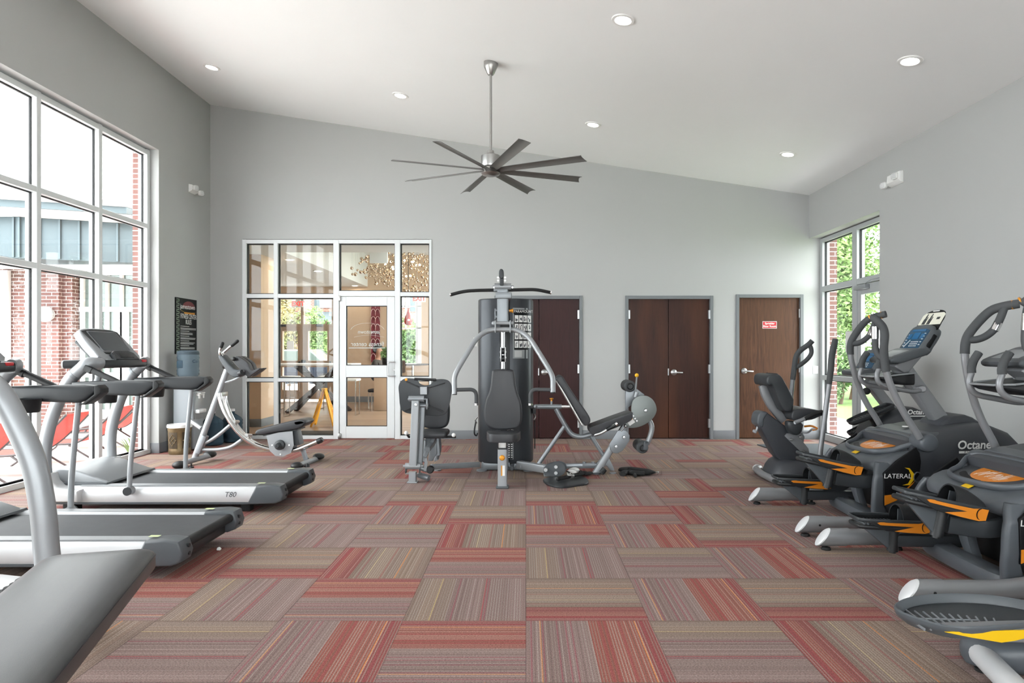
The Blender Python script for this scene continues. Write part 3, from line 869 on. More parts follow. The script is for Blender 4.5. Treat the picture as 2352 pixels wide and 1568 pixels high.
# ---------------------------------------------------------------- foliage
def leafmat(name, c1, c2):
    m, nt, N, L, b = nodes(name)
    oi = N.new('ShaderNodeTexCoord'); n = N.new('ShaderNodeTexNoise'); n.inputs['Scale'].default_value = 1.6; n.inputs['Detail'].default_value = 6
    L.new(oi.outputs['Object'], n.inputs['Vector'])
    r = ramp(N, [(.35, srgb(c1)), (.65, srgb(c2))]); L.new(n.outputs['Fac'], r.inputs['Fac']); L.new(r.outputs['Color'], b.inputs['Base Color'])
    b.inputs['Roughness'].default_value = .6
    b.inputs['Subsurface Weight'].default_value = 0
    return m
M['leaf_a'] = leafmat('fresh_green_leaves', '5f7f45', '93ab6c')
M['leaf_b'] = leafmat('deep_green_leaves', '48663f', '759058')
M['leaf_c'] = leafmat('autumn_tinged_leaves', '7a8654', 'a08a5c')
def leaves(mb, c, rad, n, size, r_):
    c = V(c)
    blobs = []
    for _ in range(14):
        d = V((r_.gauss(0, 1), r_.gauss(0, 1), r_.gauss(0, 1))).normalized() * (r_.random() ** .5) * .75
        blobs.append((V((d.x * rad[0], d.y * rad[1], d.z * rad[2])), .35 + .3 * r_.random()))
    vs, fs = [], []
    for _ in range(n):
        o, q = r_.choice(blobs)
        d = V((r_.gauss(0, 1), r_.gauss(0, 1), r_.gauss(0, 1))).normalized() * q * (.7 + .3 * r_.random())
        p = c + o + V((d.x * rad[0], d.y * rad[1], d.z * rad[2]))
        a = V((r_.gauss(0, 1), r_.gauss(0, 1), r_.gauss(0, .6))).normalized(); b = a.cross(V((r_.gauss(0, 1), r_.gauss(0, 1), r_.gauss(0, 1)))).normalized()
        s = size * (.6 + .8 * r_.random()); k = len(vs)
        vs += [p - a * s, p + b * s * .42, p + a * s, p - b * s * .42]; fs.append((k, k + 1, k + 2, k + 3))
    mb.raw(vs, fs)
def tree(name, label, loc, h, rad, n, size, m, cat='tree', group=None, seed=1, crown=.55):
    r_ = random.Random(seed); x, y, z0 = loc
    t = thing(name, label, cat, loc, group=group)
    tr = MB().tube(spline([(x, y, z0 - .05), (x + .08, y, z0 + h * .3), (x - .05, y + .05, z0 + h * .7)], 5), .09 * h / 5 + .02, 8, scale=[1 - .05 * i for i in range(11)])
    for k in range(5):
        a = r_.random() * 2 * PI; zz = z0 + h * (.3 + .08 * k)
        tr.tube([(x, y, zz), (x + math.cos(a) * rad[0] * .6, y + math.sin(a) * rad[1] * .6, zz + h * .2)], .03, 6)
    part('trunk', tr, M['bark'], t)
    lm = MB(); leaves(lm, (x, y, z0 + h * crown), rad, n, size, r_)
    part('foliage', lm, m, t, smooth=False)
    return t
G = 'trees beyond the right hand windows'
k = 0
for x, y, h, r_, m_, lb in ((9.3, 21, 9.0, 1.65, 'leaf_a', 'broad pale green tree filling the left pane of the right window'), (14.2, 21.5, 9.5, 1.7, 'leaf_b', 'tall green tree farthest right beyond the exit door'),
                            (11.7, 26, 10.5, 1.9, 'leaf_a', 'tall pale green tree seen through the glazed exit door'), (6.4, 26, 9.5, 1.7, 'leaf_b', 'deep green tree at the left, behind the brick jamb')):
    tree('lawn_tree', lb, (x, y, -.03), h, (r_, r_, h * .36), 26000, .078, M[m_], group=G, seed=k, crown=.5); k += 1
for x, y, r_, lb in ((8.2, 17.2, .7, 'low green shrub nearest the lawn edge, left pane of the right window'), (10.2, 17.3, .7, 'low green shrub nearest the lawn edge, seen through the exit door'), (12.2, 17.2, .7, 'low green shrub nearest the lawn edge, farthest right'), (7.4, 18.9, .75, 'taller green shrub behind, at the left of the right window'), (9.3, 18.9, .75, 'taller green shrub in the second row below the pale tree'), (11.3, 18.9, .75, 'taller green shrub in the second row beyond the exit door')):
    tree('lawn_shrub', lb, (x, y, -.03), 1.9, (r_, r_, .68), 6000, .06, M['leaf_b'], 'shrub', 'shrubs at the lawn edge', 20 + k, .5); k += 1
pl = thing('patio_plant', 'small green strap leaved plant by the window sill outside', 'plant', (-5.75, 9.65, -.2))
lm = MB(); r_ = random.Random(5)
for i in range(26):
    a = r_.random() * 2 * PI; l = .25 + .2 * r_.random(); d = V((math.cos(a), math.sin(a), 0)); bse = V((-5.75, 9.65, -.2)) + d * .04
    pts = spline([bse, bse + d * l * .3 + V((0, 0, l * .6)), bse + d * l * .8 + V((0, 0, l * .75))], 4)
    lm.sweep(pts, [(-.016, 0), (0, .003), (.016, 0), (0, -.003)], up=(0, 0, 1), scale=[1 - .1 * j for j in range(9)])
part('leaves', lm, M['leaf_a'], pl)
# ---------------------------------------------------------------- lobby seen through the glazed screen
M['lob_wall'] = mat('beige_lobby_wall', 'c9ad93', .75, var=.02)
M['lob_ceil'] = mat('lobby_ceiling', 'd8d6d2', .8, var=.01)
def plank():
    m, nt, N, L, b = nodes('grey_oak_planks')
    tc = N.new('ShaderNodeTexCoord'); bk = N.new('ShaderNodeTexBrick'); L.new(tc.outputs['Object'], bk.inputs['Vector'])
    bk.inputs['Scale'].default_value = 1; bk.inputs['Brick Width'].default_value = 1.2; bk.inputs['Row Height'].default_value = .18; bk.inputs['Mortar Size'].default_value = .002
    bk.inputs['Color1'].default_value = srgb('a58a74'); bk.inputs['Color2'].default_value = srgb('8f7864'); bk.inputs['Mortar'].default_value = srgb('5d4d40')
    mp = N.new('ShaderNodeMapping'); mp.inputs['Scale'].default_value = (1, 12, 1); L.new(tc.outputs['Object'], mp.inputs['Vector'])
    n = N.new('ShaderNodeTexNoise'); n.inputs['Scale'].default_value = 3; n.inputs['Detail'].default_value = 6; L.new(mp.outputs[0], n.inputs['Vector'])
    mr = N.new('ShaderNodeMapRange'); mr.inputs['To Min'].default_value = .75; mr.inputs['To Max'].default_value = 1.25; L.new(n.outputs['Fac'], mr.inputs['Value'])
    sc = N.new('ShaderNodeVectorMath'); sc.operation = 'SCALE'; L.new(bk.outputs['Color'], sc.inputs[0]); L.new(mr.outputs[0], sc.inputs['Scale'])
    L.new(sc.outputs[0], b.inputs['Base Color']); b.inputs['Roughness'].default_value = .32
    return m
YL = 17.5
def xl(px, Y=YL): return (px - HX) * Y / F
def zl(py, Y=YL): return CAMZ - (py - HY) * Y / F
LX0, LX1, YM = -7.05, -.6, 12.8
struct('floor_lobby', MB().box((LX0, YM, -.1), (LX1, YL + .3, 0)).box((-5.06, YB + .12, -.1), (LX1, YM, 0)), plank(), label='wood plank floor of the lobby', cat='floor')
c_ = MB().box((-5.06, YB + .2, 3.06), (-4.2, YM, 3.2)).box((LX0, YM, 3.06), (-4.2, YL, 3.2)).box((-4.2, YB + 1.4, 3.9), (LX1, YL, 4.05)).box((-4.25, YB + 1.4, 3.2), (-4.2, YL, 4.0))
c_.box((-4.2, YB + .2, 3.06), (LX1, YB + 1.4, 3.2)).box((-4.2, YB + 1.35, 3.2), (LX1, YB + 1.4, 4.0))
struct('ceiling_lobby', c_, M['lob_ceil'], label='pale lobby ceiling with a raised bay', cat='ceiling')
# far wall with entrance doors and a sash window
w = MB()
holes = [(xl(636), xl(768), 0, zl(682)), (xl(917), xl(966), zl(836), zl(675))]
x = LX0
for a, c, z0, z1 in holes:
    w.box((x, YL, 0), (a, YL + .25, 4)); w.box((a, YL, z1), (c, YL + .25, 4))
    if z0 > 0: w.box((a, YL, 0), (c, YL + .25, z0))
    x = c
w.box((x, YL, 0), (LX1, YL + .25, 4))
struct('wall_lobby_far', w, M['lob_wall'], label='beige far wall of the lobby', cat='wall')
w = MB().box((LX0 - .1, YM, 0), (LX0, YL + .25, 4)).box((LX0, YM - .1, 0), (-5.06, YM, 4)).box((-5.2, YB + .2, 0), (-5.06, YM, 4))
for z0, z1, a, c in ((0, 4.1, YB + .2, 11.6), (0, 4.1, 17.0, YL + .25), (0, .3, 11.6, 17.0), (3.4, 4.1, 11.6, 17.0)): w.box((LX1, a, z0), (LX1 + .2, c, z1))
struct('wall_lobby_side', w, M['lob_wall'], label='beige side walls of the lobby', cat='wall')
w = MB().box((-5.3, 11.7, 0), (-4.7, 12.55, 3.06))
struct('column_lobby', w, M['lob_wall'], label='square beige pier left in the lobby', cat='pier')
w = MB().box((-5.31, 11.69, 0), (-4.69, 12.56, .14), .004)
struct('baseboard_lobby', w, M['base'], label='grey base around the lobby pier', cat='baseboard')
w = MB().box((xl(768), YL - .012, 0), (LX1, YL, .15))
struct('baseboard_lobby_far', w, M['base'], label='grey base along the far lobby wall', cat='baseboard')

M['tanframe'] = mat('tan_entrance_frame', 'a88f78', .45, var=.03)
en = thing('door_6', 'tan framed glazed entrance doors at the far end of the lobby', 'door', (xl(700), YL + .1, 0), kind='structure')
f_ = MB(); gx = MB()
def eb(x0, x1, y0, y1): d_ = .0 if y1 - y0 > 50 else .006; f_.box((xl(x0), YL + .02 + d_, max(0, zl(y1))), (xl(x1), YL + .14 - d_, zl(y0)), .004, 1)
for a, c in ((636, 641), (690, 697), (761, 768)): eb(a, c, 682, 925)
for q_ in ((682, 687), (744, 751)): f_.box((xl(636), YL + .024, zl(q_[1])), (xl(768), YL + .136, zl(q_[0])))
for a, c in ((641, 690), (697, 761)):
    q = 7 if c < 692 else 10
    eb(a, a + q, 750, 916); eb(c - q, c, 750, 916); eb(a, c, 750, 760); eb(a, c, 828, 843); eb(a, c, 896, 917)
part('door_frame', f_, M['tanframe'], en)
gx.box((xl(637), YL + .07, 0), (xl(767), YL + .078, zl(684)))
part('glass', gx, M['glass'], en)
h_ = MB().box((xl(693), YL - .05, zl(838)), (xl(702), YL + .02, zl(826)), .01).box((xl(686), YL - .03, zl(836)), (xl(690), YL + .02, zl(830)), .005).box((xl(757), YL - .03, zl(836)), (xl(760), YL + .02, zl(830)), .005)
part('panic_lock', h_, M['blk'], en)
part('posted_notice', MB().box((xl(657), YL + .05, zl(802)), (xl(673), YL + .06, zl(783))), M['print_w'], en)
part('door_closer', MB().box((xl(727), YL - .06, zl(750)), (xl(742), YL + .02, zl(744)), .01).box((xl(645), YL - .06, zl(750)), (xl(656), YL + .02, zl(745)), .01), M['blk'], en)
sw_ = bpy.data.objects.new('window_8', None); COL.objects.link(sw_); tag(sw_, 'wide unseen side window added on the right to bring daylight into the lobby', 'window', None, 'structure'); WOFF[sw_.name] = V((0, 0, 0))
f_ = MB()  # unseen glazing added so daylight reaches the lobby
for i in range(5): f_.box((LX1 + .05, 11.57 + 1.35 * i, .3), (LX1 + .15, 11.63 + 1.35 * i, 3.4), .004, 1)
for z in (.33, 3.37): f_.box((LX1 + .06, 11.6, z - .03), (LX1 + .14, 17.0, z + .03))
part('window_frame', f_, M['white'], sw_); part('glass', MB().box((LX1 + .1, 11.6, .3), (LX1 + .106, 17.0, 3.4)), M['glass'], sw_)
sw_ = bpy.data.objects.new('window_7', None); COL.objects.link(sw_); tag(sw_, 'white sash window at the far end of the lobby', 'window', None, 'structure'); WOFF[sw_.name] = V((0, 0, 0))
f_ = MB()
for x0, x1, y0, y1 in ((915, 921, 672, 838), (958, 968, 672, 838), (929.5, 931.5, 672, 752), (915, 968, 672, 677), (915, 968, 834, 839), (915, 968, 752, 755), (915, 968, 702, 704), (955, 957, 672, 838)):
    f_.box((xl(x0), YL - .03, zl(y1)), (xl(x1), YL + .1, zl(y0)), .005, 1)
part('window_frame', f_, M['white'], sw_); part('glass', MB().box((xl(917), YL + .05, zl(836)), (xl(966), YL + .056, zl(674))), M['glass'], sw_)

def exit_sign(px, py, Y, w_, h_, label, back=False):
    c = P(px, py, Y)
    t = thing('exit_sign', label, 'exit sign', c)
    part('housing', MB().cbox(c, (w_, .05, h_), .006), M['white'], t)
    part('canopy', MB().cbox(c + V((0, 0, h_ / 2 + .012)), (.12, .07, .03), .005), M['white'], t)
    if not back:
        m = M.setdefault('exit_red', mat('lit_exit_red', 'e23a30', .5, var=0, emit=.8))
        text('lettering', 'EXIT', h_ * 1.0, c + V((0, -.027, 0)), (1, 0, 0), (0, 0, 1), m, t, bold=.004)
    return t
exit_sign(685, 698, 15.5, .3, .15, 'red lettered exit sign above the lobby entrance doors')
exit_sign(963, 686, 15.5, .3, .15, 'red lettered exit sign seen in the right pane of the glazed screen')
exit_sign(870, 591, 12.6, .34, .22, 'blank back of a white exit sign below the lobby ceiling', True)
M['lens_b'] = mat('bright_lobby_lens', (1, .9, .76, 1), .4, var=0, emit=60.)
def lens_(o):
    for c_ in o.children:
        if c_.name.startswith('lens'): c_.data = c_.data.copy(); c_.data.materials[0] = M['lens_b']
for px, Y in ((665, 12.35), (730, 14.1), (815, 17.2)):
    x = (px - HX) * Y / F
    o = copy_tree(lamp0); o.location = (x, Y, 3.06); o.rotation_euler = (0, 0, 0); lens_(o); o['group'] = 'recessed lobby lamps'
    o['label'] = {665: 'nearest recessed lamp in the lobby ceiling, upper left pane', 730: 'middle recessed lamp in the lobby ceiling', 815: 'farthest recessed lamp in the lobby ceiling'}[px]
for x, y in ((-3.2, 12.8), (-1.6, 12.8), (-3.2, 15.6), (-1.6, 15.6)):
    o = copy_tree(lamp0); o.location = (x, y, 3.9); o.rotation_euler = (0, 0, 0); lens_(o); o['group'] = 'recessed lobby lamps'; o['label'] = 'recessed lamp in the raised lobby ceiling above the bubble chandelier'

# chandelier of mirrored glass bubbles
M['bubble'] = mat('bronze_mirror_bubble', 'c4b09c', .06, 1., var=.05)
M['bulb'] = mat('warm_bulb', (1, .72, .42, 1), .4, var=0, emit=14.)
ch = thing('bubble_chandelier', 'large chandelier of hanging bronze glass bubbles in the lobby', 'chandelier', (-2.7, 14, 3.9))
part('ceiling_plate', MB().lathe([(0, -.03), (.5, -.03), (.52, 0)], 32, (-2.75, 14, 3.9)), M['chrome'], ch)
r_ = random.Random(11)
bub = MB().ell((0, 0, 0), .034, 12, 8)
bme = bub.mesh('bubble', M['bubble']); cdm = MB()
pos = []
while len(pos) < 100:
    px = r_.uniform(805, 985); t = (px - 805) / 180
    lo, hi = 632 + 48 * t, 592 - 18 * math.sin(PI * min(1, max(0, (t - .3) / .6)))
    py = r_.uniform(hi, lo + 4)
    if t < .3 and r_.random() > .4: continue
    Y = r_.uniform(13.2, 14.8)
    pos.append(P(px, py, Y))
for p in pos:
    o = bpy.data.objects.new('bubble', bme); COL.objects.link(o); o.parent = ch; o.location = p - V(ch.location); s = r_.uniform(.75, 1.25); o.scale = (s, s, s)
    cdm.tube([p, (p.x, p.y, 3.9)], .0012, 3)
more = MB()
for _ in range(190):
    px = r_.uniform(830, 985); t = (px - 805) / 180
    p = P(px, r_.uniform(590 - 10 * t, 632 + 50 * t), r_.uniform(13.2, 14.8)); more.ell(p, .032 * r_.uniform(.7, 1.1), 8, 6)
part('small_bubbles', more, M['bubble'], ch, kind='stuff')
part('suspension_wires', cdm, M['steel'], ch, kind='stuff')
bl = MB()
for i in range(16): bl.ell(P(r_.uniform(880, 970), r_.uniform(590, 640), 14), .022, 8, 6)
part('lit_bulbs', bl, M['bulb'], ch, kind='stuff')

pd = thing('pendant_lamp', 'red teardrop glass pendant lamp in front of the far window', 'pendant lamp', P(938, 738, 12.6))
c = P(938, 728, 12.6)
M['redglass'] = mat('striped_red_glass', 'c0392e', .15, var=.35, vs=14, coat=.5)
part('glass_shade', MB().lathe([(q_[0] * .5, q_[1] * .5) for q_ in [(.02, .33), (.035, .28), (.05, .2), (.11, .05), (.155, -.08), (.165, -.16), (.14, -.25), (.09, -.3), (.07, -.31)]], 28, c), M['redglass'], pd)
part('bulb', MB().ell(c + V((.02, -.07, -.06)), .018, 12, 8), M['bulb'], pd)
part('cord', MB().tube([c + V((0, 0, .15)), (c.x, c.y, 3.9)], .005, 6), M['blk'], pd)

# patterned hanging on the far wall
ar = thing('wall_hanging', 'tall maroon wall hanging with rows of pale scallops', 'wall hanging', P(862, 826, YL - .05))
part('panel', MB().box((xl(853), YL - .03, zl(832)), (xl(873), YL - .005, zl(690))), mat('maroon_cloth', '7b2c36', .8, var=.08), ar)
sc_ = MB()
for r2 in range(8):
    for cc in range(2):
        cx, cz = xl(858 + 10 * cc), zl(704 + r2 * 17)
        pts = [V((cx + .062 * math.cos(a), YL - .04, cz + .13 * math.sin(a))) for a in [R(200 - 22 * i) for i in range(10)]]
        sc_.sweep(pts, rrect(.01, .05, .003, 1), up=(0, 1, 0), scale=[.3, .6, .9, 1, 1, 1, 1, .8, .5, .2])
part('scallops', sc_, mat('pale_pink_cloth', 'd9b3ae', .8, var=.05), ar)

# high table with crossed dark legs, white top
tb = thing('bar_table', 'high white topped table on dark crossed legs in the lobby', 'table', (-4.75, 14.6, 0))
part('tabletop', MB().cbox((-4.7, 14.6, 1.055), (1.9, .85, .045), .012), M['white'], tb)
M['dwood'] = mat('dark_stained_wood', '2e201b', .5, var=.1)
for dx, dy in ((-.62, -.3), (.62, -.3), (-.62, .3), (.62, .3)):
    part('leg', MB().bar([(-4.58 + dx, 14.6 + dy, 0), (-4.58 - dx * .75, 14.6 - dy * .6, 1.035)], .09, .07, .008, up=(0, 1, 0)), M['dwood'], tb)
def stool(i, x, y, label):
    t = thing('bar_stool', label, 'stool', (x, y, 0), group='chrome bar stools in the lobby')
    part('seat', MB().cbox((x, y, .745), (.4, .38, .05), .015), M['white'], t)
    for sx in (-1, 1):
        for sy in (-1, 1):
            part('leg', MB().bar([(x + .17 * sx, y + .16 * sy, 0), (x + .17 * sx, y + .16 * sy, .72)], .02, .02, .003, up=(0, 1, 0)), M['chrome'], t)
    fr_ = MB().bar([(x - .17, y - .16, .28), (x + .17, y - .16, .28)], .018, .018, .003)
    for sx in (-1, 1): fr_.bar([(x + .17 * sx, y - .16, .012), (x + .17 * sx, y + .16, .012)], .018, .018, .003)
    part('footrest', fr_, M['chrome'], t)
for i, (x, y, lb) in enumerate(((-5.75, 13.85, 'chrome stool at the left end of the high lobby table'), (-5.1, 13.6, 'chrome stool in front of the high lobby table, beside the yellow sign'),
                                (-5.5, 15.35, 'chrome stool behind the left half of the high lobby table'), (-4.6, 15.4, 'chrome stool behind the right half of the high lobby table'), (-3.72, 13.9, 'chrome stool seen through the lower pane of the lobby door'))):
    stool(i, x, y, lb)
# wet floor sign
M['yel_sign'] = mat('yellow_sign_plastic', 'f0a91c', .45, var=.04)
ys_ = thing('wet_floor_sign', 'yellow folding wet floor sign standing in the lobby', 'floor sign', (-3.59, 11.75, 0))
for sg_, nm in ((-1, 'panel'), (1, 'panel')):
    b = MB().frame((-3.59 + sg_ * .012, 11.75, .66), (sg_ * .2, -.05 * sg_, -.64), (sg_ * .64, 0, .2))
    b.prism([(0, -.07), (0, .07), (.66, .145), (.685, .14), (.685, .09), (.64, .07), (.64, -.07), (.685, -.09), (.685, -.14), (.66, -.145)], -.012, .012, 'XY', .004)
    part('panel', b, M['yel_sign'], ys_)
part('hinge_cap', MB().cbox((-3.59, 11.75, .665), (.07, .14, .04), .01), M['yel_sign'], ys_)
M['sign_red'] = mat('red_sign_print', 'c5561d', .5, var=0)
text('lettering', 'CUIDADO', .085, (-3.59 - .1 + .006, 11.775, .36), (-.2, .05, -.64), (0, 1, 0), M['sign_red'], ys_)
text('lettering', 'WET FLOOR', .08, (-3.59 + .1 + .03, 11.725, .36), (.2, -.05, -.64), (.0, 1, .0), M['sign_red'], ys_)
solo('door_mat', MB().box((-3.75, 10.5, 0), (-2.3, 11.05, .012), .004), M['rubber'], 'dark door mat on the lobby floor beyond the glazed screen', 'mat')

# cafe table and chair in the right pane
ct = thing('cafe_table', 'dark topped cafe table by the far lobby window', 'table', (-2.85, 16.6, 0))
part('tabletop', MB().lathe([(0, 1.0), (.55, 1.0), (.56, 1.015), (.55, 1.03), (0, 1.03)], 32, (-2.85, 16.6, 0)), M['dwood'], ct)
part('pedestal', MB().rod((-2.85, 16.6, .03), (-2.85, 16.6, 1.0), .04).lathe([(0, .03), (.25, .02), (.27, 0), (0, 0)], 28, (-2.85, 16.6, 0)), M['chrome'], ct)
for x, cy, lb in ((-2.75, 15.7, 'dark chair at the cafe table by the far window'), (-1.9, 16.6, 'pink seated chair right of the cafe table')):
    cq = thing('cafe_chair', lb, 'chair', (x, cy, 0), group='cafe chairs in the lobby')
    part('seat', MB().cbox((x, cy, .72), (.4, .4, .05), .02), mat('pink_vinyl', 'b98a86', .5) if x > -2.5 else M['dwood'], cq)
    part('backrest', MB().cbox((x - .17, cy, .98), (.04, .36, .3), .02), M['dwood'], cq)
    for sx in (-1, 1):
        for sy in (-1, 1): part('leg', MB().rod((x + .17 * sx, cy + .17 * sy, 0), (x + .17 * sx, cy + .17 * sy, .7), .012), M['chrome'], cq)
# potted plant behind the person
pp = thing('potted_plant', 'small potted green plant beside the seated person', 'plant', P(888, 842, 15.2))
c = P(888, 842, 15.2)
part('pot', MB().lathe([(0, 0), (.09, 0), (.12, .2), (.1, .2), (0, .17)], 20, c), M['blk'], pp)
lm = MB(); leaves(lm, c + V((0, 0, .32)), (.16, .16, .16), 300, .05, random.Random(4)); part('foliage', lm, M['leaf_a'], pp, smooth=False)

# console counter carrying the plant
solo('counter', MB().box((-3.45, 14.95, 0), (-2.95, 15.45, .985), .01), M['lob_wall'], 'beige counter under the potted plant in the lobby', 'counter')

# ---- seated person in profile, facing right
def person():
    Y = 16.2; o = V(((868 - HX) * Y / F, Y, 0))
    t = thing('person', 'person with short dark hair in grey shirt seated in the lobby, facing right', 'person', o)
    skin = mat('skin', 'b98a72', .55, var=.04); shirt = mat('grey_shirt', '55504c', .85, var=.08); hair = mat('dark_hair', '1e1815', .6, var=.15, vs=60); trou = mat('dark_trousers', '2c2b30', .85, var=.08)
    def body(name, vs, es, m, parent, sub=2):
        me = bpy.data.meshes.new(name); me.from_pydata([V(p) for p, r in vs], es, [])
        ob = bpy.data.objects.new(name, me); COL.objects.link(ob); ob.parent = parent
        sk = ob.modifiers.new('skin', 'SKIN'); sk.use_smooth_shade = True
        for i, (p, r) in enumerate(vs): me.skin_vertices[0].data[i].radius = r if isinstance(r, tuple) else (r, r)
        me.skin_vertices[0].data[0].use_root = True
        ss = ob.modifiers.new('sub', 'SUBSURF'); ss.levels = ss.render_levels = sub
        me.materials.append(m); WOFF[ob.name] = WOFF[parent.name]
        return ob
    z = .62                                            # pelvis height on a stool
    bd = body('body', [((0, 0, z), (.14, .17)), ((-.02, 0, z + .2), (.13, .16)), ((-.03, 0, z + .43), (.12, .2)), ((-.01, 0, z + .53), (.066, .072)), ((.01, 0, z + .6), (.064, .062)), ((.035, 0, z + .68), (.112, .09)), ((.035, 0, z + .76), (.118, .098)), ((.025, 0, z + .815), (.085, .08)),
                       ((-.02, -.2, z + .46), .055), ((.02, -.25, z + .2), .046), ((.24, -.2, z + .12), .038), ((.33, -.18, z + .13), .03),
                       ((-.02, .2, z + .46), .055), ((.02, .25, z + .2), .046), ((.24, .2, z + .12), .038), ((.33, .18, z + .13), .03),
                       ((.08, -.1, z - .02), .085), ((.42, -.11, z + .0), .07), ((.44, -.11, z - .3), .05), ((.42, -.11, .1), .036),
                       ((.08, .1, z - .02), .085), ((.42, .11, z + .0), .07), ((.44, .11, z - .3), .05), ((.42, .11, .1), .036)],
              [(0, 1), (1, 2), (2, 3), (3, 4), (4, 5), (5, 6), (6, 7), (2, 8), (8, 9), (9, 10), (10, 11), (2, 12), (12, 13), (13, 14), (14, 15), (0, 16), (16, 17), (17, 18), (18, 19), (0, 20), (20, 21), (21, 22), (22, 23)], skin, t)
    for sy in (-1, 1):                                 # five fingers each, curled on the knees
        for k, (dy, l) in enumerate(((-.027, .07), (-.009, .08), (.009, .075), (.027, .06))):
            fm = MB().tube(spline([(.33, .18 * sy + dy, z + .13), (.33 + l * .6, .18 * sy + dy, z + .125), (.33 + l, .18 * sy + dy, z + .095)], 4), .009, 8)
            part('finger', fm.__class__() if False else fm, skin, bd) if False else None
            for v in fm.v: v += o
            part('finger', fm, skin, bd)
        fm = MB().tube(spline([(.31, .18 * sy - .03 * sy, z + .13), (.34, .18 * sy - .055 * sy, z + .12), (.38, .18 * sy - .05 * sy, z + .11)], 4), .01, 8)
        for v in fm.v: v += o
        part('thumb', fm, skin, bd)
    # face
    def put(name, mb, m, par):
        for v in mb.v: v += o
        return part(name, mb, m, par)
    put('nose', MB().loft([[(x, w * math.cos(a), zz + h * math.sin(a)) for a in [2 * PI * k / 8 for k in range(8)]] for x, w, h, zz in ((.11, .02, .03, z + .715), (.135, .016, .02, z + .708), (.15, .008, .009, z + .7))]), skin, bd)
    put('mouth', MB().ell((.125, 0, z + .665), (.01, .026, .008), 10, 6), mat('lips', '9a6258', .5), bd)
    for sy in (-1, 1):
        put('ear', MB().ell((.03, .09 * sy, z + .715), (.022, .012, .034), 10, 8), skin, bd)
        put('eye', MB().ell((.122, .033 * sy, z + .738), (.009, .014, .008), 8, 6), M['print_k'], bd)
    put('hair', MB().ell((.0, 0, z + .825), (.115, .103, .07), 20, 12).ell((-.05, 0, z + .765), (.075, .095, .095), 16, 10), hair, t)
    body('shirt', [((0, 0, z - .03), (.16, .19)), ((-.02, 0, z + .2), (.15, .18)), ((-.03, 0, z + .43), (.14, .215)), ((-.01, 0, z + .52), (.085, .1)), ((-.02, -.21, z + .46), .072), ((.01, -.25, z + .27), .062), ((-.02, .21, z + .46), .072), ((.01, .25, z + .27), .062)],
         [(0, 1), (1, 2), (2, 3), (2, 4), (4, 5), (2, 6), (6, 7)], shirt, t)
    body('trousers', [((0, 0, z), (.145, .165)), ((.09, -.1, z - .02), .1), ((.42, -.11, z), .083), ((.44, -.11, z - .3), .066), ((.425, -.11, .12), .058), ((.09, .1, z - .02), .1), ((.42, .11, z), .083), ((.44, .11, z - .3), .066), ((.425, .11, .12), .058)],
         [(0, 1), (1, 2), (2, 3), (3, 4), (0, 5), (5, 6), (6, 7), (7, 8)], trou, t)
    for sy in (-1, 1):
        s_ = MB().ell((.47, .11 * sy, .045), (.13, .045, .045), 14, 8)
        for v in s_.v: v += o
        part('shoe', s_, M['blk'], t)
    st = thing('seat_block', 'dark upholstered stool under the seated person', 'stool', o)
    sm = MB().cbox((o.x - .03, Y, .385), (.36, .4, .08), .03); part('seat', sm, M['vinyl'], st)
    for sx in (-1, 1):
        for sy in (-1, 1): part('leg', MB().rod((o.x - .02 + .17 * sx, Y + .17 * sy, 0), (o.x - .02 + .17 * sx, Y + .17 * sy, .35), .013), M['chrome'], st)
person()

# ---- street side: brick houses, trees and a parked car beyond the entrance
hs = thing('brick_house', 'brick house with white windows across the street', 'building', (-14, 36, 0))
part('wall', MB().box((-16, 34, 0), (4, 40, 8)), M['brick_far'], hs)
pr_ = MB(); sh_ = MB()
for px in (735, 925, 640):
    Y = 33.95; pr_.box(((px - HX) * Y / F - .2, Y - .05, 3.6), ((px + 40 - HX) * Y / F, Y + .02, 5.6), .02)
part('window', pr_, M['white'], hs)
for px in (722, 942): sh_.box(((px - HX) * 33.9 / F, 33.85, 3.4), ((px + 12 - HX) * 33.9 / F, 33.95, 5.6), .01)
part('shutter', sh_, M['siding'], hs)
part('porch_roof', MB().prism([(33.9, 3.4), (31.6, 2.6), (31.6, 2.45), (33.9, 2.45)], -14.0, -8.6, 'YZ'), M['siding'], hs)
for i, (px, Y, h, r2, m_, lb) in enumerate(((664, 27, 3.4, .75, 'leaf_c', 'small autumn tinged street tree left of the entrance mullion'), (732, 28.5, 3.6, .8, 'leaf_a', 'small green street tree right of the entrance mullion'), (938, 24, 2.8, .8, 'leaf_b', 'blooming shrub beyond the far sash window'), (648, 30.5, 6.8, 1.0, 'leaf_c', 'rust leaved tree in the top of the entrance glass'))):
    tree('street_tree', lb, ((px - HX) * Y / F, Y, -.02), h, (r2, r2 * .8, h * .33), 7000, .07, M[m_], group='trees across the street', seed=40 + i, crown=.56)
cr = thing('parked_car', 'dark blue parked car beyond the entrance doors', 'car', ((672 - HX) * 23 / F, 23, -.02))
x, Y = (680 - HX) * 23 / F, 23
part('body', MB().prism([(x - 2.1, .25), (x - 2.15, .6), (x - 1.9, .82), (x - 1.1, .9), (x + 1.2, .9), (x + 2.0, .8), (x + 2.1, .5), (x + 2.05, .25)], Y - .85, Y + .85, 'XZ', .08), mat('dark_blue_car_paint', '27303d', .25, .3, coat=.6), cr)
part('cabin', MB().prism([(x - 1.15, .88), (x - .55, 1.4), (x + .7, 1.42), (x + 1.3, .88)], Y - .75, Y + .75, 'XZ', .06), M['dglass'], cr)
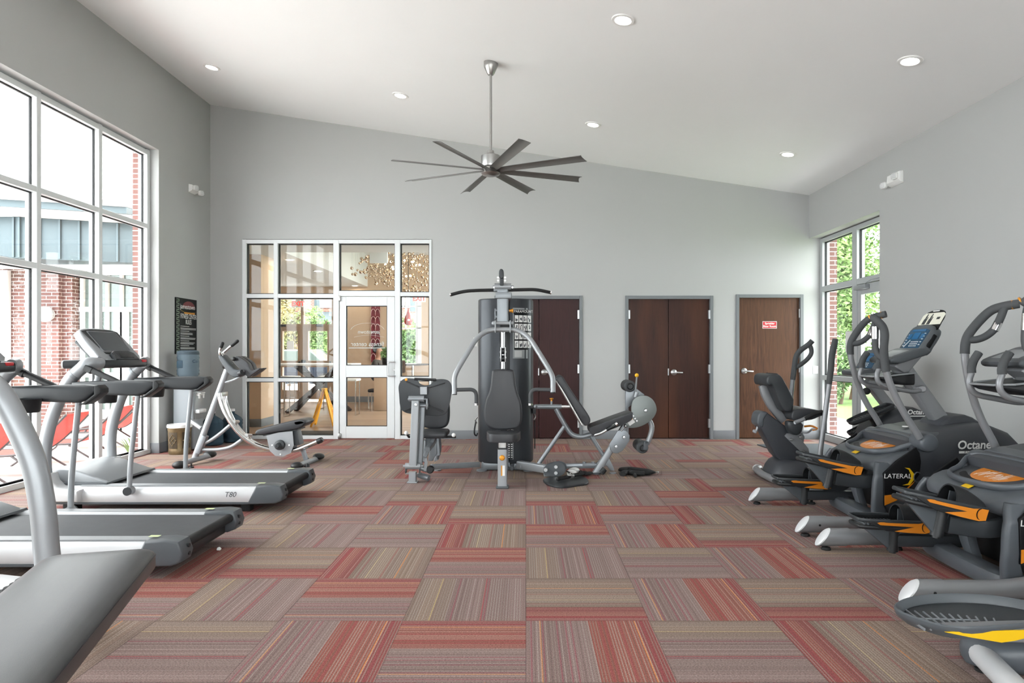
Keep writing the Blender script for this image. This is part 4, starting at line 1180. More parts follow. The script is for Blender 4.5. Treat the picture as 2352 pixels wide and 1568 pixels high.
for dx in (-1.3, 1.3):
    for dy in (-.8, .8): part('wheel', MB().lathe([(0, -.1), (.2, -.1), (.31, -.09), (.32, 0), (.31, .09), (.2, .1), (0, .1)], 24, (x + dx, Y + dy, .3), 'Y'), M['rubber'], cr)
# ---------------------------------------------------------------- treadmills
def mir(mb, s):
    """mirror the builder content in y when s < 0"""
    if s < 0:
        for p in mb.v: p.y = -p.y
        mb.f = [list(reversed(f)) for f in mb.f]
    return mb
def treadmill():
    t = thing('treadmill', 'silver treadmill farther back, facing the window, beside the ab machine', 'treadmill', local=True, group='silver treadmills')
    part('deck_frame', MB().box((-.98, -.30, .075), (.92, .30, .15), .01), M['blk'], t)
    part('belt', MB().prism([(-.95, .155), (.94, .155), (.962, .162), (.972, .18), (.962, .198), (.94, .205), (-.95, .205)], -.285, .285, 'XZ'), M['belt'], t)
    part('rear_roller', MB().rod((.945, -.33, .178), (.945, .33, .178), .03, 16), M['rubber'], t)
    for s in (1, -1):                                     # s=1 builds the near side
        rail = MB().prism([(-.415, .1), (-.42, .14), (-.412, .185), (-.395, .208), (-.375, .217), (-.305, .22), (-.298, .2), (-.298, .085), (-.405, .083)], -1.0, .8, 'YZ')
        r_ = part('side_rail', mir(rail, s), M['silver_l'], t)
        part('rail_tread', mir(MB().box((-.7, -.385, .2165), (.78, -.305, .224), .002, 1), s), M['silver'], r_)
        part('lower_reflection', mir(MB().box((-.95, -.412, .07), (.78, -.3, .088), .002, 1), s), M['mgrey'], r_)  # dark strip standing in for a reflection along the rail's lower edge
        cap = MB().prism([(.7, .074), (.775, .224), (.9, .232), (.975, .222), (1.0, .15), (.985, .1), (.93, .078)], -.43, -.295, 'XZ', .014)
        c_ = part('end_cap', mir(cap, s), M['mgrey'], t)
        sc = MB()
        for zz in (.135, .18): sc.rod((.985, -.345, zz), (1.0, -.345, zz), .012, 12)
        part('bolt_recess', mir(sc, s), M['blk'], c_)
        part('caution_sticker', mir(MB().box((.76, -.36, .2335), (.82, -.325, .2345)), s), mat('pale_green_sticker', 'ccd6a4', .5) if s == 1 else bpy.data.materials['pale_green_sticker'], c_)
        up = spline([(-.955, -.43, .3), (-.962, -.43, .45), (-.95, -.43, .6), (-.905, -.43, .78), (-.83, -.425, .97), (-.755, -.42, 1.108), (-.665, -.415, 1.195), (-.625, -.405, 1.232), (-.59, -.37, 1.232), (-.58, -.31, 1.228)], 5)
        part('upright', mir(MB().tube(up, .052, 18, .043, up=(0, 1, 0)), s), M['silver'], t)
        part('upright_joint', mir(MB().tube([up[26], up[27]], .0545, 18, .0455, up=(0, 1, 0)), s), M['silver_d'], t)
        boot = MB().prism([(-1.05, .1), (-1.04, .22), (-1.025, .335), (-.89, .335), (-.875, .27), (-.83, .225), (-.74, .2), (-.66, .196), (-.66, .1)], -.485, -.36, 'XZ', .022)
        bt = part('boot', mir(boot, s), M['silver_l'], t)
        part('bolt', mir(MB().rod((-.93, -.488, .27), (-.93, -.48, .27), .012).rod((-.86, -.488, .19), (-.86, -.48, .19), .012), s), M['blk'], bt)
        hr = MB().prism([(-.72, .992), (-.72, 1.083), (-.5, 1.092), (-.12, 1.098), (-.05, 1.09), (-.04, 1.05), (-.12, .985), (-.18, .968), (-.4, .975)], -.475, -.385, 'XZ', .022, 3)
        h_ = part('handrail', mir(hr, s), M['dgrey'], t)
        tip = MB().prism([(-.125, .972), (-.05, 1.03), (-.048, 1.093), (-.025, 1.095), (.0, 1.07), (.0, 1.04), (-.03, 1.01), (-.11, .957), (-.165, .955)], -.478, -.382, 'XZ', .012)
        part('rail_tip', mir(tip, s), M['blk'], h_)
        lv = MB().bar([(-.34, -.43, 1.07), (-.4, -.43, 1.1), (-.6, -.43, 1.19)], .045, .042, .014, up=(0, 1, 0)).bar([(-.57, -.43, 1.172), (-.625, -.43, 1.2)], .055, .05, .012, up=(0, 1, 0))
        part('speed_lever', mir(lv, s), M['blk'], h_)
        cp = MB().lathe([(0, .905), (.062, .905), (.068, .915), (.076, .985), (.082, 1.0), (.07, 1.0), (.062, .925), (0, .92)], 24, (-.49, -.36, 0))
        part('cup_holder', mir(cp, s), M['blk'], t)
        po = MB().tube(spline([(-.19, -.435, .98), (-.215, -.438, .75), (-.245, -.442, .45), (-.256, -.447, .2)], 5), .02, 14)
        p_ = part('support_post', mir(po, s), M['silver'], t)
        part('pivot_cap', mir(MB().rod((-.256, -.415, .19), (-.256, -.47, .19), .034, 20), s), M['silver'], p_)
        part('pivot_plug', mir(MB().rod((-.256, -.468, .19), (-.256, -.482, .19), .034, 20, False), s), M['dgrey'], p_)
        part('floor_foot', mir(MB().box((-.85, -.38, 0), (-.75, -.28, .08), .008), s), M['rubber'], t); part('floor_foot', mir(MB().box((.62, -.36, 0), (.7, -.28, .08), .008), s), M['rubber'], t)
    cv = MB().prism([(-1.1, .12), (-1.1, .26), (-1.03, .335), (-.92, .352), (-.78, .335), (-.52, .25), (-.5, .222), (-.62, .2), (-.95, .15)], -.325, .325, 'XZ', .03, 3)
    part('motor_cover', cv, M['silver'], t)
    part('cover_skirt', MB().prism([(-.98, .19), (-.6, .2), (-.49, .225), (-.5, .238), (-.9, .24)], -.36, .36, 'XZ', .006), M['mgrey'], t)
    tr = MB().prism(sp2([(-.86, -.385), (-.66, -.39), (-.57, -.375), (-.525, -.2), (-.51, 0), (-.525, .2), (-.57, .375), (-.66, .39), (-.86, .385)], 3), 1.19, 1.262, 'XY', .022)
    tr_o = part('console_tray', tr, M['dgrey'], t)
    part('tray_panel', MB().box((-.66, -.25, 1.258), (-.555, .25, 1.268), .004), M['silver'], tr_o)
    part('safety_key', MB().box((-.565, .2, 1.235), (-.522, .27, 1.258), .004), M['red'], tr_o)
    part('pulse_grip', MB().bar([(-.68, -.2, 1.07), (-.66, -.2, 1.14), (-.7, -.2, 1.2)], .05, .035, .01, up=(0, 1, 0)), M['silver'], tr_o)
    o, zax = (-.565, 0, 1.255), (-.235, 0, .27)
    ds = MB().frame(o, (0, 1, 0), zax).prism(sp2([(-.25, 0), (.25, 0), (.285, .12), (.28, .25), (.25, .355), (.12, .378), (0, .382), (-.12, .378), (-.25, .355), (-.28, .25), (-.285, .12)], 2), 0, .075, 'XZ', .016)
    d_ = part('display_housing', ds, M['silver'], t)
    part('rear_shell', MB().frame(o, (0, 1, 0), zax).prism([(-.2, .0), (.2, 0), (.25, .3), (.2, .34), (-.2, .34), (-.25, .3)], .06, .12, 'XZ', .03), M['mgrey'], d_)
    part('bezel', MB().frame(o, (0, 1, 0), zax).prism([(-.185, .075), (.185, .075), (.245, .335), (.12, .358), (-.12, .358), (-.245, .335)], -.006, .004, 'XZ', .003), M['blk'], d_)
    so_ = V(o) + V(zax).normalized() * .213
    part('screen_frame', MB().frame(so_, (0, 1, 0), zax).prism(rrect(.40, .235, .012), -.009, 0, 'XZ'), M['silver'], d_)
    for nm, w_, h_, m_ in (('screen', .375, .215, 'screen'),):
        part(nm, MB().frame(so_, (0, 1, 0), zax).prism(rrect(w_, h_, .01), -.012, -.002, 'XZ'), M[m_], d_)
    part('lower_panel', MB().frame(o, (0, 1, 0), zax).prism([(-.17, -.015), (.17, -.015), (.16, .06), (.1, .09), (-.1, .09), (-.16, .06)], -.035, .0, 'XZ', .01), M['dgrey'], d_)
    part('media_slot', MB().frame(o, (0, 1, 0), zax).box((-.1, -.042, .0), (.1, -.03, .06), .006), M['blk'], d_)
    text('lettering', 'T80', .06, (.56, -.4205, .152), (1, 0, 0), (0, .0, 1), M['mgrey'], t, shear=.25)
    return t
TM = treadmill(); TM.location = (-3.0, 5.86, 0)
t2 = copy_tree(TM); t2.location = (-3.0, 4.27, 0)
for c_ in list(t2.children):
    if c_.name.startswith('lettering'): bpy.data.objects.remove(c_)
t2['label'] = 'nearer silver treadmill, its belt end beside the foreground bench'

# ---------------------------------------------------------------- upright bike at far left, mostly out of frame
bk = thing('exercise_bike', 'curved grey column of an exercise bike leaning out of the left edge', 'exercise bike', (-2.6, 3.05, 0))
YBK = 3.05
arc = spline([(-2.2, YBK, .26), (-2.215, YBK, .4), (-2.235, YBK, .61), (-2.275, YBK, .81), (-2.35, YBK, .99), (-2.445, YBK, 1.15), (-2.6, YBK, 1.27), (-2.8, YBK, 1.34)], 6)
part('column', MB().tube(arc, .053, 20, .05, up=(0, 1, 0)), M['silver'], bk)
part('collar', MB().tube([(-2.195, YBK, .22), (-2.2, YBK, .3)], .062, 20).box((-2.27, YBK - .07, .16), (-2.13, YBK + .07, .25), .02), M['silver_l'], bk)
part('base_housing', MB().prism([(-3.2, .06), (-3.2, .24), (-3.0, .3), (-2.5, .27), (-2.2, .235), (-2.08, .16), (-2.06, .06)], YBK - .13, YBK + .13, 'XZ', .045, 4), M['silver_l'], bk)
part('stabilizer', MB().rod((-2.2, YBK - .27, .045), (-2.2, YBK + .27, .045), .04, 16).rod((-3.15, YBK - .27, .045), (-3.15, YBK + .27, .045), .04, 16), M['mgrey'], bk)
bel = []
for i in range(40):
    f = i / 39; bel.append(V((-2.17 - .55 * f, YBK - .19, .335 - .27 * f ** .8)))
part('bellows_hose', MB().tube(bel, .035, 14, scale=[1 if i % 2 else .82 for i in range(40)]), M['rubber'], bk)
hdp = MB().prism(sp2([(-3.0, 1.27), (-2.86, 1.24), (-2.78, 1.26), (-2.76, 1.32), (-2.78, 1.38), (-2.88, 1.4), (-3.0, 1.39)], 4), YBK - .09, YBK + .09, 'XZ', .03, 3)
part('console_head', hdp, M['blk'], bk)
part('console_screen', MB().frame((-2.93, YBK, 1.42), (0, 1, 0), (.4, 0, .9)).box((-.14, 0, 0), (.14, .05, .2), .015), M['dgrey'], bk)
part('handlebar', MB().tube(fillet([(-3.0, YBK - .25, 1.4), (-2.95, YBK - .25, 1.3), (-2.82, YBK, 1.28), (-2.95, YBK + .25, 1.3), (-3.0, YBK + .25, 1.4)], .06), .016, 12), M['rubber'], bk)
part('seat_post', MB().rod((-3.05, YBK, .25), (-3.15, YBK, .85), .03, 14), M['silver'], bk)
part('saddle', MB().prism(sp2([(-2.95, YBK), (-3.1, YBK - .05), (-3.25, YBK - .12), (-3.32, YBK), (-3.25, YBK + .12), (-3.1, YBK + .05)], 4), .85, .92, 'XY', .025), M['vinyl'], bk)

# ---------------------------------------------------------------- foreground bench
bn = thing('weight_bench', 'black vinyl padded bench in the left foreground', 'bench', (-1.4, 1.9, 0))
dirv = V((-.265, 1, .061)).normalized(); side = dirv.cross(V((0, 0, 1))).normalized(); nrm = side.cross(dirv)
o = V((-1.475, 2.3, .64))
def bp(a, b, c): return o + side * a + dirv * b + nrm * c
out = []
W2, LN = .175, 1.25
# outline with generous front corners
for cx, cy, r_, a0 in ((W2 - .045, -.045, .045, 0), (-W2 + .055, -.055, .055, 90), (-W2 + .03, -LN + .03, .03, 180), (W2 - .03, -LN + .03, .03, 270)):
    for i in range(6):
        a = R(a0 + 18 * i); out.append((cx + r_ * math.cos(a), cy + r_ * math.sin(a)))
pad = MB(); n = len(out)
lay = [(-.003, -.066, .99), (0, -.06, 1.0), (0, -.02, 1.0), (-.0025, -.012, 1), (-.008, -.006, 1), (-.016, -.001, 1), (-.035, .004, 1), (-.07, .008, 1), (-.12, .011, 1)]
rings = []
for ins, h, _ in lay:
    ring = []
    for a, b in out:
        ca, cb = max(-W2 + .0, min(W2, a)), b
        l = V((a, b + LN / 2, 0))
        k = V((l.x * (1 + ins / W2), l.y * (1 + ins / (LN / 2)), 0))
        ring.append(bp(k.x, k.y - LN / 2, h))
    rings.append(ring)
pad.loft(rings)
po = part('pad', pad, M['vinyl_l'], bn)
seam = MB().tube([bp(a * .995, (b + LN / 2) * .999 - LN / 2, -.019) for a, b in out], .0022, 6, closed=True)
part('seam', seam, M['vinyl'], po)
part('backing_board', MB().prism([(-.14, -LN + .06), (.14, -LN + .06), (.14, -.06), (-.14, -.06)], -.085, -.06, 'XY'), M['blk'], bn)
b_ = bpy.data.objects['backing_board'].data
for v in b_.vertices:
    q = v.co + WOFF['weight_bench']; w_ = bp(q.x, q.y, q.z) - WOFF['weight_bench']; v.co = w_
fm = MB()
fm.bar([bp(0, -.1, -.12), bp(0, -LN + .1, -.12)], .06, .07, .008)
for b in (-.62, -LN + .12):
    p = bp(0, b, -.13); fm.bar([p, (p.x, p.y, .05)], .06, .06, .008, up=(0, 1, 0))
part('frame', fm, M['silver_d'], bn)
for b in (-.62, -LN + .12):
    p = bp(0, b, 0); e = side * .24
    part('floor_bar', MB().bar([(p.x - e.x, p.y - e.y, .03), (p.x + e.x, p.y + e.y, .03)], .06, .06, .01), M['silver_d'], bn)

# ---------------------------------------------------------------- abdominal coaster
AY = 7.85
def q(px, py, dy=0.): return P(px, py, AY + dy)
ab = thing('ab_machine', 'silver abdominal exerciser with chrome curved rails by the glazed screen', 'exercise machine', (-3.3, AY, 0))
part('main_post', MB().tube([q(447, 1052), q(528, 832)], .036, 16, .03), M['silver'], ab)
part('height_sleeve', MB().bar([q(456, 1040), q(472, 1000)], .06, .08, .01, up=(0, 1, 0)), M['silver_d'], ab)
part('brace_tube', MB().tube(spline([q(436, 965, .12), q(450, 975, .06), q(463, 984)], 4), .024, 12), M['silver'], ab)
part('curved_brace', MB().tube(spline([q(464, 1020), q(485, 1010), q(505, 996), q(530, 975)], 6), .021, 12), M['silver'], ab)
part('curved_brace', MB().tube(spline([q(462, 1032), q(500, 1032), q(530, 1026), q(555, 1010)], 6), .021, 12), M['silver'], ab)
for dy, dx in ((-.07, 0), (.11, 12)):
    rp_ = [(504, 902), (507, 920), (516, 945), (530, 970), (550, 995), (575, 1015), (605, 1028), (640, 1034), (678, 1033), (705, 1024), (735, 1011)]
    rl = MB().tube(spline([q(a + dx * (1 - i / 10), b, dy) for i, (a, b) in enumerate(rp_)], 5), .027, 14)
    part('curved_rail', rl, M['chrome'], ab)
    part('rail_bumper', MB().rod(q(729, 1014, dy), q(738, 1010, dy), .034, 14).rod(q(738, 1010, dy), q(741, 1008, dy), .028, 14), M['blk'], ab)
part('rail_bracket', MB().box(q(503, 912, -.1), q(522, 899, .14), .008), M['nickel'], ab)
for a, b in ((541, 968), (570, 999)):
    part('rail_tie', MB().rod(q(a - 4, b, -.07), q(a + 6, b, .11), .02, 12), M['nickel'], ab)
ft = part('front_foot', MB().tube([q(407, 1067, -.28), q(488, 1044, .22)], .031, 14), M['silver'], ab)
for a, b, dy, d2 in ((412, 1067, -.28, -.12), (482, 1043, .22, .12)):
    e = q(a, b, dy); part('foot_cap', MB().ell(e, (.075, .09, .044), 16, 10), M['blk'], ft)
for dy in (-.28, .22):
    p = q(445, 1060, dy); part('leveller', MB().rod((p.x + .1 * dy, p.y, .008), (p.x + .1 * dy, p.y, .05), .01).lathe([(0, 0), (.03, 0), (.025, .015), (0, .018)], 16, (p.x + .1 * dy, p.y, 0)), M['blk'], ft)
rt = part('rear_foot', MB().tube([q(688, 1068, -.26), q(730, 1052, .24)], .031, 14), M['silver'], ab)
for a, b, dy in ((682, 1069, -.26), (732, 1048, .24)):
    part('foot_cap', MB().ell(q(a, b, dy), (.07, .08, .042), 16, 10), M['blk'], rt)
for dy in (-.22, .2):
    p = q(706, 1060, dy); part('leveller', MB().lathe([(0, 0), (.03, 0), (.025, .02), (.01, .04), (0, .04)], 16, (p.x, p.y, 0)), M['blk'], rt)
part('rear_post', MB().bar([q(694, 1028), q(704, 1058)], .05, .04, .006, up=(0, 1, 0)), M['silver_d'], ab)
# carriage
for dy in (-.115, .15):
    pl_ = MB().prism([(p.x, p.z) for p in [q(a, b, min(0, dy)) for a, b in ((612, 1000), (620, 1035), (632, 1046), (650, 1048), (668, 1040), (675, 1022), (672, 990), (640, 993))]], AY + dy - .004, AY + dy + .004, 'XZ')
    part('carriage_plate', pl_, M['silver'], ab)
bl = MB()
for a, b in ((625, 1022), (664, 1022), (644, 1043)): bl.rod(q(a, b, -.13), q(a, b, -.115), .009, 12)
part('carriage_bolts', bl, M['nickel'], ab)
part('swivel_knob', MB().lathe([(0, -.11), (.02, -.11), (.03, -.09), (.032, -.05), (.058, -.04), (.06, .0), (0, .0)], 24, q(644, 1021, -.115), 'Y'), M['dgrey'], ab)
part('carriage_rear', MB().prism([(p.x, p.z) for p in [q(a, b) for a, b in ((670, 988), (684, 984), (692, 1020), (676, 1022))]], AY - .05, AY + .1, 'XZ', .006), M['mgrey'], ab)
kp = MB().prism(sp2([(p.x, p.z) for p in [q(a, b) for a, b in ((599, 985), (600, 996), (640, 990), (690, 982), (708, 972), (709, 965), (697, 961), (665, 967), (630, 976))]], 3), AY - .13, AY + .2, 'XZ', .02, 3)
kpo = part('knee_pad', kp, M['vinyl'], ab)
part('pad_board', MB().prism([(p.x, p.z) for p in [q(a, b) for a, b in ((612, 996), (612, 999), (690, 986), (690, 983))]], AY - .1, AY + .17, 'XZ'), M['blk'], ab)
for dy in (-.13, .04):
    part('knee_divider', MB().prism(sp2([(p.x, p.z) for p in [q(a, b) for a, b in ((684, 966), (688, 974), (706, 970), (710, 966), (700, 961))]], 3), AY + dy, AY + dy + .15, 'XZ', .02), M['vinyl'], kpo)
# handles, elbow pads, monitor
for pts, dy in ((((505, 812), (505, 805), (512, 785)), -.12), (((510, 812), (524, 800), (548, 781)), .14)):
    pp_ = [q(a, b, dy) for a, b in pts]
    part('hand_grip', MB().rod(pp_[1] * .6 + pp_[2] * .4 if False else pp_[1].lerp(pp_[2], .25), pp_[2], .021, 14, True), M['rubber'], ab)
    part('handle_tube', MB().tube(fillet([q(515, 824), pp_[0], pp_[1], pp_[1].lerp(pp_[2], .3)], .05), .016, 12), M['chrome'], ab)
sh_ = MB().prism(sp2([(p.x, p.z) for p in [q(a, b) for a, b in ((510, 820), (518, 816), (545, 846), (566, 848), (569, 854), (553, 865), (538, 862), (525, 846))]], 3), AY - .1, AY + .06, 'XZ', .02)
part('arm_shroud', sh_, M['mgrey'], ab)
part('shroud_end', MB().tube([q(551, 858, -.1), q(558, 855, -.11)], .05, 20, .035, up=(0, 0, 1)), M['dgrey'], ab)
for dy in (-.03, .09):
    part('elbow_pad', MB().prism(sp2([(p.x, p.z) for p in [q(a, b) for a, b in ((541, 826), (545, 819), (555, 819), (575, 834), (583, 850), (600, 845), (601, 848), (581, 862), (574, 864), (558, 848))]], 3), AY + dy - .045, AY + dy + .045, 'XZ', .018), M['vinyl'], ab)
part('monitor_knob', MB().ell(q(537, 824, -.1), .026, 14, 10), M['blk'], ab)
part('shroud_brace', MB().tube(spline([q(517, 878), q(535, 873), q(552, 865)], 4), .016, 10), M['silver'], ab)
part('rear_knob', MB().lathe([(0, 0), (.045, .0), (.05, .03), (0, .05)], 18, q(514, 838, -.05), 'X'), M['blk'], ab)

# ---------------------------------------------------------------- rules poster
ps = thing('rules_poster', 'tall black fitness centre rules poster on the wall above the water bottle', 'poster', (XL, 9.34, 1.30))
y0, y1, z0, z1 = 9.05, 9.635, 1.30, 2.083
part('board', MB().box((XL, y0, z0), (XL + .012, y1, z1), .002, 1), M['print_k'], ps)
xs = XL + .0125
def pt(name, body, size, fy, fz, m, **k):
    return text(name, body, size, (xs, y0 + (y1 - y0) * fy, z1 - (z1 - z0) * fz), (0, 1, 0), (0, 0, 1), m, ps, **k)
part('brand_arch', MB().prism([(y0 + .18 + .18 * (1 + math.cos(a)), z1 - .135 + .1 * math.sin(a)) for a in [R(i * 12) for i in range(16)]], xs - .001, xs, 'YZ'), mat('dark_red_print', '6a1f27', .5, var=0), ps)
pt('lettering', 'jamestown', .098, .56, .15, M['print_w'], sx=.95)
swm = MB()
swm.sweep([V((xs, y0 + .13 + .43 * t, z1 - .168 - .03 * t - .025 * math.sin(t * PI * 1.3))) for t in [i / 10 for i in range(11)]], rrect(.0012, .02, .0004, 1), up=(1, 0, 0), scale=[.2 + .8 * math.sin(PI * (i + .5) / 11) for i in range(11)])
part('gold_swoosh', swm, M['yellow'], ps)
part('gold_band', MB().box((xs - .001, y0 + .23, z1 - .215), (xs, y0 + .53, z1 - .192)), M['gold'], ps)
pt('lettering', 'FITNESS CENTER', .095, .6, .325, M['print_w'], sx=.62)
pt('lettering', 'RULES', .095, .6, .425, M['print_w'], sx=.62)
rl = random.Random(2); tx = MB()
zz = z1 - .39
for i in range(16):
    ln = (.75 + .25 * rl.random()) if i % 3 else .55
    tx.box((xs - .001, y0 + .13, zz - .006), (xs, y0 + .13 + (y1 - y0 - .15) * ln, zz)); zz -= .0165 if i % 3 == 1 else .026
part('rule_lines', tx, M['print_w'], ps)
st_ = MB()
n = 26
zt_ = [z1 - .02 - (z1 - z0 - .04) * i / n for i in range(n + 1)]
for i in range(n):
    ya, yb = y0 + .03, y0 + .095
    st_.box((xs - .001, ya if i % 2 else yb - .008, zt_[i + 1]), (xs, ya + .008 if i % 2 else yb, zt_[i] + .0)); st_.box((xs - .001, ya, zt_[i] - .006), (xs, yb, zt_[i]))
part('zigzag_border', st_, mat('sage_print', '9fb59a', .5, var=0), ps)

# ---------------------------------------------------------------- water dispenser, bottles, bin
wx, wy = -4.61, 8.98
M['disp'] = mat('pale_grey_dispenser', '8f959a', .4, var=.02)
wdp = thing('water_dispenser', 'pale grey water dispenser cabinet behind the treadmill handrail', 'water dispenser', (wx, wy, 0))
part('cabinet', MB().box((wx - .12, wy - .145, .02), (wx + .15, wy + .145, .955), .02, 3), M['disp'], wdp)
part('top_collar', MB().lathe([(.12, .95), (.135, .955), (.135, .975), (.11, .985), (.0, .98)], 28, (wx + .01, wy, 0)), M['white'], wdp)
part('tap_recess', MB().box((wx + .148, wy - .11, .42), (wx + .156, wy + .11, .8), .01), M['silver'], wdp)
part('drip_tray', MB().box((wx + .14, wy - .1, .5), (wx + .215, wy + .1, .555), .012), M['silver_l'], wdp)
for dy in (-.055, .055):
    part('tap', MB().rod((wx + .15, wy + dy, .75), (wx + .2, wy + dy, .745), .016).rod((wx + .19, wy + dy, .755), (wx + .19, wy + dy, .7), .013).box((wx + .165, wy + dy - .012, .765), (wx + .215, wy + dy + .012, .78), .004), M['white'], wdp)
M['water'] = mat('blue_water_bottle', '9fb4c4', .1, var=.05, trans=.8, ior=1.15)
M['water_d'] = mat('deep_blue_water_bottle', '5c7688', .1, var=.05, trans=.6, ior=1.15)
def bottle(x, y, z, up, name, label, m, brand=None, group=None):
    t = thing(name, label, 'water bottle', (x, y, z), group=group)
    h = .36
    pr = [(0, 0), (.11, 0), (.135, .015), (.142, .05), (.134, .075), (.142, .1), (.134, .13), (.138, .15), (.138, .225), (.133, .25), (.142, .275), (.136, .3), (.14, .325), (.115, .365), (.05, .41), (.028, .425), (.028, .46), (0, .46)]
    if up: pr = [(r_, .36 - zz) for r_, zz in pr if zz <= .366][::-1]
    part('bottle_body', MB().lathe(pr, 32, (x, y, z)), m, t)
    if up:
        part('grip_recess', MB().box((x - .085, y - .142, z + .12), (x - .0, y - .115, z + .225), .02), M['water_d'], t)
    else:
        part('cap', MB().lathe([(0, .455), (.031, .455), (.033, .47), (.03, .49), (0, .492)], 20, (x, y, z)), M['white'], t)
    if brand:
        for i, chh in enumerate(brand):
            a = R(-34 + i * 17); text('lettering', chh, .06, (x + .1435 * math.cos(a), y + .1435 * math.sin(a), z + .21), (-math.sin(a), math.cos(a), 0), (0, 0, 1), mat('navy_print', '22374f', .5, var=0), t)
bottle(wx + .01, wy, .992, True, 'dispenser_bottle', 'clear blue water bottle inverted on the dispenser', M['water'], 'Cul')
bottle(-4.47, 9.42, 0, False, 'floor_bottle', 'blue water bottle on the floor nearest the dispenser', M['water_d'], None, 'spare water bottles on the floor')
bottle(-4.33, 9.74, 0, False, 'floor_bottle', 'blue water bottle on the floor nearest the end wall', M['water_d'], None, 'spare water bottles on the floor')
bx_, by_ = -4.535, 8.64
tc_ = thing('waste_bin', 'round bronze patterned waste bin with white liner by the window jamb', 'bin', (bx_, by_, 0))
M['bronze'] = mat('pressed_bronze', '7d6c50', .4, .6, var=.25, vs=40, bump=.5, bs=120)
M['bronze_d'] = mat('dark_bronze_panel', '4a4032', .45, .5, var=.2, vs=60)
part('bin_body', MB().lathe([(0, .0), (.128, .0), (.132, .008), (.134, .06), (.131, .07), (.138, .3), (.143, .31), (.143, .36), (.146, .375), (.138, .378), (.12, .03), (0, .03)], 40, (bx_, by_, 0)), M['bronze'], tc_)
part('liner', MB().lathe([(.15, .345), (.152, .365), (.147, .385), (.135, .385), (.132, .36)], 40, (bx_, by_, 0)), M['white'], tc_)
for a0 in (-125, -50):
    pm = MB(); rings = []
    for a in range(0, 51, 10):
        aa = R(a0 + a); rings.append([(bx_ + (.1375 + .004 * (zz / .3)) * math.cos(aa), by_ + (.1375 + .004 * (zz / .3)) * math.sin(aa), zz) for zz in (.08, .29)])
    pm.loft(rings, cap=False, closed=False)
    p_ = part('pattern_panel', pm, M['bronze_d'], tc_)
    dm = MB()
    for u_, v_ in ((.5, .1), (.5, .5), (.5, .9), (.2, .3), (.8, .3), (.2, .7), (.8, .7), (0, .5), (1, .5)):
        aa = R(a0 + 5 + 40 * u_); zz = .1 + .17 * v_; dm.ell((bx_ + .142 * math.cos(aa), by_ + .142 * math.sin(aa), zz), .008, 8, 6)
    for (u0, v0), (u1, v1) in (((.5, .1), (0, .5)), ((0, .5), (.5, .9)), ((.5, .9), (1, .5)), ((1, .5), (.5, .1)), ((.2, .3), (.8, .7)), ((.8, .3), (.2, .7))):
        aa, ab_ = R(a0 + 5 + 40 * u0), R(a0 + 5 + 40 * u1)
        dm.tube([(bx_ + .1425 * math.cos(aa), by_ + .1425 * math.sin(aa), .1 + .17 * v0), (bx_ + .145 * math.cos((aa + ab_) / 2), by_ + .145 * math.sin((aa + ab_) / 2), .1 + .085 * (v0 + v1)), (bx_ + .1425 * math.cos(ab_), by_ + .1425 * math.sin(ab_), .1 + .17 * v1)], .003, 6)
    part('studs', dm, M['bronze'], p_)
# scrap of paper on the carpet
c = P(503, 1262, 4.42); c.z = 0
pm = MB(); rr_ = random.Random(8)
pm.loft([[(c.x + r_ * math.cos(a) * (.8 + .4 * rr_.random()), c.y + r_ * .8 * math.sin(a), h_ + .004 * rr_.random()) for a in [2 * PI * i / 8 for i in range(8)]] for r_, h_ in ((.014, 0), (.018, .006), (.012, .014), (.004, .02))])
solo('paper_scrap', pm, M['print_w'], 'tiny white paper scrap on the carpet behind the nearer treadmill', 'scrap')
# ---------------------------------------------------------------- multi station gym in the centre
mg = thing('multi_gym', 'grey multi station weight machine with dark tower in the middle of the room', 'weight machine', (-.233, 7.4, 0))
cx, ty = -.233, 7.45
M['tower'] = mat('dark_grey_tower_shroud', '383b3f', .38, .35, var=.03)
half = [(.31, .36), (.318, .2), (.312, .09), (.29, .0), (.24, -.06), (.17, -.1), (.085, -.12), (.055, -.122)]
def shroud(s):
    pts = [(cx + s * a, ty + b) for a, b in half] + [(cx + s * .055, ty + .36)]
    return sp2(pts[:-2], 4, False) + pts[-2:]
for s in (-1, 1):
    part('tower_shroud', MB().prism(shroud(s), .085, 1.925, 'XY', .012), M['tower'], mg)
part('tower_back', MB().box((cx - .056, ty - .02, .085), (cx + .056, ty + .34, 1.9)), M['blk'], mg)
part('tower_plinth', MB().box((cx - .27, ty - .06, .005), (cx + .27, ty + .36, .1), .02), M['silver_d'], mg)
for s in (-1, 1):
    part('floor_foot', MB().lathe([(0, 0), (.06, 0), (.06, .012), (.03, .022), (0, .022)], 20, (cx + s * .26, ty - .07, 0)), M['silver_d'], mg)
ws = MB()
for i in range(14):
    p = P(1172.5, 986 + i * 4.9, 7.32); ws.box((p.x - .03, 7.325, p.z - .008), (p.x + .03, 7.36, p.z + .008), .002)
wst = part('weight_stack_labels', ws, M['blk'], mg)
wl = MB()
for i in range(14):
    p = P(1172.5, 986 + i * 4.9, 7.32)
    for dx in (-.017, .012): wl.box((p.x + dx - .006, 7.323, p.z - .004), (p.x + dx + .009, 7.327, p.z + .004))
part('weight_numbers', wl, M['print_w'], wst)
ol = MB(); a, b = P(1166.5, 983, 7.32), P(1178.5, 1055, 7.32)
ol.tube([(a.x, 7.326, a.z), (b.x, 7.326, a.z), (b.x, 7.326, b.z), (a.x, 7.326, b.z)], .003, 6, closed=True)
part('label_outline', ol, M['silver'], wst)
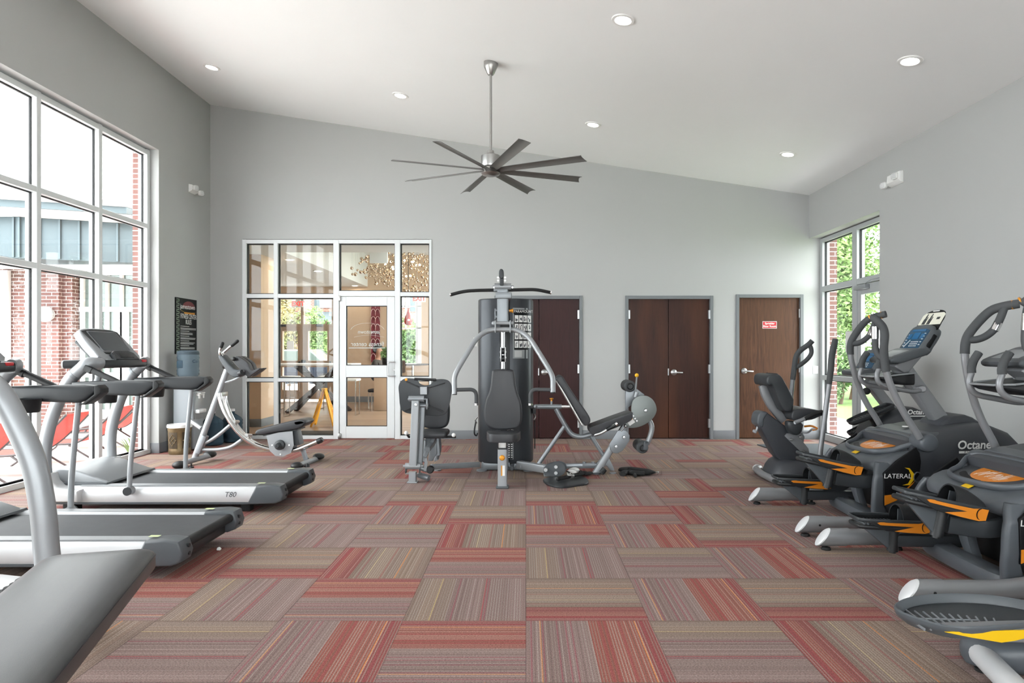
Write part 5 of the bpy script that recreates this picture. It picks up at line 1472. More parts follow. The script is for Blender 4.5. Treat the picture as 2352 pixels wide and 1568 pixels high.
# placard on the right shroud
pl = MB(); rg = []
def shx(px): return (px - HX) * 7.36 / F
def shy(x):
    d = abs(x - cx); y = [(.055, -.122), (.085, -.12), (.17, -.1), (.24, -.06), (.29, 0.), (.312, .09), (.318, .2)]
    for (a0, b0), (a1, b1) in zip(y, y[1:]):
        if d <= a1: return ty + b0 + (b1 - b0) * (d - a0) / (a1 - a0)
    return ty + .2
def zp(py): return CAMZ - (py - HY) * 7.36 / F
cols = [shx(1178 + 45 * i / 12) for i in range(13)]
cols = [min(c_, cx + .31) for c_ in cols]
def strip(mb, x0, x1, y0, y1, off):
    n = 4; r0 = []
    for i in range(n + 1):
        x = min(shx(x0 + (x1 - x0) * i / n), cx + .312); r0.append([(x, shy(x) - off, zp(y1)), (x, shy(x) - off, zp(y0))])
    mb.loft(r0, cap=False, closed=False)
strip(pl, 1178, 1223, 707, 823, .006); plo = part('exercise_placard', pl, mat('grey_placard', '8d9192', .35, var=.03), mg)
h_ = MB(); strip(h_, 1180, 1223, 711, 722, .009); strip(h_, 1181, 1222, 722, 803, .008)
part('placard_panel', h_, M['print_k'], plo)
text('lettering', 'PARAMOUNT', .042, (shx(1202.5), shy(shx(1201)) - .018, zp(715.5)), (1, .32, 0), (0, 0, 1), M['print_w'], plo, sx=.85)
ph = MB(); phk = MB()
r_ = random.Random(6)
for r2 in range(4):
    for c2 in range(4):
        x0 = 1182.5 + c2 * 9.7 + (4 if c2 > 1 else 0) * 0; y0 = 724 + r2 * 19.5
        strip(ph, x0, x0 + 8.3, y0, y0 + 16, .011)
        for _ in range(3):
            a, b = x0 + 1.5 + 4 * r_.random(), y0 + 2 + 8 * r_.random(); strip(phk, a, a + 1.3 + r_.random(), b, b + 3 + 4 * r_.random(), .0135)
part('exercise_pictures', ph, M['print_w'], plo); part('picture_figures', phk, M['mgrey'], plo)
k_ = MB(); strip(k_, 1182, 1199, 805, 820, .011); part('notice_card', k_, mat('faded_card', 'b5b7b7', .6), plo)
# ---- lat column
YC = 6.9
def g(px, py, Y=YC): return P(px, py, Y)
part('lat_column', MB().bar([g(1155, 746), g(1155, 668)], .118, .1, .018, up=(0, 1, 0)), M['silver_d'], mg)
part('top_bracket', MB().box(g(1138, 685, YC - .08), g(1176, 674, YC + .1), .008), M['silver_d'], mg)
part('top_roller', MB().rod(g(1136, 658), g(1174, 658), .035, 16).rod(g(1132, 658), g(1180, 658), .014, 12), M['silver'], mg)
part('boom', MB().bar([g(1156, 690, 7.5), g(1156, 668, 7.2), g(1156, 660, 6.9)], .08, .09, .015), M['silver_d'], mg)
part('pulley_housing', MB().prism(sp2([(p.x, p.z) for p in [g(a, b) for a, b in ((1146.5, 626), (1149, 620.5), (1152, 619.5), (1155.5, 621), (1157.5, 626), (1157.5, 638), (1152, 642), (1147, 638))]], 3), YC - .09, YC - .06, 'XZ', .012).box(g(1148, 655, YC - .07), g(1157, 636, YC + .02), .006), M['dgrey'], mg)
bt = MB()
for a, b in ((1144, 637), (1160, 637), (1144, 644), (1160, 644), (1135, 660), (1177, 660)): part('pulley_bolt', MB().rod(g(a, b, YC - .03), g(a, b, YC + .02), .011, 10), M['nickel'], mg)
part('cable_hook', MB().tube(spline([g(1152, 650), g(1152, 664), g(1150, 668), g(1154, 672), g(1156, 668)], 4), .009, 8), M['chrome'], mg)
lb = [g(1036, 676.5), g(1066, 668.5), g(1100, 666.5), g(1136, 666), g(1168, 666), g(1200, 665), g(1231, 664.5), g(1264, 671.5)]
lbo = part('lat_bar', MB().tube(fillet(lb, .12), .0175, 12), M['rubber'], mg)
part('lat_bar_sleeve', MB().rod(g(1134, 666), g(1166, 666), .022, 14), M['silver_d'], lbo)
for a, b in ((lb[0], lb[1]), (lb[-1], lb[-2])):
    part('bar_end_cap', MB().rod(a + (a - b).normalized() * .012, a, .019, 12), M['chrome'], lbo)
part('adjuster_pin', MB().rod(g(1166, 713.5), g(1175, 713.5), .012, 10), M['silver'], mg)
part('adjuster_knob', MB().lathe([(0, 0), (.018, 0), (.016, .02), (.022, .028), (.022, .04), (0, .042)], 16, g(1170, 713.5), 'X'), M['gold'], mg)
part('adjuster_plate', MB().box(g(1136, 733, YC - .03), g(1139, 709, YC + .03), .003).rod(g(1137, 713), g(1146, 713), .018, 12).rod(g(1138, 726), g(1146, 730), .022, 12), M['silver_d'], mg)
# ---- press arms
YA = 6.78
part('arm_pivot', MB().rod(g(1134, 742, YA), g(1176, 742, YA), .019, 14).ell(g(1134, 742, YA), .022, 12, 8).ell(g(1176, 742, YA), .022, 12, 8), M['silver'], mg)
for px in (1138, 1172):
    part('yoke_plate', MB().box((g(px, 0, YA).x - .006, YA - .05, g(0, 764, YA).z), (g(px, 0, YA).x + .006, YA + .05, g(0, 736, YA).z), .003), M['silver'], mg)
arm = [g(1044, 905, YA - .25), g(1043, 866, YA - .22), g(1052, 846, YA - .2), g(1095, 775, YA - .06), g(1122, 757, YA), g(1156, 756.5, YA), g(1190, 757, YA), g(1217, 776, YA - .06), g(1260, 846, YA - .2), g(1270, 866, YA - .22), g(1270, 901, YA - .25)]
pa = part('press_arms', MB().tube(fillet(arm, [0, .12, .1, .15, .12, .1, .12, .15, .1, .12, 0], 6), .026, 16), M['silver'], mg)
for e in (arm[0], arm[-1]): part('arm_plug', MB().rod(e + V((0, 0, -.006)), e + V((0, 0, .002)), .024, 14), M['blk'], pa)
for s, ex, hx in ((-1, 1046, 1094), (1, 1267, 1218)):
    hd = MB().tube(fillet([g(ex, 895, YA - .24), g(hx - 6 * (-s) if False else hx, 894, YA - .22), g(hx, 926, YA - .22)], .1, 8), .0185, 12)
    part('hand_grip', hd, M['foam'], pa)
    e = g(hx, 926, YA - .22); part('grip_cap', MB().rod(e, e + V((0, 0, -.02)), .021, 14), M['chrome'], pa)
# ---- chrome carriage between the yoke and the backrest
part('guide_rod', MB().rod(g(1155, 762, 6.9), g(1155, 852, 6.9), .021, 14), M['chrome'], mg)
part('press_strap', MB().box(g(1160, 850, 6.92), g(1163, 765, 6.93)), M['blk'], mg)
part('cable_pulley', MB().box(g(1149, 831, 6.86), g(1152, 797, 6.92), .003).box(g(1159, 831, 6.86), g(1162, 797, 6.92), .003).rod(g(1148, 808, 6.88), g(1163, 808, 6.88), .012, 10).rod(g(1148, 821, 6.88), g(1163, 821, 6.88), .012, 10), M['steel'], mg)
part('pulley_wheel', MB().rod(g(1152, 806, 6.88), g(1159, 806, 6.88), .035, 20).rod(g(1152, 823, 6.88), g(1159, 823, 6.88), .035, 20), M['blk'], mg)
# ---- chest press seat
YP = 6.72
bkp = [(1131, 851), (1140, 848), (1155, 847), (1170, 848), (1180, 851), (1183, 865), (1185, 885), (1190, 905), (1196, 920), (1199, 940), (1199, 960), (1195, 975), (1186, 983), (1172, 986), (1155, 987), (1139, 986), (1125, 982), (1116, 973), (1112, 957), (1112, 938), (1116, 918), (1123, 902), (1127, 885), (1129, 865)]
part('backrest_pad', MB().prism(sp2([(g(a, b, YP).x, g(a, b, YP).z) for a, b in bkp], 3), YP - .035, YP + .04, 'XZ', .028, 4), M['vinyl'], mg)
part('backrest_board', MB().prism(rrect(.22, .45, .06), YP + .035, YP + .055, 'XZ'), M['blk'], mg)
o = bpy.data.objects['backrest_board']; o.data.transform(M4.Translation(V((g(1155, 0, YP).x, 0, g(0, 920, YP).z))))
part('backrest_bracket', MB().bar([g(1155, 900, YP + .06), g(1155, 900, 7.3)], .06, .06, .01), M['silver_d'], mg)
sp_ = [(-.17, .12), (-.12, .14), (.12, .14), (.17, .12), (.15, -.08), (.11, -.15), (0, -.165), (-.11, -.15), (-.15, -.08)]
c0 = g(1156, 1002, 6.55)
st = MB().at((c0.x, 6.57, 0)).prism(sp2(sp_, 4), c0.z - .045, c0.z + .04, 'XY', .03, 4)
part('seat_pad', st, M['vinyl'], mg)
sx = c0.x - .005
part('seat_slide', MB().bar([(sx, 6.47, .32), (sx, 6.47, c0.z - .04)], .078, .075, .008, up=(0, 1, 0)), M['nickel'], mg)
pst = part('seat_post', MB().bar([(sx, 6.46, .0), (sx, 6.46, .385)], .092, .09, .012, up=(0, 1, 0)), M['silver'], mg)
part('post_foot', MB().box((sx - .062, 6.4, 0), (sx + .062, 6.52, .022), .008), M['mgrey'], pst)
part('post_collar', MB().bar([(sx, 6.46, .38), (sx, 6.46, .395)], .098, .096, .012, up=(0, 1, 0)), M['blk'], pst)
part('pull_knob', MB().lathe([(0, -.05), (.018, -.048), (.027, -.035), (.026, -.02), (.012, -.01), (.01, .01)], 20, (sx + .0, 6.41, .305), 'Y'), M['gold'], pst)
part('warning_label', MB().box((sx - .012, 6.412, .125), (sx + .025, 6.4145, .225)), M['print_w'], pst)
part('warning_stripe', MB().box((sx - .012, 6.4105, .125), (sx - .0, 6.4135, .225)), M['gold'], pst)
part('seat_beam', MB().bar([(sx, 6.5, .12), (sx, 7.35, .12)], .07, .08, .01), M['silver_d'], mg)
for a, b in ((1163, 1066), (1176, 1066), (1164, 1075), (1176, 1075)):
    part('cover_bolt', MB().lathe([(0, -.012), (.022, -.01), (.026, 0), (.026, .01)], 14, g(a, b, 7.38), 'Y'), M['mgrey'], mg)
# ---- low row arm, front right
lr0, lr1 = g(1192, 1068, 7.35), g(1258, 1086, 7.06)
lr0.z = lr1.z = .075
part('low_row_beam', MB().bar([lr0, lr1], .08, .085, .012), M['silver'], mg)
b_ = MB().frame(lr1 + V((-.005, -.02, .0)), (1, -.18, 0), (0, 0, 1))
b_.prism(sp2([(-.03, .03), (.04, .07), (.13, .085), (.19, .06), (.2, 0), (.15, -.055), (.05, -.06), (-.02, -.05)], 3), -.05, -.038, 'XZ').prism(sp2([(-.03, .03), (.04, .07), (.13, .085), (.19, .06), (.2, 0), (.15, -.055), (.05, -.06), (-.02, -.05)], 3), .038, .05, 'XZ')
part('row_pulley_plates', b_, M['mgrey'], mg)
b_ = MB().frame(lr1 + V((-.005, -.02, .0)), (1, -.18, 0), (0, 0, 1)).rod((.12, -.035, .01), (.12, .035, .01), .062, 24)
part('row_pulley', b_, M['blk'], mg)
b_ = MB().frame(lr1 + V((-.005, -.02, .0)), (1, -.18, 0), (0, 0, 1))
for a, b in ((.1, .04), (.1, -.025)): part('pulley_bolt', MB().frame(lr1 + V((-.005, -.02, .0)), (1, -.18, 0), (0, 0, 1)).rod((a, -.062, b), (a, -.04, b), .018, 12), M['steel'], mg)
part('pulley_spacer', b_.rod((-.005, -.09, .01), (-.005, -.03, .01), .02, 14), M['steel'], mg)
part('row_foot', MB().box(lr1 + V((-.04, -.05, -.074)), lr1 + V((.12, .06, -.05)), .01).box(lr1 + V((-.045, -.055, -.07)), lr1 + V((-.02, .05, .05)), .008), M['silver'], mg)
part('snap_hook', MB().tube(spline([lr1 + V((.2, -.06, -.01)), lr1 + V((.225, -.08, -.02)), lr1 + V((.24, -.1, -.03))], 4), .01, 8), M['chrome'], mg)
# ---- base tubes
part('base_tube', MB().bar([g(990, 1072, 7.0), g(1100, 1066, 7.3)], .055, .055, .01), M['silver_d'], mg)
part('base_tube', MB().bar([g(1195, 1073, 7.3), g(1380, 1068, 7.25)], .05, .055, .01), M['silver_d'], mg)
part('splice_plate', MB().box(g(1339, 1070, 7.2), g(1372, 1064, 7.3), .004).rod(g(1342, 1063, 7.22), g(1342, 1060, 7.22), .02, 10).rod(g(1362, 1063, 7.22), g(1362, 1060, 7.22), .02, 10), M['silver_d'], mg)
# ---- leg press station on the left
YL1 = 6.75
def l(px, py, Y=YL1): return P(px, py, Y)
fpo = [(930, 869), (950, 869.5), (958, 872), (962, 880), (971, 884.5), (983, 884.5), (991, 880), (995, 872.5), (1003, 871), (1018, 871), (1030, 875), (1037, 888), (1035, 910), (1030, 935), (1022, 950), (1008, 955), (975, 954), (945, 951), (928, 947), (918, 935), (915, 905), (914, 888), (919, 876)]
fp = MB().prism(sp2([(l(a, b).x, l(a, b).z) for a, b in fpo], 3), YL1 + .03, YL1 + .045, 'XZ', .004)
fpl = part('foot_plate', fp, M['dgrey'], mg)
part('plate_handle', MB().rod(l(952, 870), l(1001, 872), .014, 10), M['blk'], fpl)
rb = MB()
for (a, b), (c_, d) in (((933, 876), (962, 889)), ((1022, 879), (985, 890)), ((928, 943), (947, 935)), ((1018, 945), (985, 932))):
    rb.bar([l(a, b, YL1 + .022), l(c_, d, YL1 + .022)], .012, .02, .003, up=(0, 1, 0))
part('stiffener_ribs', rb, M['blk'], fpl)
part('plate_corner_bolt', MB().lathe([(0, -.01), (.014, -.008), (.016, .01)], 12, l(933, 871.5, YL1 + .03), 'Y'), M['gold'], fpl)
part('plate_mount', MB().bar([l(974, 888), l(974, 905)], .072, .06, .008, up=(0, 1, 0)), M['silver'], mg)
part('upper_pivot', MB().rod(l(939, 915.5, YL1 - .04), l(975, 915.5, YL1 - .04), .032, 18).rod(l(937, 916.5, YL1 - .04), l(978, 916.5, YL1 - .04), .012, 10), M['silver_d'], mg)
part('lower_pivot', MB().rod(l(960, 931), l(984, 931), .028, 16).box(l(978, 940, YL1 - .03), l(984, 914, YL1 + .03), .004), M['silver_d'], mg)
part('swing_link', MB().bar([l(955, 920, YL1 - .06), l(949, 1068, YL1 - .06)], .078, .06, .012, up=(0, 1, 0)), M['silver'], mg)
part('link_bolt', MB().lathe([(0, -.012), (.014, -.01), (.016, .01)], 14, l(955, 929, YL1 - .095), 'Y'), M['steel'], mg)
part('swing_link', MB().bar([l(971, 935, YL1), l(964, 1068, YL1)], .055, .05, .01, up=(0, 1, 0)), M['silver_d'], mg)
part('base_pivot', MB().rod(l(931, 1070, YL1 - .04), l(966, 1070, YL1 - .04), .032, 18).rod(l(926, 1070, YL1 - .04), l(972, 1070, YL1 - .04), .012, 10), M['silver'], mg)
ft = l(948, 1109, 6.72)
part('base_foot', MB().bar([(ft.x, 6.72, .0), (ft.x, 6.72, .11)], .075, .07, .01, up=(0, 1, 0)).box((ft.x - .052, 6.67, 0), (ft.x + .052, 6.77, .014), .005), M['silver'], mg)
part('base_bracket', MB().box(l(931, 1088, YL1 - .07), l(934, 1066, YL1 + .02), .003).box(l(962, 1088, YL1 - .07), l(966, 1062, YL1 + .02), .003).box(l(931, 1089, YL1 - .06), l(968, 1085, YL1 + .03), .004), M['silver_d'], mg)
part('side_link', MB().rod(l(966, 1074), l(985, 1080), .026, 14).rod(l(962, 1090, 6.8), l(985, 1098, 6.75), .03, 14), M['silver_d'], mg)
part('pivot_hub', MB().lathe([(0, -.03), (.03, -.03), (.04, -.01), (.04, .02)], 16, l(988, 1078, 6.75), 'Y'), M['blk'], mg)
part('link_bracket', MB().prism([(l(a, b).x, l(a, b).z) for a, b in ((975, 1068), (977, 1052), (981, 1050), (983, 1062), (980, 1080), (974, 1080))], YL1 - .03, YL1 - .02, 'XZ'), M['silver_d'], mg)
# seat of the leg press behind the plate
YS = 7.35
lb_ = [(973, 895), (1010, 890), (1025, 900), (1032, 925), (1033, 955), (1030, 972), (1022, 981), (1005, 984), (985, 983), (970, 978), (960, 960), (960, 920)]
part('leg_press_backrest', MB().prism(sp2([(l(a, b, YS).x, l(a, b, YS).z) for a, b in lb_], 3), YS - .04, YS + .05, 'XZ', .03, 4), M['vinyl'], mg)
a = l(995, 994, 7.2)
part('leg_press_seat', MB().box((a.x - .17, 6.98, a.z - .035), (a.x + .165, 7.36, a.z + .035), .03, 4), M['vinyl'], mg)
for px, e in ((933, 0), (1042, 1)):
    p = l(px, 994 if not e else 999, 7.0); q_ = l(1012 if e else 965, 1003, 7.15)
    hg = part('seat_handle', MB().tube([q_, (p.x, 7.15, q_.z), p], .014, 10), M['blk'], mg)
    part('handle_knob', MB().ell(p + V((0, -.0, .0)), .022, 12, 8), M['white'], hg)
part('seat_carriage', MB().bar([l(986, 1002, 7.2), l(970, 1060, 7.1)], .06, .06, .008, up=(0, 1, 0)).bar([l(1001, 1004, 7.3), l(1004, 1045, 7.3)], .075, .05, .01, up=(0, 1, 0)), M['silver_d'], mg)
part('seat_strut', MB().bar([l(997, 1003, 7.15), l(975, 1050, 7.05)], .045, .04, .008, up=(0, 1, 0)).prism([(l(a_, b, 7.28).x, l(a_, b, 7.28).z) for a_, b in ((986, 1038), (996, 1004), (1002, 1004), (1004, 1040), (994, 1058), (984, 1058))], 7.26, 7.3, 'XZ', .006), M['silver_d'], mg)
part('seat_support', MB().tube(spline([l(1006, 1003, 7.4), l(1008, 1030, 7.4), l(1002, 1052, 7.4), l(1004, 1057, 7.4)], 5), .03, 12).lathe([(0, 0), (.045, 0), (.045, .012), (0, .014)], 16, (l(1004, 0, 7.4).x, 7.4, 0)), M['silver_d'], mg)
part('shroud_link', MB().box(l(971, 1045, 7.12), l(980, 1008, 7.2), .01), M['silver'], mg)
part('slide_rail', MB().bar([(l(990, 0, 7.2).x, 6.95, .3), (l(1000, 0, 7.2).x, 7.5, .4)], .05, .05, .008), M['silver_d'], mg)
# cable handle hanging by the tower
part('side_snap', MB().tube(spline([P(1096, 958, 7.5), P(1092, 965, 7.48), P(1095, 972, 7.48)], 4), .008, 8), M['chrome'], mg)
part('strap_loop', MB().tube(spline([P(1093, 968, 7.48), P(1090, 985, 7.46), P(1090, 996, 7.46), P(1094, 1000, 7.47), P(1097, 994, 7.48)], 5), .009, 8), M['blk'], mg)
part('side_snap', MB().tube(spline([P(1226, 948, 7.5), P(1230, 956, 7.5), P(1227, 964, 7.5)], 4), .008, 8), M['chrome'], mg)
part('side_cable', MB().tube([P(1228, 945, 7.5), P(1228.5, 1030, 7.5)], .006, 8), M['blk'], mg)
part('side_pulley_arm', MB().box(P(1223, 950, 7.46), P(1231, 932, 7.52), .008), M['dgrey'], mg)
# ---- leg extension station on the right
YE = 7.2
def e_(px, py, Y=YE): return P(px, py, Y)
part('extension_beam', MB().tube([e_(1228, 933.5), e_(1290, 933.5)], .026, 16).ell(e_(1230, 933.5, YE - .03), (.02, .02, .02), 12, 8), M['silver_d'], mg)
part('beam_mount', MB().box(e_(1216, 938, YE), e_(1230, 929, YE + .06), .005), M['blk'], mg)
part('slide_bar', MB().rod(e_(1288, 933.5), e_(1312, 934), .018, 12), M['chrome'], mg)
part('pin_stem', MB().rod(e_(1267, 931), e_(1267, 921), .013, 10), M['silver_d'], mg)
part('pin_knob', MB().lathe([(0, 0), (.012, 0), (.01, .02), (.022, .03), (.022, .038), (0, .042)], 16, e_(1267, 922)), M['gold'], mg)
part('frame_tube', MB().tube(fillet([e_(1277, 938), e_(1297, 975), e_(1313, 999), e_(1335, 1004), e_(1362, 996)], .14, 7), .027, 16), M['silver_d'], mg)
part('rear_strut', MB().tube([e_(1299, 975), e_(1235, 1068)], .022, 14), M['silver_d'], mg)
part('front_strut', MB().tube([e_(1357, 1000), e_(1390, 1052)], .022, 14), M['silver_d'], mg)
part('frame_foot', MB().prism([(e_(a, b).x, e_(a, b).z) for a, b in ((1369, 1066), (1376, 1058), (1399, 1052), (1407, 1068), (1412, 1081), (1402, 1081), (1394, 1070))], YE + .0, YE + .05, 'XZ', .006).lathe([(0, 0), (.04, 0), (.04, .012), (0, .014)], 18, (e_(1408, 0).x, YE + .02, 0)), M['silver_d'], mg)
bpts = [(1276, 872), (1279, 864), (1285, 861), (1291, 864), (1300, 878), (1316, 903), (1334, 928), (1350, 952), (1353, 963), (1349, 971), (1342, 974), (1336, 968), (1310, 925), (1290, 893)]
part('extension_backrest', MB().prism(sp2([(e_(a, b).x, e_(a, b).z) for a, b in bpts], 3), YE - .16, YE + .16, 'XZ', .025, 3), M['vinyl'], mg)
part('backrest_rail', MB().bar([e_(1277, 873), e_(1335, 973)], .3, .022, .006, up=(.86, 0, .5)), M['nickel'], mg)
spt = [(1352, 984), (1353, 978), (1360, 975), (1440, 946), (1447, 948), (1447, 956), (1440, 964), (1410, 978), (1365, 994), (1358, 995), (1353, 990)]
part('extension_seat', MB().prism(sp2([(e_(a, b).x, e_(a, b).z) for a, b in spt], 3), YE - .17, YE + .17, 'XZ', .025, 3), M['vinyl'], mg)
for dy in (-.2, .2):
    hh = part('side_grip', MB().tube(fillet([e_(1367, 999, YE + dy * .8), e_(1378, 996, YE + dy), e_(1416, 973, YE + dy)], .04), .016, 12), M['steel'], mg)
    part('grip_sleeve', MB().rod(e_(1393, 987, YE + dy), e_(1414, 975, YE + dy), .018, 12), M['blk'], hh)
    part('grip_cap', MB().rod(e_(1414, 975, YE + dy), e_(1418, 972, YE + dy), .021, 12), M['chrome'], hh)
part('extension_post', MB().bar([e_(1367, 1088), e_(1438, 975)], .075, .065, .016, up=(0, 1, 0)), M['silver'], mg)
part('post_pad', MB().lathe([(0, 0), (.05, 0), (.05, .014), (.02, .02), (0, .02)], 18, (e_(1369, 0).x, YE - .01, 0)), M['mgrey'], mg)
part('post_end_cap', MB().bar([e_(1380, 1086, YE - .02), e_(1389, 1076, YE - .02)], .06, .05, .01, up=(0, 1, 0)), M['blk'], mg)
hexp = [(1400, 1030), (1398, 1018), (1416, 988), (1425, 985), (1437, 988), (1444, 998), (1444, 1010), (1428, 1033), (1416, 1039), (1407, 1038)]
part('joint_plate', MB().prism([(e_(a, b).x, e_(a, b).z) for a, b in hexp], YE - .062, YE - .052, 'XZ', .003), M['silver_d'], mg)
bb = MB()
for a, b in ((1431, 1002), (1413, 1023)): bb.lathe([(0, -.085), (.014, -.083), (.018, -.07), (.018, -.05)], 16, (e_(a, b).x, YE, e_(a, b).z), 'Y')
part('joint_bolts', bb, M['steel'], mg)
M['cam'] = mat('clear_coated_cam_plate', '747977', .42, .45, var=.04)
camp = [(1449, 935), (1452, 921), (1460, 912), (1472, 908), (1486, 909), (1498, 917), (1505, 929), (1507, 942), (1502, 955), (1493, 965), (1478, 975), (1460, 981), (1443, 981), (1436, 975), (1437, 969), (1446, 962), (1449, 950)]
cmo = part('cam_plate', MB().prism(sp2([(e_(a, b, YE - .07).x, e_(a, b, YE - .07).z) for a, b in camp], 3), YE - .1, YE - .088, 'XZ', .003), M['cam'], mg)
cb = MB().lathe([(0, -.125), (.016, -.122), (.02, -.11), (.02, -.09)], 18, (e_(1482, 942, YE - .08).x, YE, e_(1482, 942, YE - .08).z), 'Y')
for a, b in ((1454, 955), (1458, 961), (1462, 966)): cb.lathe([(0, -.112), (.01, -.11), (.012, -.1), (.012, -.09)], 12, (e_(a, b, YE - .08).x, YE, e_(a, b, YE - .08).z), 'Y')
part('cam_bolts', cb, M['steel'], cmo)
lbm = MB(); a = e_(1449.5, 969, YE - .1)
lbm.frame((a.x, YE - .101, a.z), (.8, 0, .55), (-.55, 0, .8)).box((-.035, -.001, -.026), (.035, .0, .026))
part('cam_label', lbm, M['print_w'], cmo)
lbs = MB().frame((a.x, YE - .102, a.z), (.8, 0, .55), (-.55, 0, .8)).box((-.035, -.001, .018), (.035, .0, .026))
part('label_stripe', lbs, M['gold'], cmo)
arml = [(1436, 940), (1436, 905), (1439, 890), (1447, 884), (1456, 888), (1480, 906), (1470, 915), (1452, 928)]
part('roller_arm', MB().prism([(e_(a, b, YE + .05).x, e_(a, b, YE + .05).z) for a, b in arml], YE + .03, YE + .045, 'XZ', .003), M['silver_d'], mg)
part('select_lever', MB().tube(fillet([e_(1462, 903, YE - .02), e_(1460, 897, YE - .03), e_(1462.5, 865, YE - .05)], .04), .009, 10).rod(e_(1459, 912, YE - .02), e_(1463, 900, YE - .02), .022, 12), M['silver'], mg)
part('lever_ball', MB().ell(e_(1462.5, 861.5, YE - .05), .022, 16, 12), mat('yellow_ball', 'f0b820', .3), mg)
def roller(a, b, Y0_, Y1_, dx):
    p0, p1 = e_(a, b, Y0_), e_(a + dx, b, Y1_); p1.z = p0.z
    d = (p1 - p0).normalized()
    rr = part('foam_roller', MB().frame(p0, V((1, 0, 0)), (0, 0, 1)).lathe([(.018, -.005), (.05, -.005), (.062, .005), (.064, .02), (.064, .27), (.058, .285), (.018, .285)], 28, (0, 0, 0), 'Y'), M['foam'], mg)
    part('roller_hub', MB().lathe([(0, -.03), (.025, -.03), (.03, -.012), (.04, -.006), (.04, .0)], 24, p0, 'Y'), M['blk'], rr)
roller(1447, 887, YE - .01, YE + .28, 0)
roller(1476, 1028, YE - .1, YE + .2, 0)
part('leg_arm', MB().tube(spline([e_(1484, 958, YE - .04), e_(1494, 970, YE - .04), e_(1497, 985, YE - .04), e_(1492, 1005, YE - .04), e_(1485, 1020, YE - .04)], 6), .028, 14), M['silver'], mg)
part('roller_axle', MB().bar([e_(1483, 1016, YE - .1), e_(1482, 1034, YE - .13)], .05, .035, .01, up=(0, 1, 0)).rod(e_(1486, 1017, YE - .12), e_(1478, 1014, YE - .04), .018, 12), M['mgrey'], mg)
part('extension_cable', MB().rod(e_(1436, 979, YE - .08), e_(1426, 990, YE - .08), .008, 8).ell(e_(1437, 978, YE - .09), .02, 12, 8), M['steel'], mg)

# ---- loose accessories on the carpet
def flat(px, py): return P(px, py, 0) if False else V(((px - HX) * (CAMZ * F / (py - HY)) / F, CAMZ * F / (py - HY), 0))
mp = [(1247, 1106), (1256, 1101), (1272, 1099), (1300, 1100), (1330, 1097), (1345, 1101), (1352, 1109), (1346, 1114), (1325, 1117), (1300, 1121), (1280, 1121), (1258, 1115)]
solo('curved_pad', MB().prism(sp2([(flat(a, b).x, flat(a, b).y) for a, b in mp], 4), 0, .022, 'XY', .008), M['dgrey'], 'flat dark kidney shaped pad on the carpet under the short pull bar', 'pad')
pb = thing('pull_bar', 'short black grip pull bar lying on the kidney shaped pad', 'cable bar', flat(1310, 1108))
a, b = flat(1279, 1112), flat(1341, 1097); a.z = b.z = .05
part('bar', MB().rod(a, b, .02, 14, True), M['rubber'], pb)
mid = a.lerp(b, .5)
part('swivel', MB().rod(a.lerp(b, .46), a.lerp(b, .57), .026, 14).tube([mid + V((0, -.02, .01)), mid + V((-.03, -.05, .02)), mid + V((0, -.06, .02)), mid + V((.02, -.02, .01))], .007, 8), M['nickel'], pb)
c = flat(1317, 1092)
cuf = MB().frame((c.x, c.y, .045), (.9, -.1, .05), (0, 0, 1))
rings = []
for i in range(9):
    x = -.085 + .17 * i / 8; w_ = .045 + .012 * abs(i - 4) / 4
    rings.append([(x, w_ * math.cos(a_) + .02 * math.sin(i / 8 * PI), .037 * math.sin(a_)) for a_ in [2 * PI * k / 14 for k in range(14)]])
solo('grip_cuff', MB().frame((c.x, c.y, .04), (.25, 1, 0), (0, 0, 1)).loft(rings), M['white'], 'white padded cuff on the carpet behind the pull bar', 'cuff')
def strap_bundle(name, label, pts, w_, m, grp=None):
    t = thing(name, label, 'strap', flat(*pts[0]))
    return t
t = thing('ankle_strap', 'small black strap with a buckle beside the leg extension foot', 'strap', flat(1347, 1089))
pp = [flat(1334, 1093), flat(1341, 1091), flat(1348, 1094), flat(1356, 1092)]
part('strap', MB().sweep(spline([p + V((0, 0, .03)) for p in pp], 5), rrect(.06, .03, .012), up=(0, 0, 1)), M['rubber'], t)
part('buckle', MB().tube([pp[0] + V((.02 * math.cos(a_), .01, .03 + .025 * math.sin(a_))) for a_ in [2 * PI * k / 10 for k in range(10)]], .006, 6, closed=True), M['blk'], t)
t = thing('strap_bundle', 'black folded nylon strap bundle with a metal clip, right of the leg extension', 'strap', flat(1468, 1091))
pp = [flat(1424, 1086), flat(1445, 1084), flat(1475, 1089), flat(1506, 1091)]
part('strap', MB().sweep(spline([p + V((0, 0, .03)) for p in pp], 5), rrect(.12, .05, .02), up=(0, 0, 1), scale=[.5, .8, .9, .9, .9, .95, 1, 1.05, 1.1, 1.15, 1.15, 1.15, 1.1, .9, .6, .25]), M['rubber'], t)
part('strap', MB().sweep(spline([p + V((0, 0, .028)) for p in (flat(1430, 1094), flat(1440, 1089), flat(1458, 1092), flat(1480, 1093))], 5), rrect(.07, .045, .02), up=(0, 0, 1)), M['rubber'], t)
part('fold', MB().rod(flat(1457, 1093) + V((0, 0, .02)), flat(1460, 1098) + V((0, 0, .02)), .018, 10, True), M['rubber'], t)
part('metal_clip', MB().tube(spline([flat(1505, 1091) + V((0, 0, .03)), flat(1512, 1090) + V((0, 0, .03)), flat(1510, 1093) + V((0, 0, .02))], 4), .007, 8), M['chrome'], t)
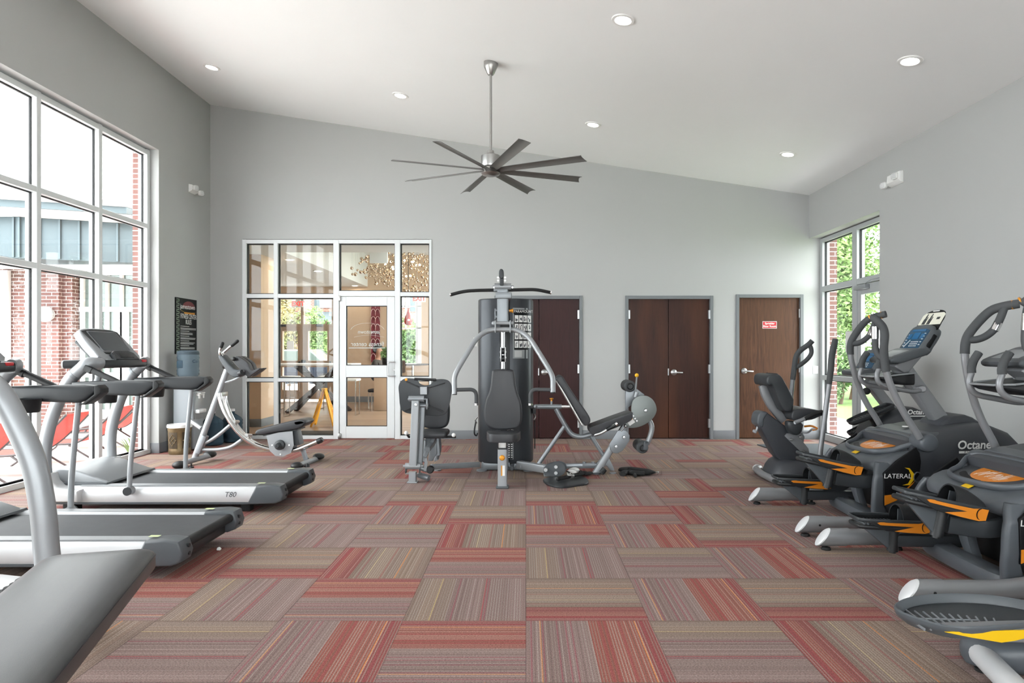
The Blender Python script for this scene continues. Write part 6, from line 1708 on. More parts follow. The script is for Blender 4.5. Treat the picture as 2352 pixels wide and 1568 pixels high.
# ---------------------------------------------------------------- lateral cross trainers
def LX(px, py, Y): # photo point of the farther trainer in its own local frame
    p = P(px, py, Y); return V((p.x - 3.0, p.y - 5.27, p.z))
def srect(x, hw, z0, z1, b, n=4):
    return [(x, a, c + (z0 + z1) / 2) for a, c in rrect(2 * hw, z1 - z0, b, n)]
def pedal(par, x0, y0, z0, tilt, side):
    """foot tray with toe cup; x0,y0,z0 is the rear tip, tilt in degrees nose down"""
    fr = lambda: MB().at((x0, y0, z0), (0, tilt, 0))
    ol = [(0, -.05), (.02, -.075), (.12, -.092), (.3, -.095), (.43, -.085), (.44, -.04), (.44, .04), (.43, .085), (.3, .095), (.12, .092), (.02, .075), (0, .05)]
    p_ = part('pedal', fr().prism(sp2(ol, 2), -.05, -.022, 'XY', .012), M['blk'], par)
    rim = MB(); rim.T = fr().T
    rim.tube([V((a, b, .008)) for a, b in sp2(ol, 3)], .007, 8, .011, up=(0, 0, 1), closed=True)
    part('pedal_rim', rim, M['dgrey'], p_)
    gr = fr()
    for i in range(11): gr.box((.03 + .022 * i, -.075, -.024), (.04 + .022 * i, .075, -.014), .002)
    for i in range(4): gr.box((.03, -.062 + .04 * i, -.024), (.27, -.056 + .04 * i, -.0145))
    part('tread_ribs', gr, M['mgrey'], p_)
    cup = fr(); outer, inner = [], []
    for i in range(7):
        t = i / 6; x = .27 + .17 * t; h = .1 - .05 * t * t; w = .088 - .012 * t
        outer.append([(x, w * math.cos(a), h * math.sin(a)) for a in [PI * k / 14 for k in range(15)]])
        inner.append([(x, (w - .008) * math.cos(a), (h - .008) * math.sin(a)) for a in [PI * k / 14 for k in range(15)]])
    cup.loft(outer, cap=False, closed=False); cup.loft([r[::-1] for r in inner], cap=False, closed=False)
    cup.loft([outer[0], inner[0]], cap=False, closed=False)
    cup.raw([outer[-1][k] for k in range(15)], [tuple(range(15))])
    part('toe_cup', cup, M['blk'], p_)
    rb = fr()
    for yy in (-.035, .035): part('cup_rib', fr().box((.3, yy - .004, -.02), (.4, yy + .004, .06)), M['mgrey'], p_)
    sw_ = fr()
    for sy in (-1, 1): sw_.prism([(.03, .002), (.445, .012), (.44, -.055), (.4, -.066), (.3, -.064), (.16, -.052)], .088 * sy - .006, .088 * sy + .006, 'XZ', .003)
    part('pedal_side', sw_, M['blk'], p_)
    st = fr(); yy = -.0955
    st.prism([(.1, -.004), (.12, .002), (.44, .009), (.435, -.05), (.4, -.06), (.3, -.058), (.21, -.052), (.33, -.022), (.12, -.016)], yy - .003, yy + .001, 'XZ')
    part('orange_flash', st, M['orange'], p_)
    ar = fr().sweep([V((.40 + .022 * math.cos(a), yy - .0045, -.022 + .03 * math.sin(a))) for a in [R(100 + 20 * k) for k in range(9)]], rrect(.002, .012, .0005, 1), up=(0, 1, 0))
    part('arc_mark', ar, M['print_k'], p_)
    tri = fr().prism([(.05, -.05), (.3, -.05), (.27, -.19), (.23, -.19)], -.012, .012, 'XZ', .004)
    part('pedal_bracket', tri, M['mgrey'], p_)
    pp_ = fr().rod((.255, 0, -.05), (.255, 0, -.2), .034, 16).rod((.255, 0, -.2), (.255, 0, -.212), .02, 12)
    part('pivot_post', pp_, M['blk'], p_)
    return p_
M['hood'] = mat('slate_hood_plastic', '4d5156', .4, var=.04, bump=.12, bs=500)
M['shell'] = mat('charcoal_shell_plastic', '393b40', .45, var=.04, bump=.12, bs=500)
M['arm_g'] = mat('warm_grey_arm_paint', '86878a', .35, .3, var=.03)
def lateral():
    t = thing('lateral_trainer', 'farther lateral cross trainer, its whole console and placard in view', 'cross trainer', local=True, group='lateral cross trainers')
    # rear drive shell
    sec = [(-.14, .425, .07, .66, .13), (-.06, .43, .05, .69, .14), (.04, .42, .05, .715, .14), (.15, .385, .05, .745, .13), (.26, .35, .05, .765, .13), (.34, .336, .05, .775, .13), (.46, .33, .05, .785, .13), (.55, .32, .05, .77, .13), (.68, .31, .05, .72, .13), (.8, .3, .05, .6, .12), (.92, .28, .05, .45, .11), (1.05, .26, .05, .28, .09), (1.12, .22, .06, .2, .06)]
    sh = part('drive_shell', MB().loft([srect(*s) for s in sec]), M['shell'], t)
    text('lettering', 'Octane', .088, (.34, -.3555, .635), (1, .125, 0), (0, 0, 1), M['print_w'], sh, shear=.12, sx=1.05, bold=.002)
    part('lettering_bar', MB().frame((.34, -.3545, .5835), (1, .125, 0), (0, 0, 1)).box((-.122, -.001, -.0085), (.122, .002, .0085)), M['print_w'], sh)
    text('lettering', 'FITNESS', .02, (.34, -.3565, .5835), (1, .125, 0), (0, 0, 1), M['shell'], sh, sx=1.6, spacing=1.5)
    # hood: saddle over the pedal arms
    hs = [(-.435, .2, .45, .47, .01), (-.425, .29, .44, .49, .024), (-.395, .35, .43, .515, .04), (-.34, .39, .42, .54, .05), (-.28, .405, .41, .562, .06), (-.16, .42, .4, .585, .08), (-.07, .42, .39, .605, .08), (-.01, .42, .38, .645, .09), (.05, .41, .38, .69, .1), (.16, .38, .36, .71, .1)]
    hd = part('hood', MB().loft([srect(*s) for s in hs]), M['hood'], t)
    part('hood_crown', MB().loft([srect(x, w, z0, z1, b) for x, w, z0, z1, b in ((-.055, .31, .56, .66, .02), (-.035, .34, .58, .70, .03), (.05, .35, .64, .72, .035), (.15, .32, .66, .73, .03), (.2, .28, .66, .715, .02))]), M['hood'], hd)
    tf = lambda: MB().frame((-.19, 0, .588), (.977, 0, .21), (-.21, 0, .977))
    part('tray_recess', tf().prism(sp2([(-.15, -.1), (-.155, .1), (-.12, .22), (-.02, .28), (.11, .28), (.11, -.28), (-.02, -.28), (-.12, -.22)], 4), -.02, .004, 'XY', .003), M['shell'], hd)
    part('tray_rim', tf().tube([V((a, b, .006 + .3 * max(0, a + .04))) for a, b in sp2([(-.165, -.1), (-.17, .1), (-.13, .235), (-.02, .3), (.12, .31), (.12, -.31), (-.02, -.3), (-.13, -.235)], 5)], .014, 10, .02, closed=True), M['hood'], hd)
    part('guide_decal', tf().prism(sp2([(-.115, -.05), (-.11, .06), (-.05, .14), (.06, .18), (.1, .1), (.1, -.1), (.05, -.17), (-.05, -.14)], 4), .004, .0065, 'XY'), M['orange'], hd)
    part('guide_decal_edge', tf().prism(sp2([(-.14, -.03), (-.142, .08), (-.1, .19), (-.05, .2), (-.1, .09), (-.115, -.03)], 3), .004, .006, 'XY'), M['print_k'], hd)
    dl = tf(); rr = random.Random(9)
    dl.bar([(rr.uniform(-.08, .07), -.11 + .22 * i / 30, .0068) for i in range(31)], .0035, .0008, .0002)
    part('guide_drawing', dl, M['print_w'], hd)
    part('round_badge', MB().lathe([(0, .7345), (.03, .7345), (.03, .73)], 24, (.05, .02, 0)), M['print_w'], hd)
    yst = MB().frame((-.375, -.02, .534), (.9, 0, .43), (-.43, 0, .9)); yst.box((-.02, -.035, 0), (.02, .035, .002))
    part('caution_sticker', yst, M['yellow'], hd)
    # legs of the saddle: near, far and the pillar between the pedal arms
    for s in (1, -1):
        lp = spline([(-.28, .12, .51), (-.31, .11, .47), (-.36, .075, .42), (-.392, .052, .36), (-.402, .046, .28), (-.4, .048, .2), (-.385, .055, .13), (-.37, .06, .07)], 4)
        lg_ = MB().loft([[(c_ + a, -.345 - .06 * min(1, (.55 - z) / .13) + .03 * max(0, (.25 - z) / .2) + b, z) for a, b in rrect(2 * h_, .055, .022, 4)] for c_, h_, z in [tuple(p) for p in lp]])
        part('hood_leg', mir(lg_, s), M['hood'], t)
        pn = MB().prism([LX(a, b, 4.83).xz[:] for a, b in ((2029, 1087), (2059, 1058), (2104, 1027), (2112, 1040), (2115, 1060), (2111, 1090), (2094, 1112), (2059, 1149), (2031, 1162))], -.445, -.425, 'XZ', .004)
        pno = part('side_panel', mir(pn, s), M['print_k'], t)
        og = MB().prism([LX(a, b, 4.83).xz[:] for a, b in ((2031, 1137), (2058, 1134), (2074, 1127), (2100, 1104), (2094, 1112), (2059, 1148), (2031, 1160))], -.4475, -.444, 'XZ')
        part('orange_flash', mir(og, s), M['orange'], pno)
        if s == 1:
            text('lettering', 'LATERAL', .048, LX(2060, 1093, 4.83) + V((0, -.449 + .44 + .0, 0)) if False else V((LX(2060, 1093, 4.83).x, -.449, LX(2060, 1093, 4.83).z)), (1, 0, 0), (0, 0, 1), M['print_w'], pno, sx=1.05, shear=.1)
            xm = MB()
            cc = LX(2102, 1094, 4.83)
            xm.prism([(cc.x + a, cc.z + b) for a, b in ((-.08, .066), (-.045, .062), (-.012, .02), (-.012, -.02), (-.045, -.062), (-.095, -.062), (-.055, -.05), (-.035, -.015), (-.035, .015), (-.05, .05))], -.4485, -.445, 'XZ')
            part('emblem_arc', xm, M['yellow'], pno)
            x2 = MB().tube([V((cc.x + .014 + .028 * math.cos(a), -.447, cc.z - .004 + .036 * math.sin(a))) for a in [R(50 + 26 * k) for k in range(11)]], .005, 6)
            part('emblem_ring', x2, M['mgrey'], pno)
        hb = MB().lathe([(0, -.495), (.048, -.494), (.058, -.49), (.064, -.482), (.067, -.47), (.068, -.40), (.068, -.34), (0, -.34)], 36, (-.07, 0, .668) if s == 1 else (-.02, .05, .62), 'Y')
        part('arm_hub', mir(hb, s), M['hood'], t)
        # floor stabiliser
        sbp = fillet([(-.93, -.5, .085), (-.5, -.5, .085), (-.28, -.47, .105), (-.12, -.36, .19), (0, -.26, .26)], .2, 6)
        so = part('stabilizer', mir(MB().tube(sbp, .043, 18, .055, up=(0, 0, 1)), s), M['arm_g'], t)
        slv = MB(); prf = circ(.047, 20, .06)
        r0 = [(-1.045 + .09 * ((b + .06) / .12), -.5 + a, .085 + b) for a, b in prf]; r1 = [(-.85 + .02 * ((b + .06) / .12), -.5 + a, .085 + b) for a, b in prf]
        slv.loft([r0, r1]); part('end_sleeve', mir(slv, s), M['arm_g'], so)
        cp = MB(); cp.loft([[(-1.0 + (x + 1.0) * k_ - d_, -.5 + (y + .5) * k_, .085 + (z - .085) * k_) for x, y, z in r0] for k_, d_ in ((.8, .014), (.93, .01), (1.0, -.004))])
        part('end_cap', mir(cp, s), M['silver_l'], so)
        part('sleeve_screw', mir(MB().rod((-.895, -.549, .088), (-.895, -.544, .088), .008, 10), s), M['blk'], so)
        for fx in (-.98, -.5):
            part('leveller', mir(MB().rod((fx, -.5, .01), (fx, -.5, .04), .011, 10).lathe([(0, 0), (.03, 0), (.032, .006), (.026, .018), (.012, .022), (0, .022)], 18, (fx, -.5, 0)), s), M['rubber'], so)
    plr = MB().bar(spline([(-.335, .06, .5), (-.34, .06, .36), (-.32, .06, .2), (-.28, .05, .07)], 5), .07, .1, .02, up=(0, 1, 0), scale=[(1.1 - .02 * i, 1.25 - .03 * i) for i in range(16)])
    part('center_pillar', plr, M['hood'], t)
    part('front_sill', MB().bar(spline([(-.31, .42, .09), (-.355, .3, .075), (-.37, 0, .07), (-.37, -.3, .07), (-.34, -.42, .08)], 6), .14, .1, .03), M['hood'], t)
    part('inner_well', MB().box((-.16, -.37, .06), (.1, .37, .47), .02), M['blk'], t)
    # pedal arms
    part('pedal_arm', MB().bar(spline([(-.66, -.27, .375), (-.5, -.27, .35), (-.38, -.28, .355), (-.25, -.3, .41), (-.12, -.3, .47)], 5), .05, .1, .015), M['dgrey'], t)
    part('pedal_arm', MB().bar([(-.66, .25, .135), (-.24, .25, .13)], .06, .075, .012).bar(spline([(-.5, .25, .17), (-.36, .25, .2), (-.26, .25, .28), (-.2, .25, .36)], 5), .04, .07, .012), M['dgrey'], t)
    pedal(t, -.925, -.27, .555, 12, 1)
    pedal(t, -.92, .25, .275, 2, 1)
    # moving arms
    nf = [LX(2113, 1006, 4.8), LX(2095, 978, 4.8), LX(2072, 940, 4.8), LX(2048, 890, 4.8), LX(2035, 853, 4.8)]
    nfg = [LX(2035, 853, 4.8), LX(2031, 820, 4.8), LX(2030, 795, 4.8), LX(2032, 768, 4.81), LX(2027, 750, 4.82), LX(2015, 737, 4.84), LX(2004, 728, 4.88)]
    ma = part('moving_arm', MB().tube(spline(nf, 6), .024, 16), M['arm_g'], t)
    part('arm_grip', MB().tube(spline(nfg, 6), .029, 16), M['foam'], ma)
    part('arm_grip', MB().tube(spline([LX(2012, 735, 4.85), LX(2010, 748, 4.87), LX(2010, 778, 4.87), LX(2011, 800, 4.86), LX(2018, 815, 4.84), LX(2031, 826, 4.8)], 6), .024, 14), M['foam'], ma)
    part('pulse_sensor', MB().rod(LX(2010, 750, 4.865), LX(2010, 778, 4.865), .0265, 16), M['chrome'], ma)
    ff = [LX(2034, 1003, 5.73), LX(2017, 968, 5.73), LX(1990, 925, 5.73), LX(1970, 880, 5.73), LX(1957, 835, 5.73), LX(1953, 812, 5.73)]
    ffg = [LX(1953, 814, 5.73), LX(1953, 795, 5.73), LX(1958, 778, 5.73), LX(1975, 753, 5.72), LX(1992, 735, 5.7), LX(2010, 727, 5.66), LX(2035, 721, 5.6)]
    mb_ = part('moving_arm', MB().tube(spline(ff, 6), .024, 16), M['arm_g'], t)
    part('arm_grip', MB().tube(spline(ffg, 6), .029, 16), M['foam'], mb_)
    part('arm_grip', MB().tube(spline([LX(1955, 789, 5.73), LX(1970, 788, 5.7), LX(1985, 781, 5.68), LX(1998, 768, 5.66), LX(2006, 750, 5.65), LX(2012, 730, 5.65)], 6), .024, 14), M['foam'], mb_)
    part('pulse_sensor', MB().rod(LX(1998, 770, 5.66), LX(2004, 756, 5.655), .0265, 16), M['chrome'], mb_)
    e0, e1 = LX(2033, 721.5, 5.605), LX(2038, 720, 5.59)
    part('button_ring', MB().rod(LX(2024, 723.5, 5.63), LX(2027, 723, 5.62), .0305, 16), M['gold'], mb_)
    part('button_ring', MB().rod(LX(2003, 729, 4.885), LX(2001, 731, 4.89), .0305, 16), M['gold'], ma)
    # mast, console
    part('mast_base', MB().prism([(.2, .73), (.24, .79), (.3, .825), (.42, .84), (.48, .82), (.6, .74), (.58, .68), (.22, .68)], -.15, .15, 'XZ', .03), M['shell'], t)
    part('mast', MB().bar([(.31, 0, .78), (-.02, 0, 1.235)], .11, .12, .02, up=(0, 1, 0)), M['arm_g'], t)
    ck = MB().prism([(-.10, 1.215), (-.08, 1.235), (.1, 1.34), (.16, 1.335), (.02, 1.17), (-.02, 1.16)], -.075, .075, 'XZ', .012)
    part('console_neck', ck, M['arm_g'], t)
    cs = MB().prism(sp2([(-.165, 1.245), (-.16, 1.285), (-.02, 1.335), (.06, 1.36), (.13, 1.345), (.12, 1.31), (.0, 1.27), (-.1, 1.24)], 3), -.17, .17, 'XZ', .02)
    cs_o = part('console_shelf', cs, M['mgrey'], t)
    pz = MB().frame((-.075, 0, 1.322), (0, 1, 0), (.9, 0, .33)); pz.box((-.115, -.012, -.075), (.115, -.003, .075), .004)
    part('shelf_pad', pz, M['silver'], cs_o)
    o, zx = V((.065, 0, 1.36)), V((.105, 0, .17))
    def DF():
        f_ = MB().frame(o, (0, -1, 0), zx); f_.T = f_.T @ M4.Diagonal((.8, 1, .86, 1)); return f_
    dh = DF()     # local -y looks at the rider
    dh.prism(sp2([(-.17, -.03), (.17, -.03), (.195, .06), (.2, .16), (.17, .235), (.08, .262), (0, .266), (-.08, .262), (-.17, .235), (-.2, .16), (-.195, .06)], 2), 0, .085, 'XZ', .022)
    dho = part('display_housing', dh, M['mgrey'], t)
    part('display_overlay', DF().prism([(-.145, -.005), (.145, -.005), (.165, .19), (.1, .21), (-.1, .21), (-.165, .19)], -.004, .004, 'XZ', .002), mat_once('navy_overlay', '17415c'), dho)
    sc = DF()
    sc.box((-.05, -.006, .095), (.05, -.003, .165)).box((-.11, -.006, .178), (.11, -.003, .2)).box((-.13, -.006, .1), (-.075, -.003, .15)).box((.075, -.006, .1), (.13, -.003, .15))
    part('display_screens', sc, M['lcd'], dho)
    kb = DF(); rr = random.Random(4)
    for i in range(5):
        for j in range(3): kb.box((-.03 + .026 * i, -.006, .015 + .022 * j), (-.014 + .026 * i, -.003, .025 + .022 * j))
    for i in range(5): kb.box((-.14, -.006, .02 + .03 * i), (-.12, -.003, .028 + .03 * i)); kb.box((.115, -.006, .03 + .03 * i), (.14, -.003, .038 + .03 * i))
    kb.bar([(-.11, -.0045, .01), (-.06, -.0045, .085)], .012, .002, .0005, up=(0, 1, 0))
    part('keypad', kb, M['silver_l'], dho)
    part('housing_slot', DF().box((.17, .02, .03), (.204, .06, .17), .012).box((-.204, .02, .03), (-.17, .06, .17), .012), M['print_k'], dho)
    cw = [(-.165, .2), (.165, .2), (.185, .3), (.18, .36), (.13, .42), (0, .44), (-.13, .42), (-.18, .36), (-.185, .3)]
    plc = part('placard', DF().prism(sp2(cw, 3), .03, .037, 'XZ', .002), M['print_k'], t)
    pw = DF().prism([(-.175, .275), (.185, .275), (.178, .385), (.14, .405), (-.14, .405), (-.175, .38)], .0275, .031, 'XZ')
    part('placard_photo', pw, mat_once('cream_print', 'dedccd'), plc)
    pk = DF()
    for x in (-.1, -.02):
        pk = DF()
        pk.box((x - .02, .0265, .28), (x + .02, .028, .34)).box((x - .012, .0265, .34), (x + .012, .028, .375)).box((x + .02, .0265, .28), (x + .032, .028, .36)).ell((x, .028, .385), (.011, .002, .013), 10, 6)
        part('placard_figure', pk, M['dgrey'], plc)
    part('placard_badge', DF().box((.08, .0265, .33), (.13, .028, .355)), M['dgrey'], plc)
    plw = DF()
    for i in range(5): plw.box((-.15 + .05 * i, .0265, .25), (-.12 + .05 * i, .029, .262))
    plw.box((-.05, .0265, .42), (.05, .029, .43))
    part('placard_captions', plw, M['print_w'], plc)
    # fixed handles and bottle tray
    for s in (1, -1):
        hh = spline([(-.25, -.13, 1.2), (-.265, -.13, 1.15), (-.255, -.13, 1.1), (-.21, -.13, 1.065), (-.12, -.125, 1.045), (.02, -.11, 1.02), (.1, -.09, 1.03)], 6)
        h_ = part('fixed_handle', mir(MB().tube(hh, .018, 14), s), M['arm_g'], t)
        part('handle_grip', mir(MB().tube(spline([(-.25, -.13, 1.2), (-.25, -.13, 1.235), (-.235, -.13, 1.28), (-.205, -.13, 1.325)], 5), .024, 14), s), M['foam'], h_)
    part('handle_clamp', MB().bar([(.1, -.11, 1.04), (.16, 0, 1.05), (.1, .11, 1.04)], .05, .04, .015).box((.06, -.1, 1.01), (.14, .1, 1.06), .015), M['arm_g'], t)
    tr = MB(); rg = []
    for x, w_, z0, z1 in ((-.26, .13, 1.125, 1.13), (-.2, .16, 1.1, 1.14), (-.05, .16, 1.07, 1.16), (.03, .13, 1.07, 1.16)):
        rg.append([(x, a, (z0 + z1) / 2 + c_) for a, c_ in rrect(2 * w_, z1 - z0, .02, 3)])
    part('bottle_tray', tr.loft(rg), M['blk'], t)
    part('tray_rim', MB().tube([(-.28, -.1, 1.135), (-.28, .1, 1.135), (-.2, .165, 1.142), (.02, .15, 1.165), (.02, -.15, 1.165), (-.2, -.165, 1.142)], .007, 8, closed=True), M['silver'], t)
    return t
def mat_once(n, c, r=.35):
    return bpy.data.materials.get(n) or mat(n, c, r, var=0)
LT = lateral(); LT.location = (3.0, 5.27, 0)
l2 = copy_tree(LT); l2.location = (3.0, 3.94, 0)
def swing(o, ang, c):
    o.matrix_local = M4.Translation(V(c) + V((.055, 0, 0))) @ Euler((0, R(ang), 0)).to_matrix().to_4x4() @ M4.Translation(-V(c))
arms = sorted([c for c in l2.children if c.name.startswith('moving_arm')], key=lambda c: sum(v.co.y for v in c.data.vertices))
swing(arms[0], 4, (-.113, 0, .675)); swing(arms[1], 4.5, (-.02, 0, .62))
l2['label'] = 'nearer lateral cross trainer, cut by the right edge of the picture'

# ---------------------------------------------------------------- seated cross trainer in the far corner
XY_ = 6.85
def r(px, py, Y=XY_): return P(px, py, Y)
sx_ = thing('seated_trainer', 'dark recumbent cross trainer with a seat, in front of the walnut door', 'cross trainer', (2.9, XY_, 0))
rg = []
for z, sc in ((.03, 1.0), (.08, 1.0), (.15, .93), (.2, .84), (.225, .74)):
    rg.append([(2.86 + .37 * sc * math.copysign(abs(math.cos(a)) ** .6, math.cos(a)) + (1 - sc) * .0, XY_ + .27 * sc * math.copysign(abs(math.sin(a)) ** .6, math.sin(a)), z) for a in [2 * PI * k / 32 for k in range(32)]])
part('base_shroud', MB().loft(rg), M['shell'], sx_)
fb = part('floor_bar', MB().tube(spline([(2.57, XY_ + .42, .05), (2.5, XY_ + .3, .055), (2.47, XY_, .055), (2.5, XY_ - .34, .05), (2.53, XY_ - .42, .045)], 6), .036, 14), M['arm_g'], sx_)
for y in (XY_ + .43, XY_ - .43): part('end_cap', MB().ell((2.55, y, .045), (.05, .03, .045), 14, 8), M['silver_l'], fb)
rail = [(1734, 965), (1737, 950), (1745, 944), (1755, 945), (1800, 978), (1850, 1040), (1872, 1088), (1850, 1098), (1805, 1075), (1772, 1040), (1745, 990), (1738, 978)]
part('seat_rail', MB().prism([(r(a, b).x, r(a, b).z) for a, b in rail], XY_ - .09, XY_ + .09, 'XZ', .018), M['shell'], sx_)
part('rail_end_cap', MB().prism(sp2([(r(a, b).x, r(a, b).z) for a, b in ((1732, 968), (1735, 950), (1744, 943), (1756, 946), (1748, 960), (1745, 978), (1736, 976))], 3), XY_ - .1, XY_ + .1, 'XZ', .02), M['hood'], sx_)
th = part('seat_handle', MB().rod(r(1741, 978), r(1737, 990), .012, 10).rod(r(1729, 988, XY_ - .1), r(1738, 993, XY_ - .12), .018, 12, True), M['silver'], sx_)
for dy in (-.1, .1):
    b_ = MB().prism([(r(a, b).x, r(a, b).z) for a, b in ((1793, 998), (1798, 992), (1812, 992), (1828, 1003), (1847, 1026), (1850, 1040), (1846, 1043), (1836, 1041))], XY_ + dy - .006, XY_ + dy + .006, 'XZ', .003)
    part('carriage_plate', b_, M['arm_g'], sx_)
    b_ = MB().prism([(r(a, b).x, r(a, b).z) for a, b in ((1800, 985), (1818, 972), (1838, 972), (1834, 990), (1840, 1000), (1838, 1014), (1830, 1016), (1815, 1000))], XY_ + dy * .8 - .006, XY_ + dy * .8 + .006, 'XZ', .003)
    part('carriage_plate', b_, M['arm_g'], sx_)
bb = MB()
for a, b in ((1807, 1006), (1834, 1034), (1829, 1000), (1820, 980)): bb.lathe([(0, -.13), (.014, -.128), (.018, -.11), (.018, -.1)], 14, (r(a, b).x, XY_, r(a, b).z), 'Y')
part('carriage_bolts', bb, M['steel'], sx_)
part('back_support', MB().bar(spline([r(1752, 884), r(1758, 905), r(1770, 928), r(1785, 948), r(1800, 966)], 5), .09, .055, .018, up=(0, 1, 0)), M['arm_g'], sx_)
bk_ = [(1746, 876), (1747, 864), (1755, 858), (1768, 858), (1780, 865), (1803, 908), (1806, 918), (1803, 938), (1797, 941), (1783, 938), (1768, 906), (1758, 884), (1750, 884)]
bro = part('backrest', MB().prism(sp2([(r(a, b).x, r(a, b).z) for a, b in bk_], 3), XY_ - .2, XY_ + .2, 'XZ', .045, 4), M['dgrey'], sx_)
part('back_cushion', MB().prism(sp2([(r(a, b).x, r(a, b).z) for a, b in ((1772, 860), (1782, 866), (1805, 908), (1808, 918), (1804, 922), (1796, 914))], 3), XY_ - .16, XY_ + .16, 'XZ', .02, 3), M['vinyl'], bro)
part('backrest_band', MB().prism([(r(a, b).x, r(a, b).z) for a, b in ((1750, 876), (1764, 880), (1764, 884), (1751, 881))], XY_ - .19, XY_ + .19, 'XZ', .004), M['silver'], bro)
ss_ = [(1800, 952), (1803, 940), (1815, 935), (1838, 934), (1872, 941), (1874, 948), (1862, 952), (1845, 959), (1815, 962), (1804, 960)]
part('seat_cushion', MB().prism(sp2([(r(a, b).x, r(a, b).z) for a, b in ss_], 3), XY_ - .21, XY_ + .21, 'XZ', .035, 4), M['vinyl'], sx_)
part('side_pocket', MB().prism(sp2([(r(a, b).x, r(a, b).z) for a, b in ((1790, 962), (1820, 966), (1818, 985), (1810, 992), (1798, 990), (1791, 980))], 3), XY_ - .26, XY_ - .14, 'XZ', .03, 3), M['dgrey'], sx_)
for dy in (-.27, .27):
    hh = part('seat_arm', MB().tube(spline([r(1826, 970, XY_ + dy), r(1842, 964, XY_ + dy), r(1860, 955, XY_ + dy), r(1875, 948, XY_ + dy), r(1889, 946, XY_ + dy)], 5), .02, 12), M['arm_g'], sx_)
    part('arm_grip', MB().tube(spline([r(1848, 962, XY_ + dy), r(1862, 954, XY_ + dy), r(1876, 948, XY_ + dy), r(1889, 946, XY_ + dy)], 5), .027, 14, .022), M['rubber'], hh)
part('seat_cross_tube', MB().rod(r(1827, 970, XY_ - .27), r(1827, 970, XY_ + .27), .018, 10), M['arm_g'], sx_)
part('adjust_lever', MB().bar(spline([r(1838, 992, XY_ - .13), r(1855, 993, XY_ - .16), r(1866, 985, XY_ - .2), r(1877, 984, XY_ - .22)], 5), .018, .018, .006), M['silver'], sx_)
part('adjust_lever_tip', MB().bar(spline([r(1848, 979, XY_ - .14), r(1864, 978, XY_ - .2), r(1877, 984, XY_ - .22), r(1866, 987, XY_ - .2)], 4), .02, .02, .008), M['orange'], sx_)
fa = part('moving_arm', MB().tube(spline([r(1813, 960, 7.15), r(1815, 930, 7.15), r(1818, 900, 7.15), r(1821, 870, 7.15)], 5), .024, 14), M['arm_g'], sx_)
part('arm_grip', MB().tube(spline([r(1821, 872, 7.15), r(1824, 847, 7.15), r(1828, 821, 7.15), r(1837, 806, 7.15), r(1857, 791, 7.12), r(1866, 782, 7.1)], 6), .028, 14), M['foam'], fa)
part('arm_grip', MB().tube(spline([r(1858, 790, 7.12), r(1863, 800, 7.12), r(1863, 812, 7.12), r(1855, 824, 7.13), r(1842, 835, 7.14), r(1826, 845, 7.15)], 6), .023, 14), M['foam'], fa)
na = part('moving_arm', MB().tube(spline([r(1882, 1062, 6.42), r(1885, 1030, 6.42), r(1893, 970, 6.42), r(1900, 915, 6.42), r(1905, 880, 6.42)], 5), .024, 14), M['arm_g'], sx_)
part('arm_grip', MB().tube(spline([r(1904, 882, 6.42), r(1908, 850, 6.42), r(1911, 815, 6.42), r(1916, 792, 6.42), r(1919, 778, 6.42)], 6), .029, 14, scale=[.9 + .15 * math.sin(PI * i / 24) for i in range(25)]), M['foam'], na)
part('beam', MB().bar([(3.0, XY_, .14), (4.0, XY_, .14)], .12, .1, .02), M['shell'], sx_)
dsx = [(3.42, .14, .06, .42, .06), (3.55, .17, .05, .62, .08), (3.75, .2, .05, .75, .09), (3.95, .2, .05, .765, .09), (4.12, .19, .05, .7, .09), (4.22, .16, .05, .58, .08)]
ds_o = part('drive_shell', MB().loft([[(x, XY_ + a, (z0 + z1) / 2 + c_) for a, c_ in rrect(2 * w_, z1 - z0, b, 4)] for x, w_, z0, z1, b in dsx]), M['shell'], sx_)
text('lettering', 'Octane', .066, (r(2110, 947, 6.62).x, XY_ - .206, r(2109, 947, 6.62).z), (1, 0, 0), (0, 0, 1), M['print_w'], ds_o, shear=.12, bold=.002)
part('lettering_bar', MB().box((3.87, XY_ - .207, .678), (4.03, XY_ - .203, .688)), M['print_w'], ds_o)
part('side_shelf', MB().box((3.6, XY_ - .3, .5), (4.12, XY_ - .18, .57), .02), M['shell'], ds_o)
part('top_decal', MB().prism(sp2([(3.8, XY_ - .28), (4.0, XY_ - .28), (4.0, XY_ - .22), (3.8, XY_ - .22)], 3), .57, .5725, 'XY'), M['orange'], ds_o)
part('mast', MB().bar([r(2062, 960), r(1993, 872)], .1, .11, .02, up=(0, 1, 0)), M['arm_g'], sx_)
o, zx = r(1985, 845), V((.11, 0, .2))
dd = part('display_housing', MB().frame(o, (0, -1, 0), zx).prism(sp2([(-.17, -.03), (.17, -.03), (.19, .08), (.18, .2), (0, .235), (-.18, .2), (-.19, .08)], 3), 0, .08, 'XZ', .02), M['mgrey'], sx_)
part('display_overlay', MB().frame(o, (0, -1, 0), zx).prism([(-.14, 0), (.14, 0), (.15, .18), (-.15, .18)], -.004, .004, 'XZ', .002), mat_once('navy_overlay', '17415c'), dd)
part('display_screens', MB().frame(o, (0, -1, 0), zx).box((-.05, -.006, .08), (.05, -.003, .14)).box((-.11, -.006, .15), (.11, -.003, .172)), M['lcd'], dd)
kb = MB().frame(o, (0, -1, 0), zx)
for i in range(4):
    for j in range(3): kb.box((-.06 + .03 * i, -.006, .01 + .02 * j), (-.042 + .03 * i, -.003, .02 + .02 * j))
part('keypad', kb, M['silver_l'], dd)
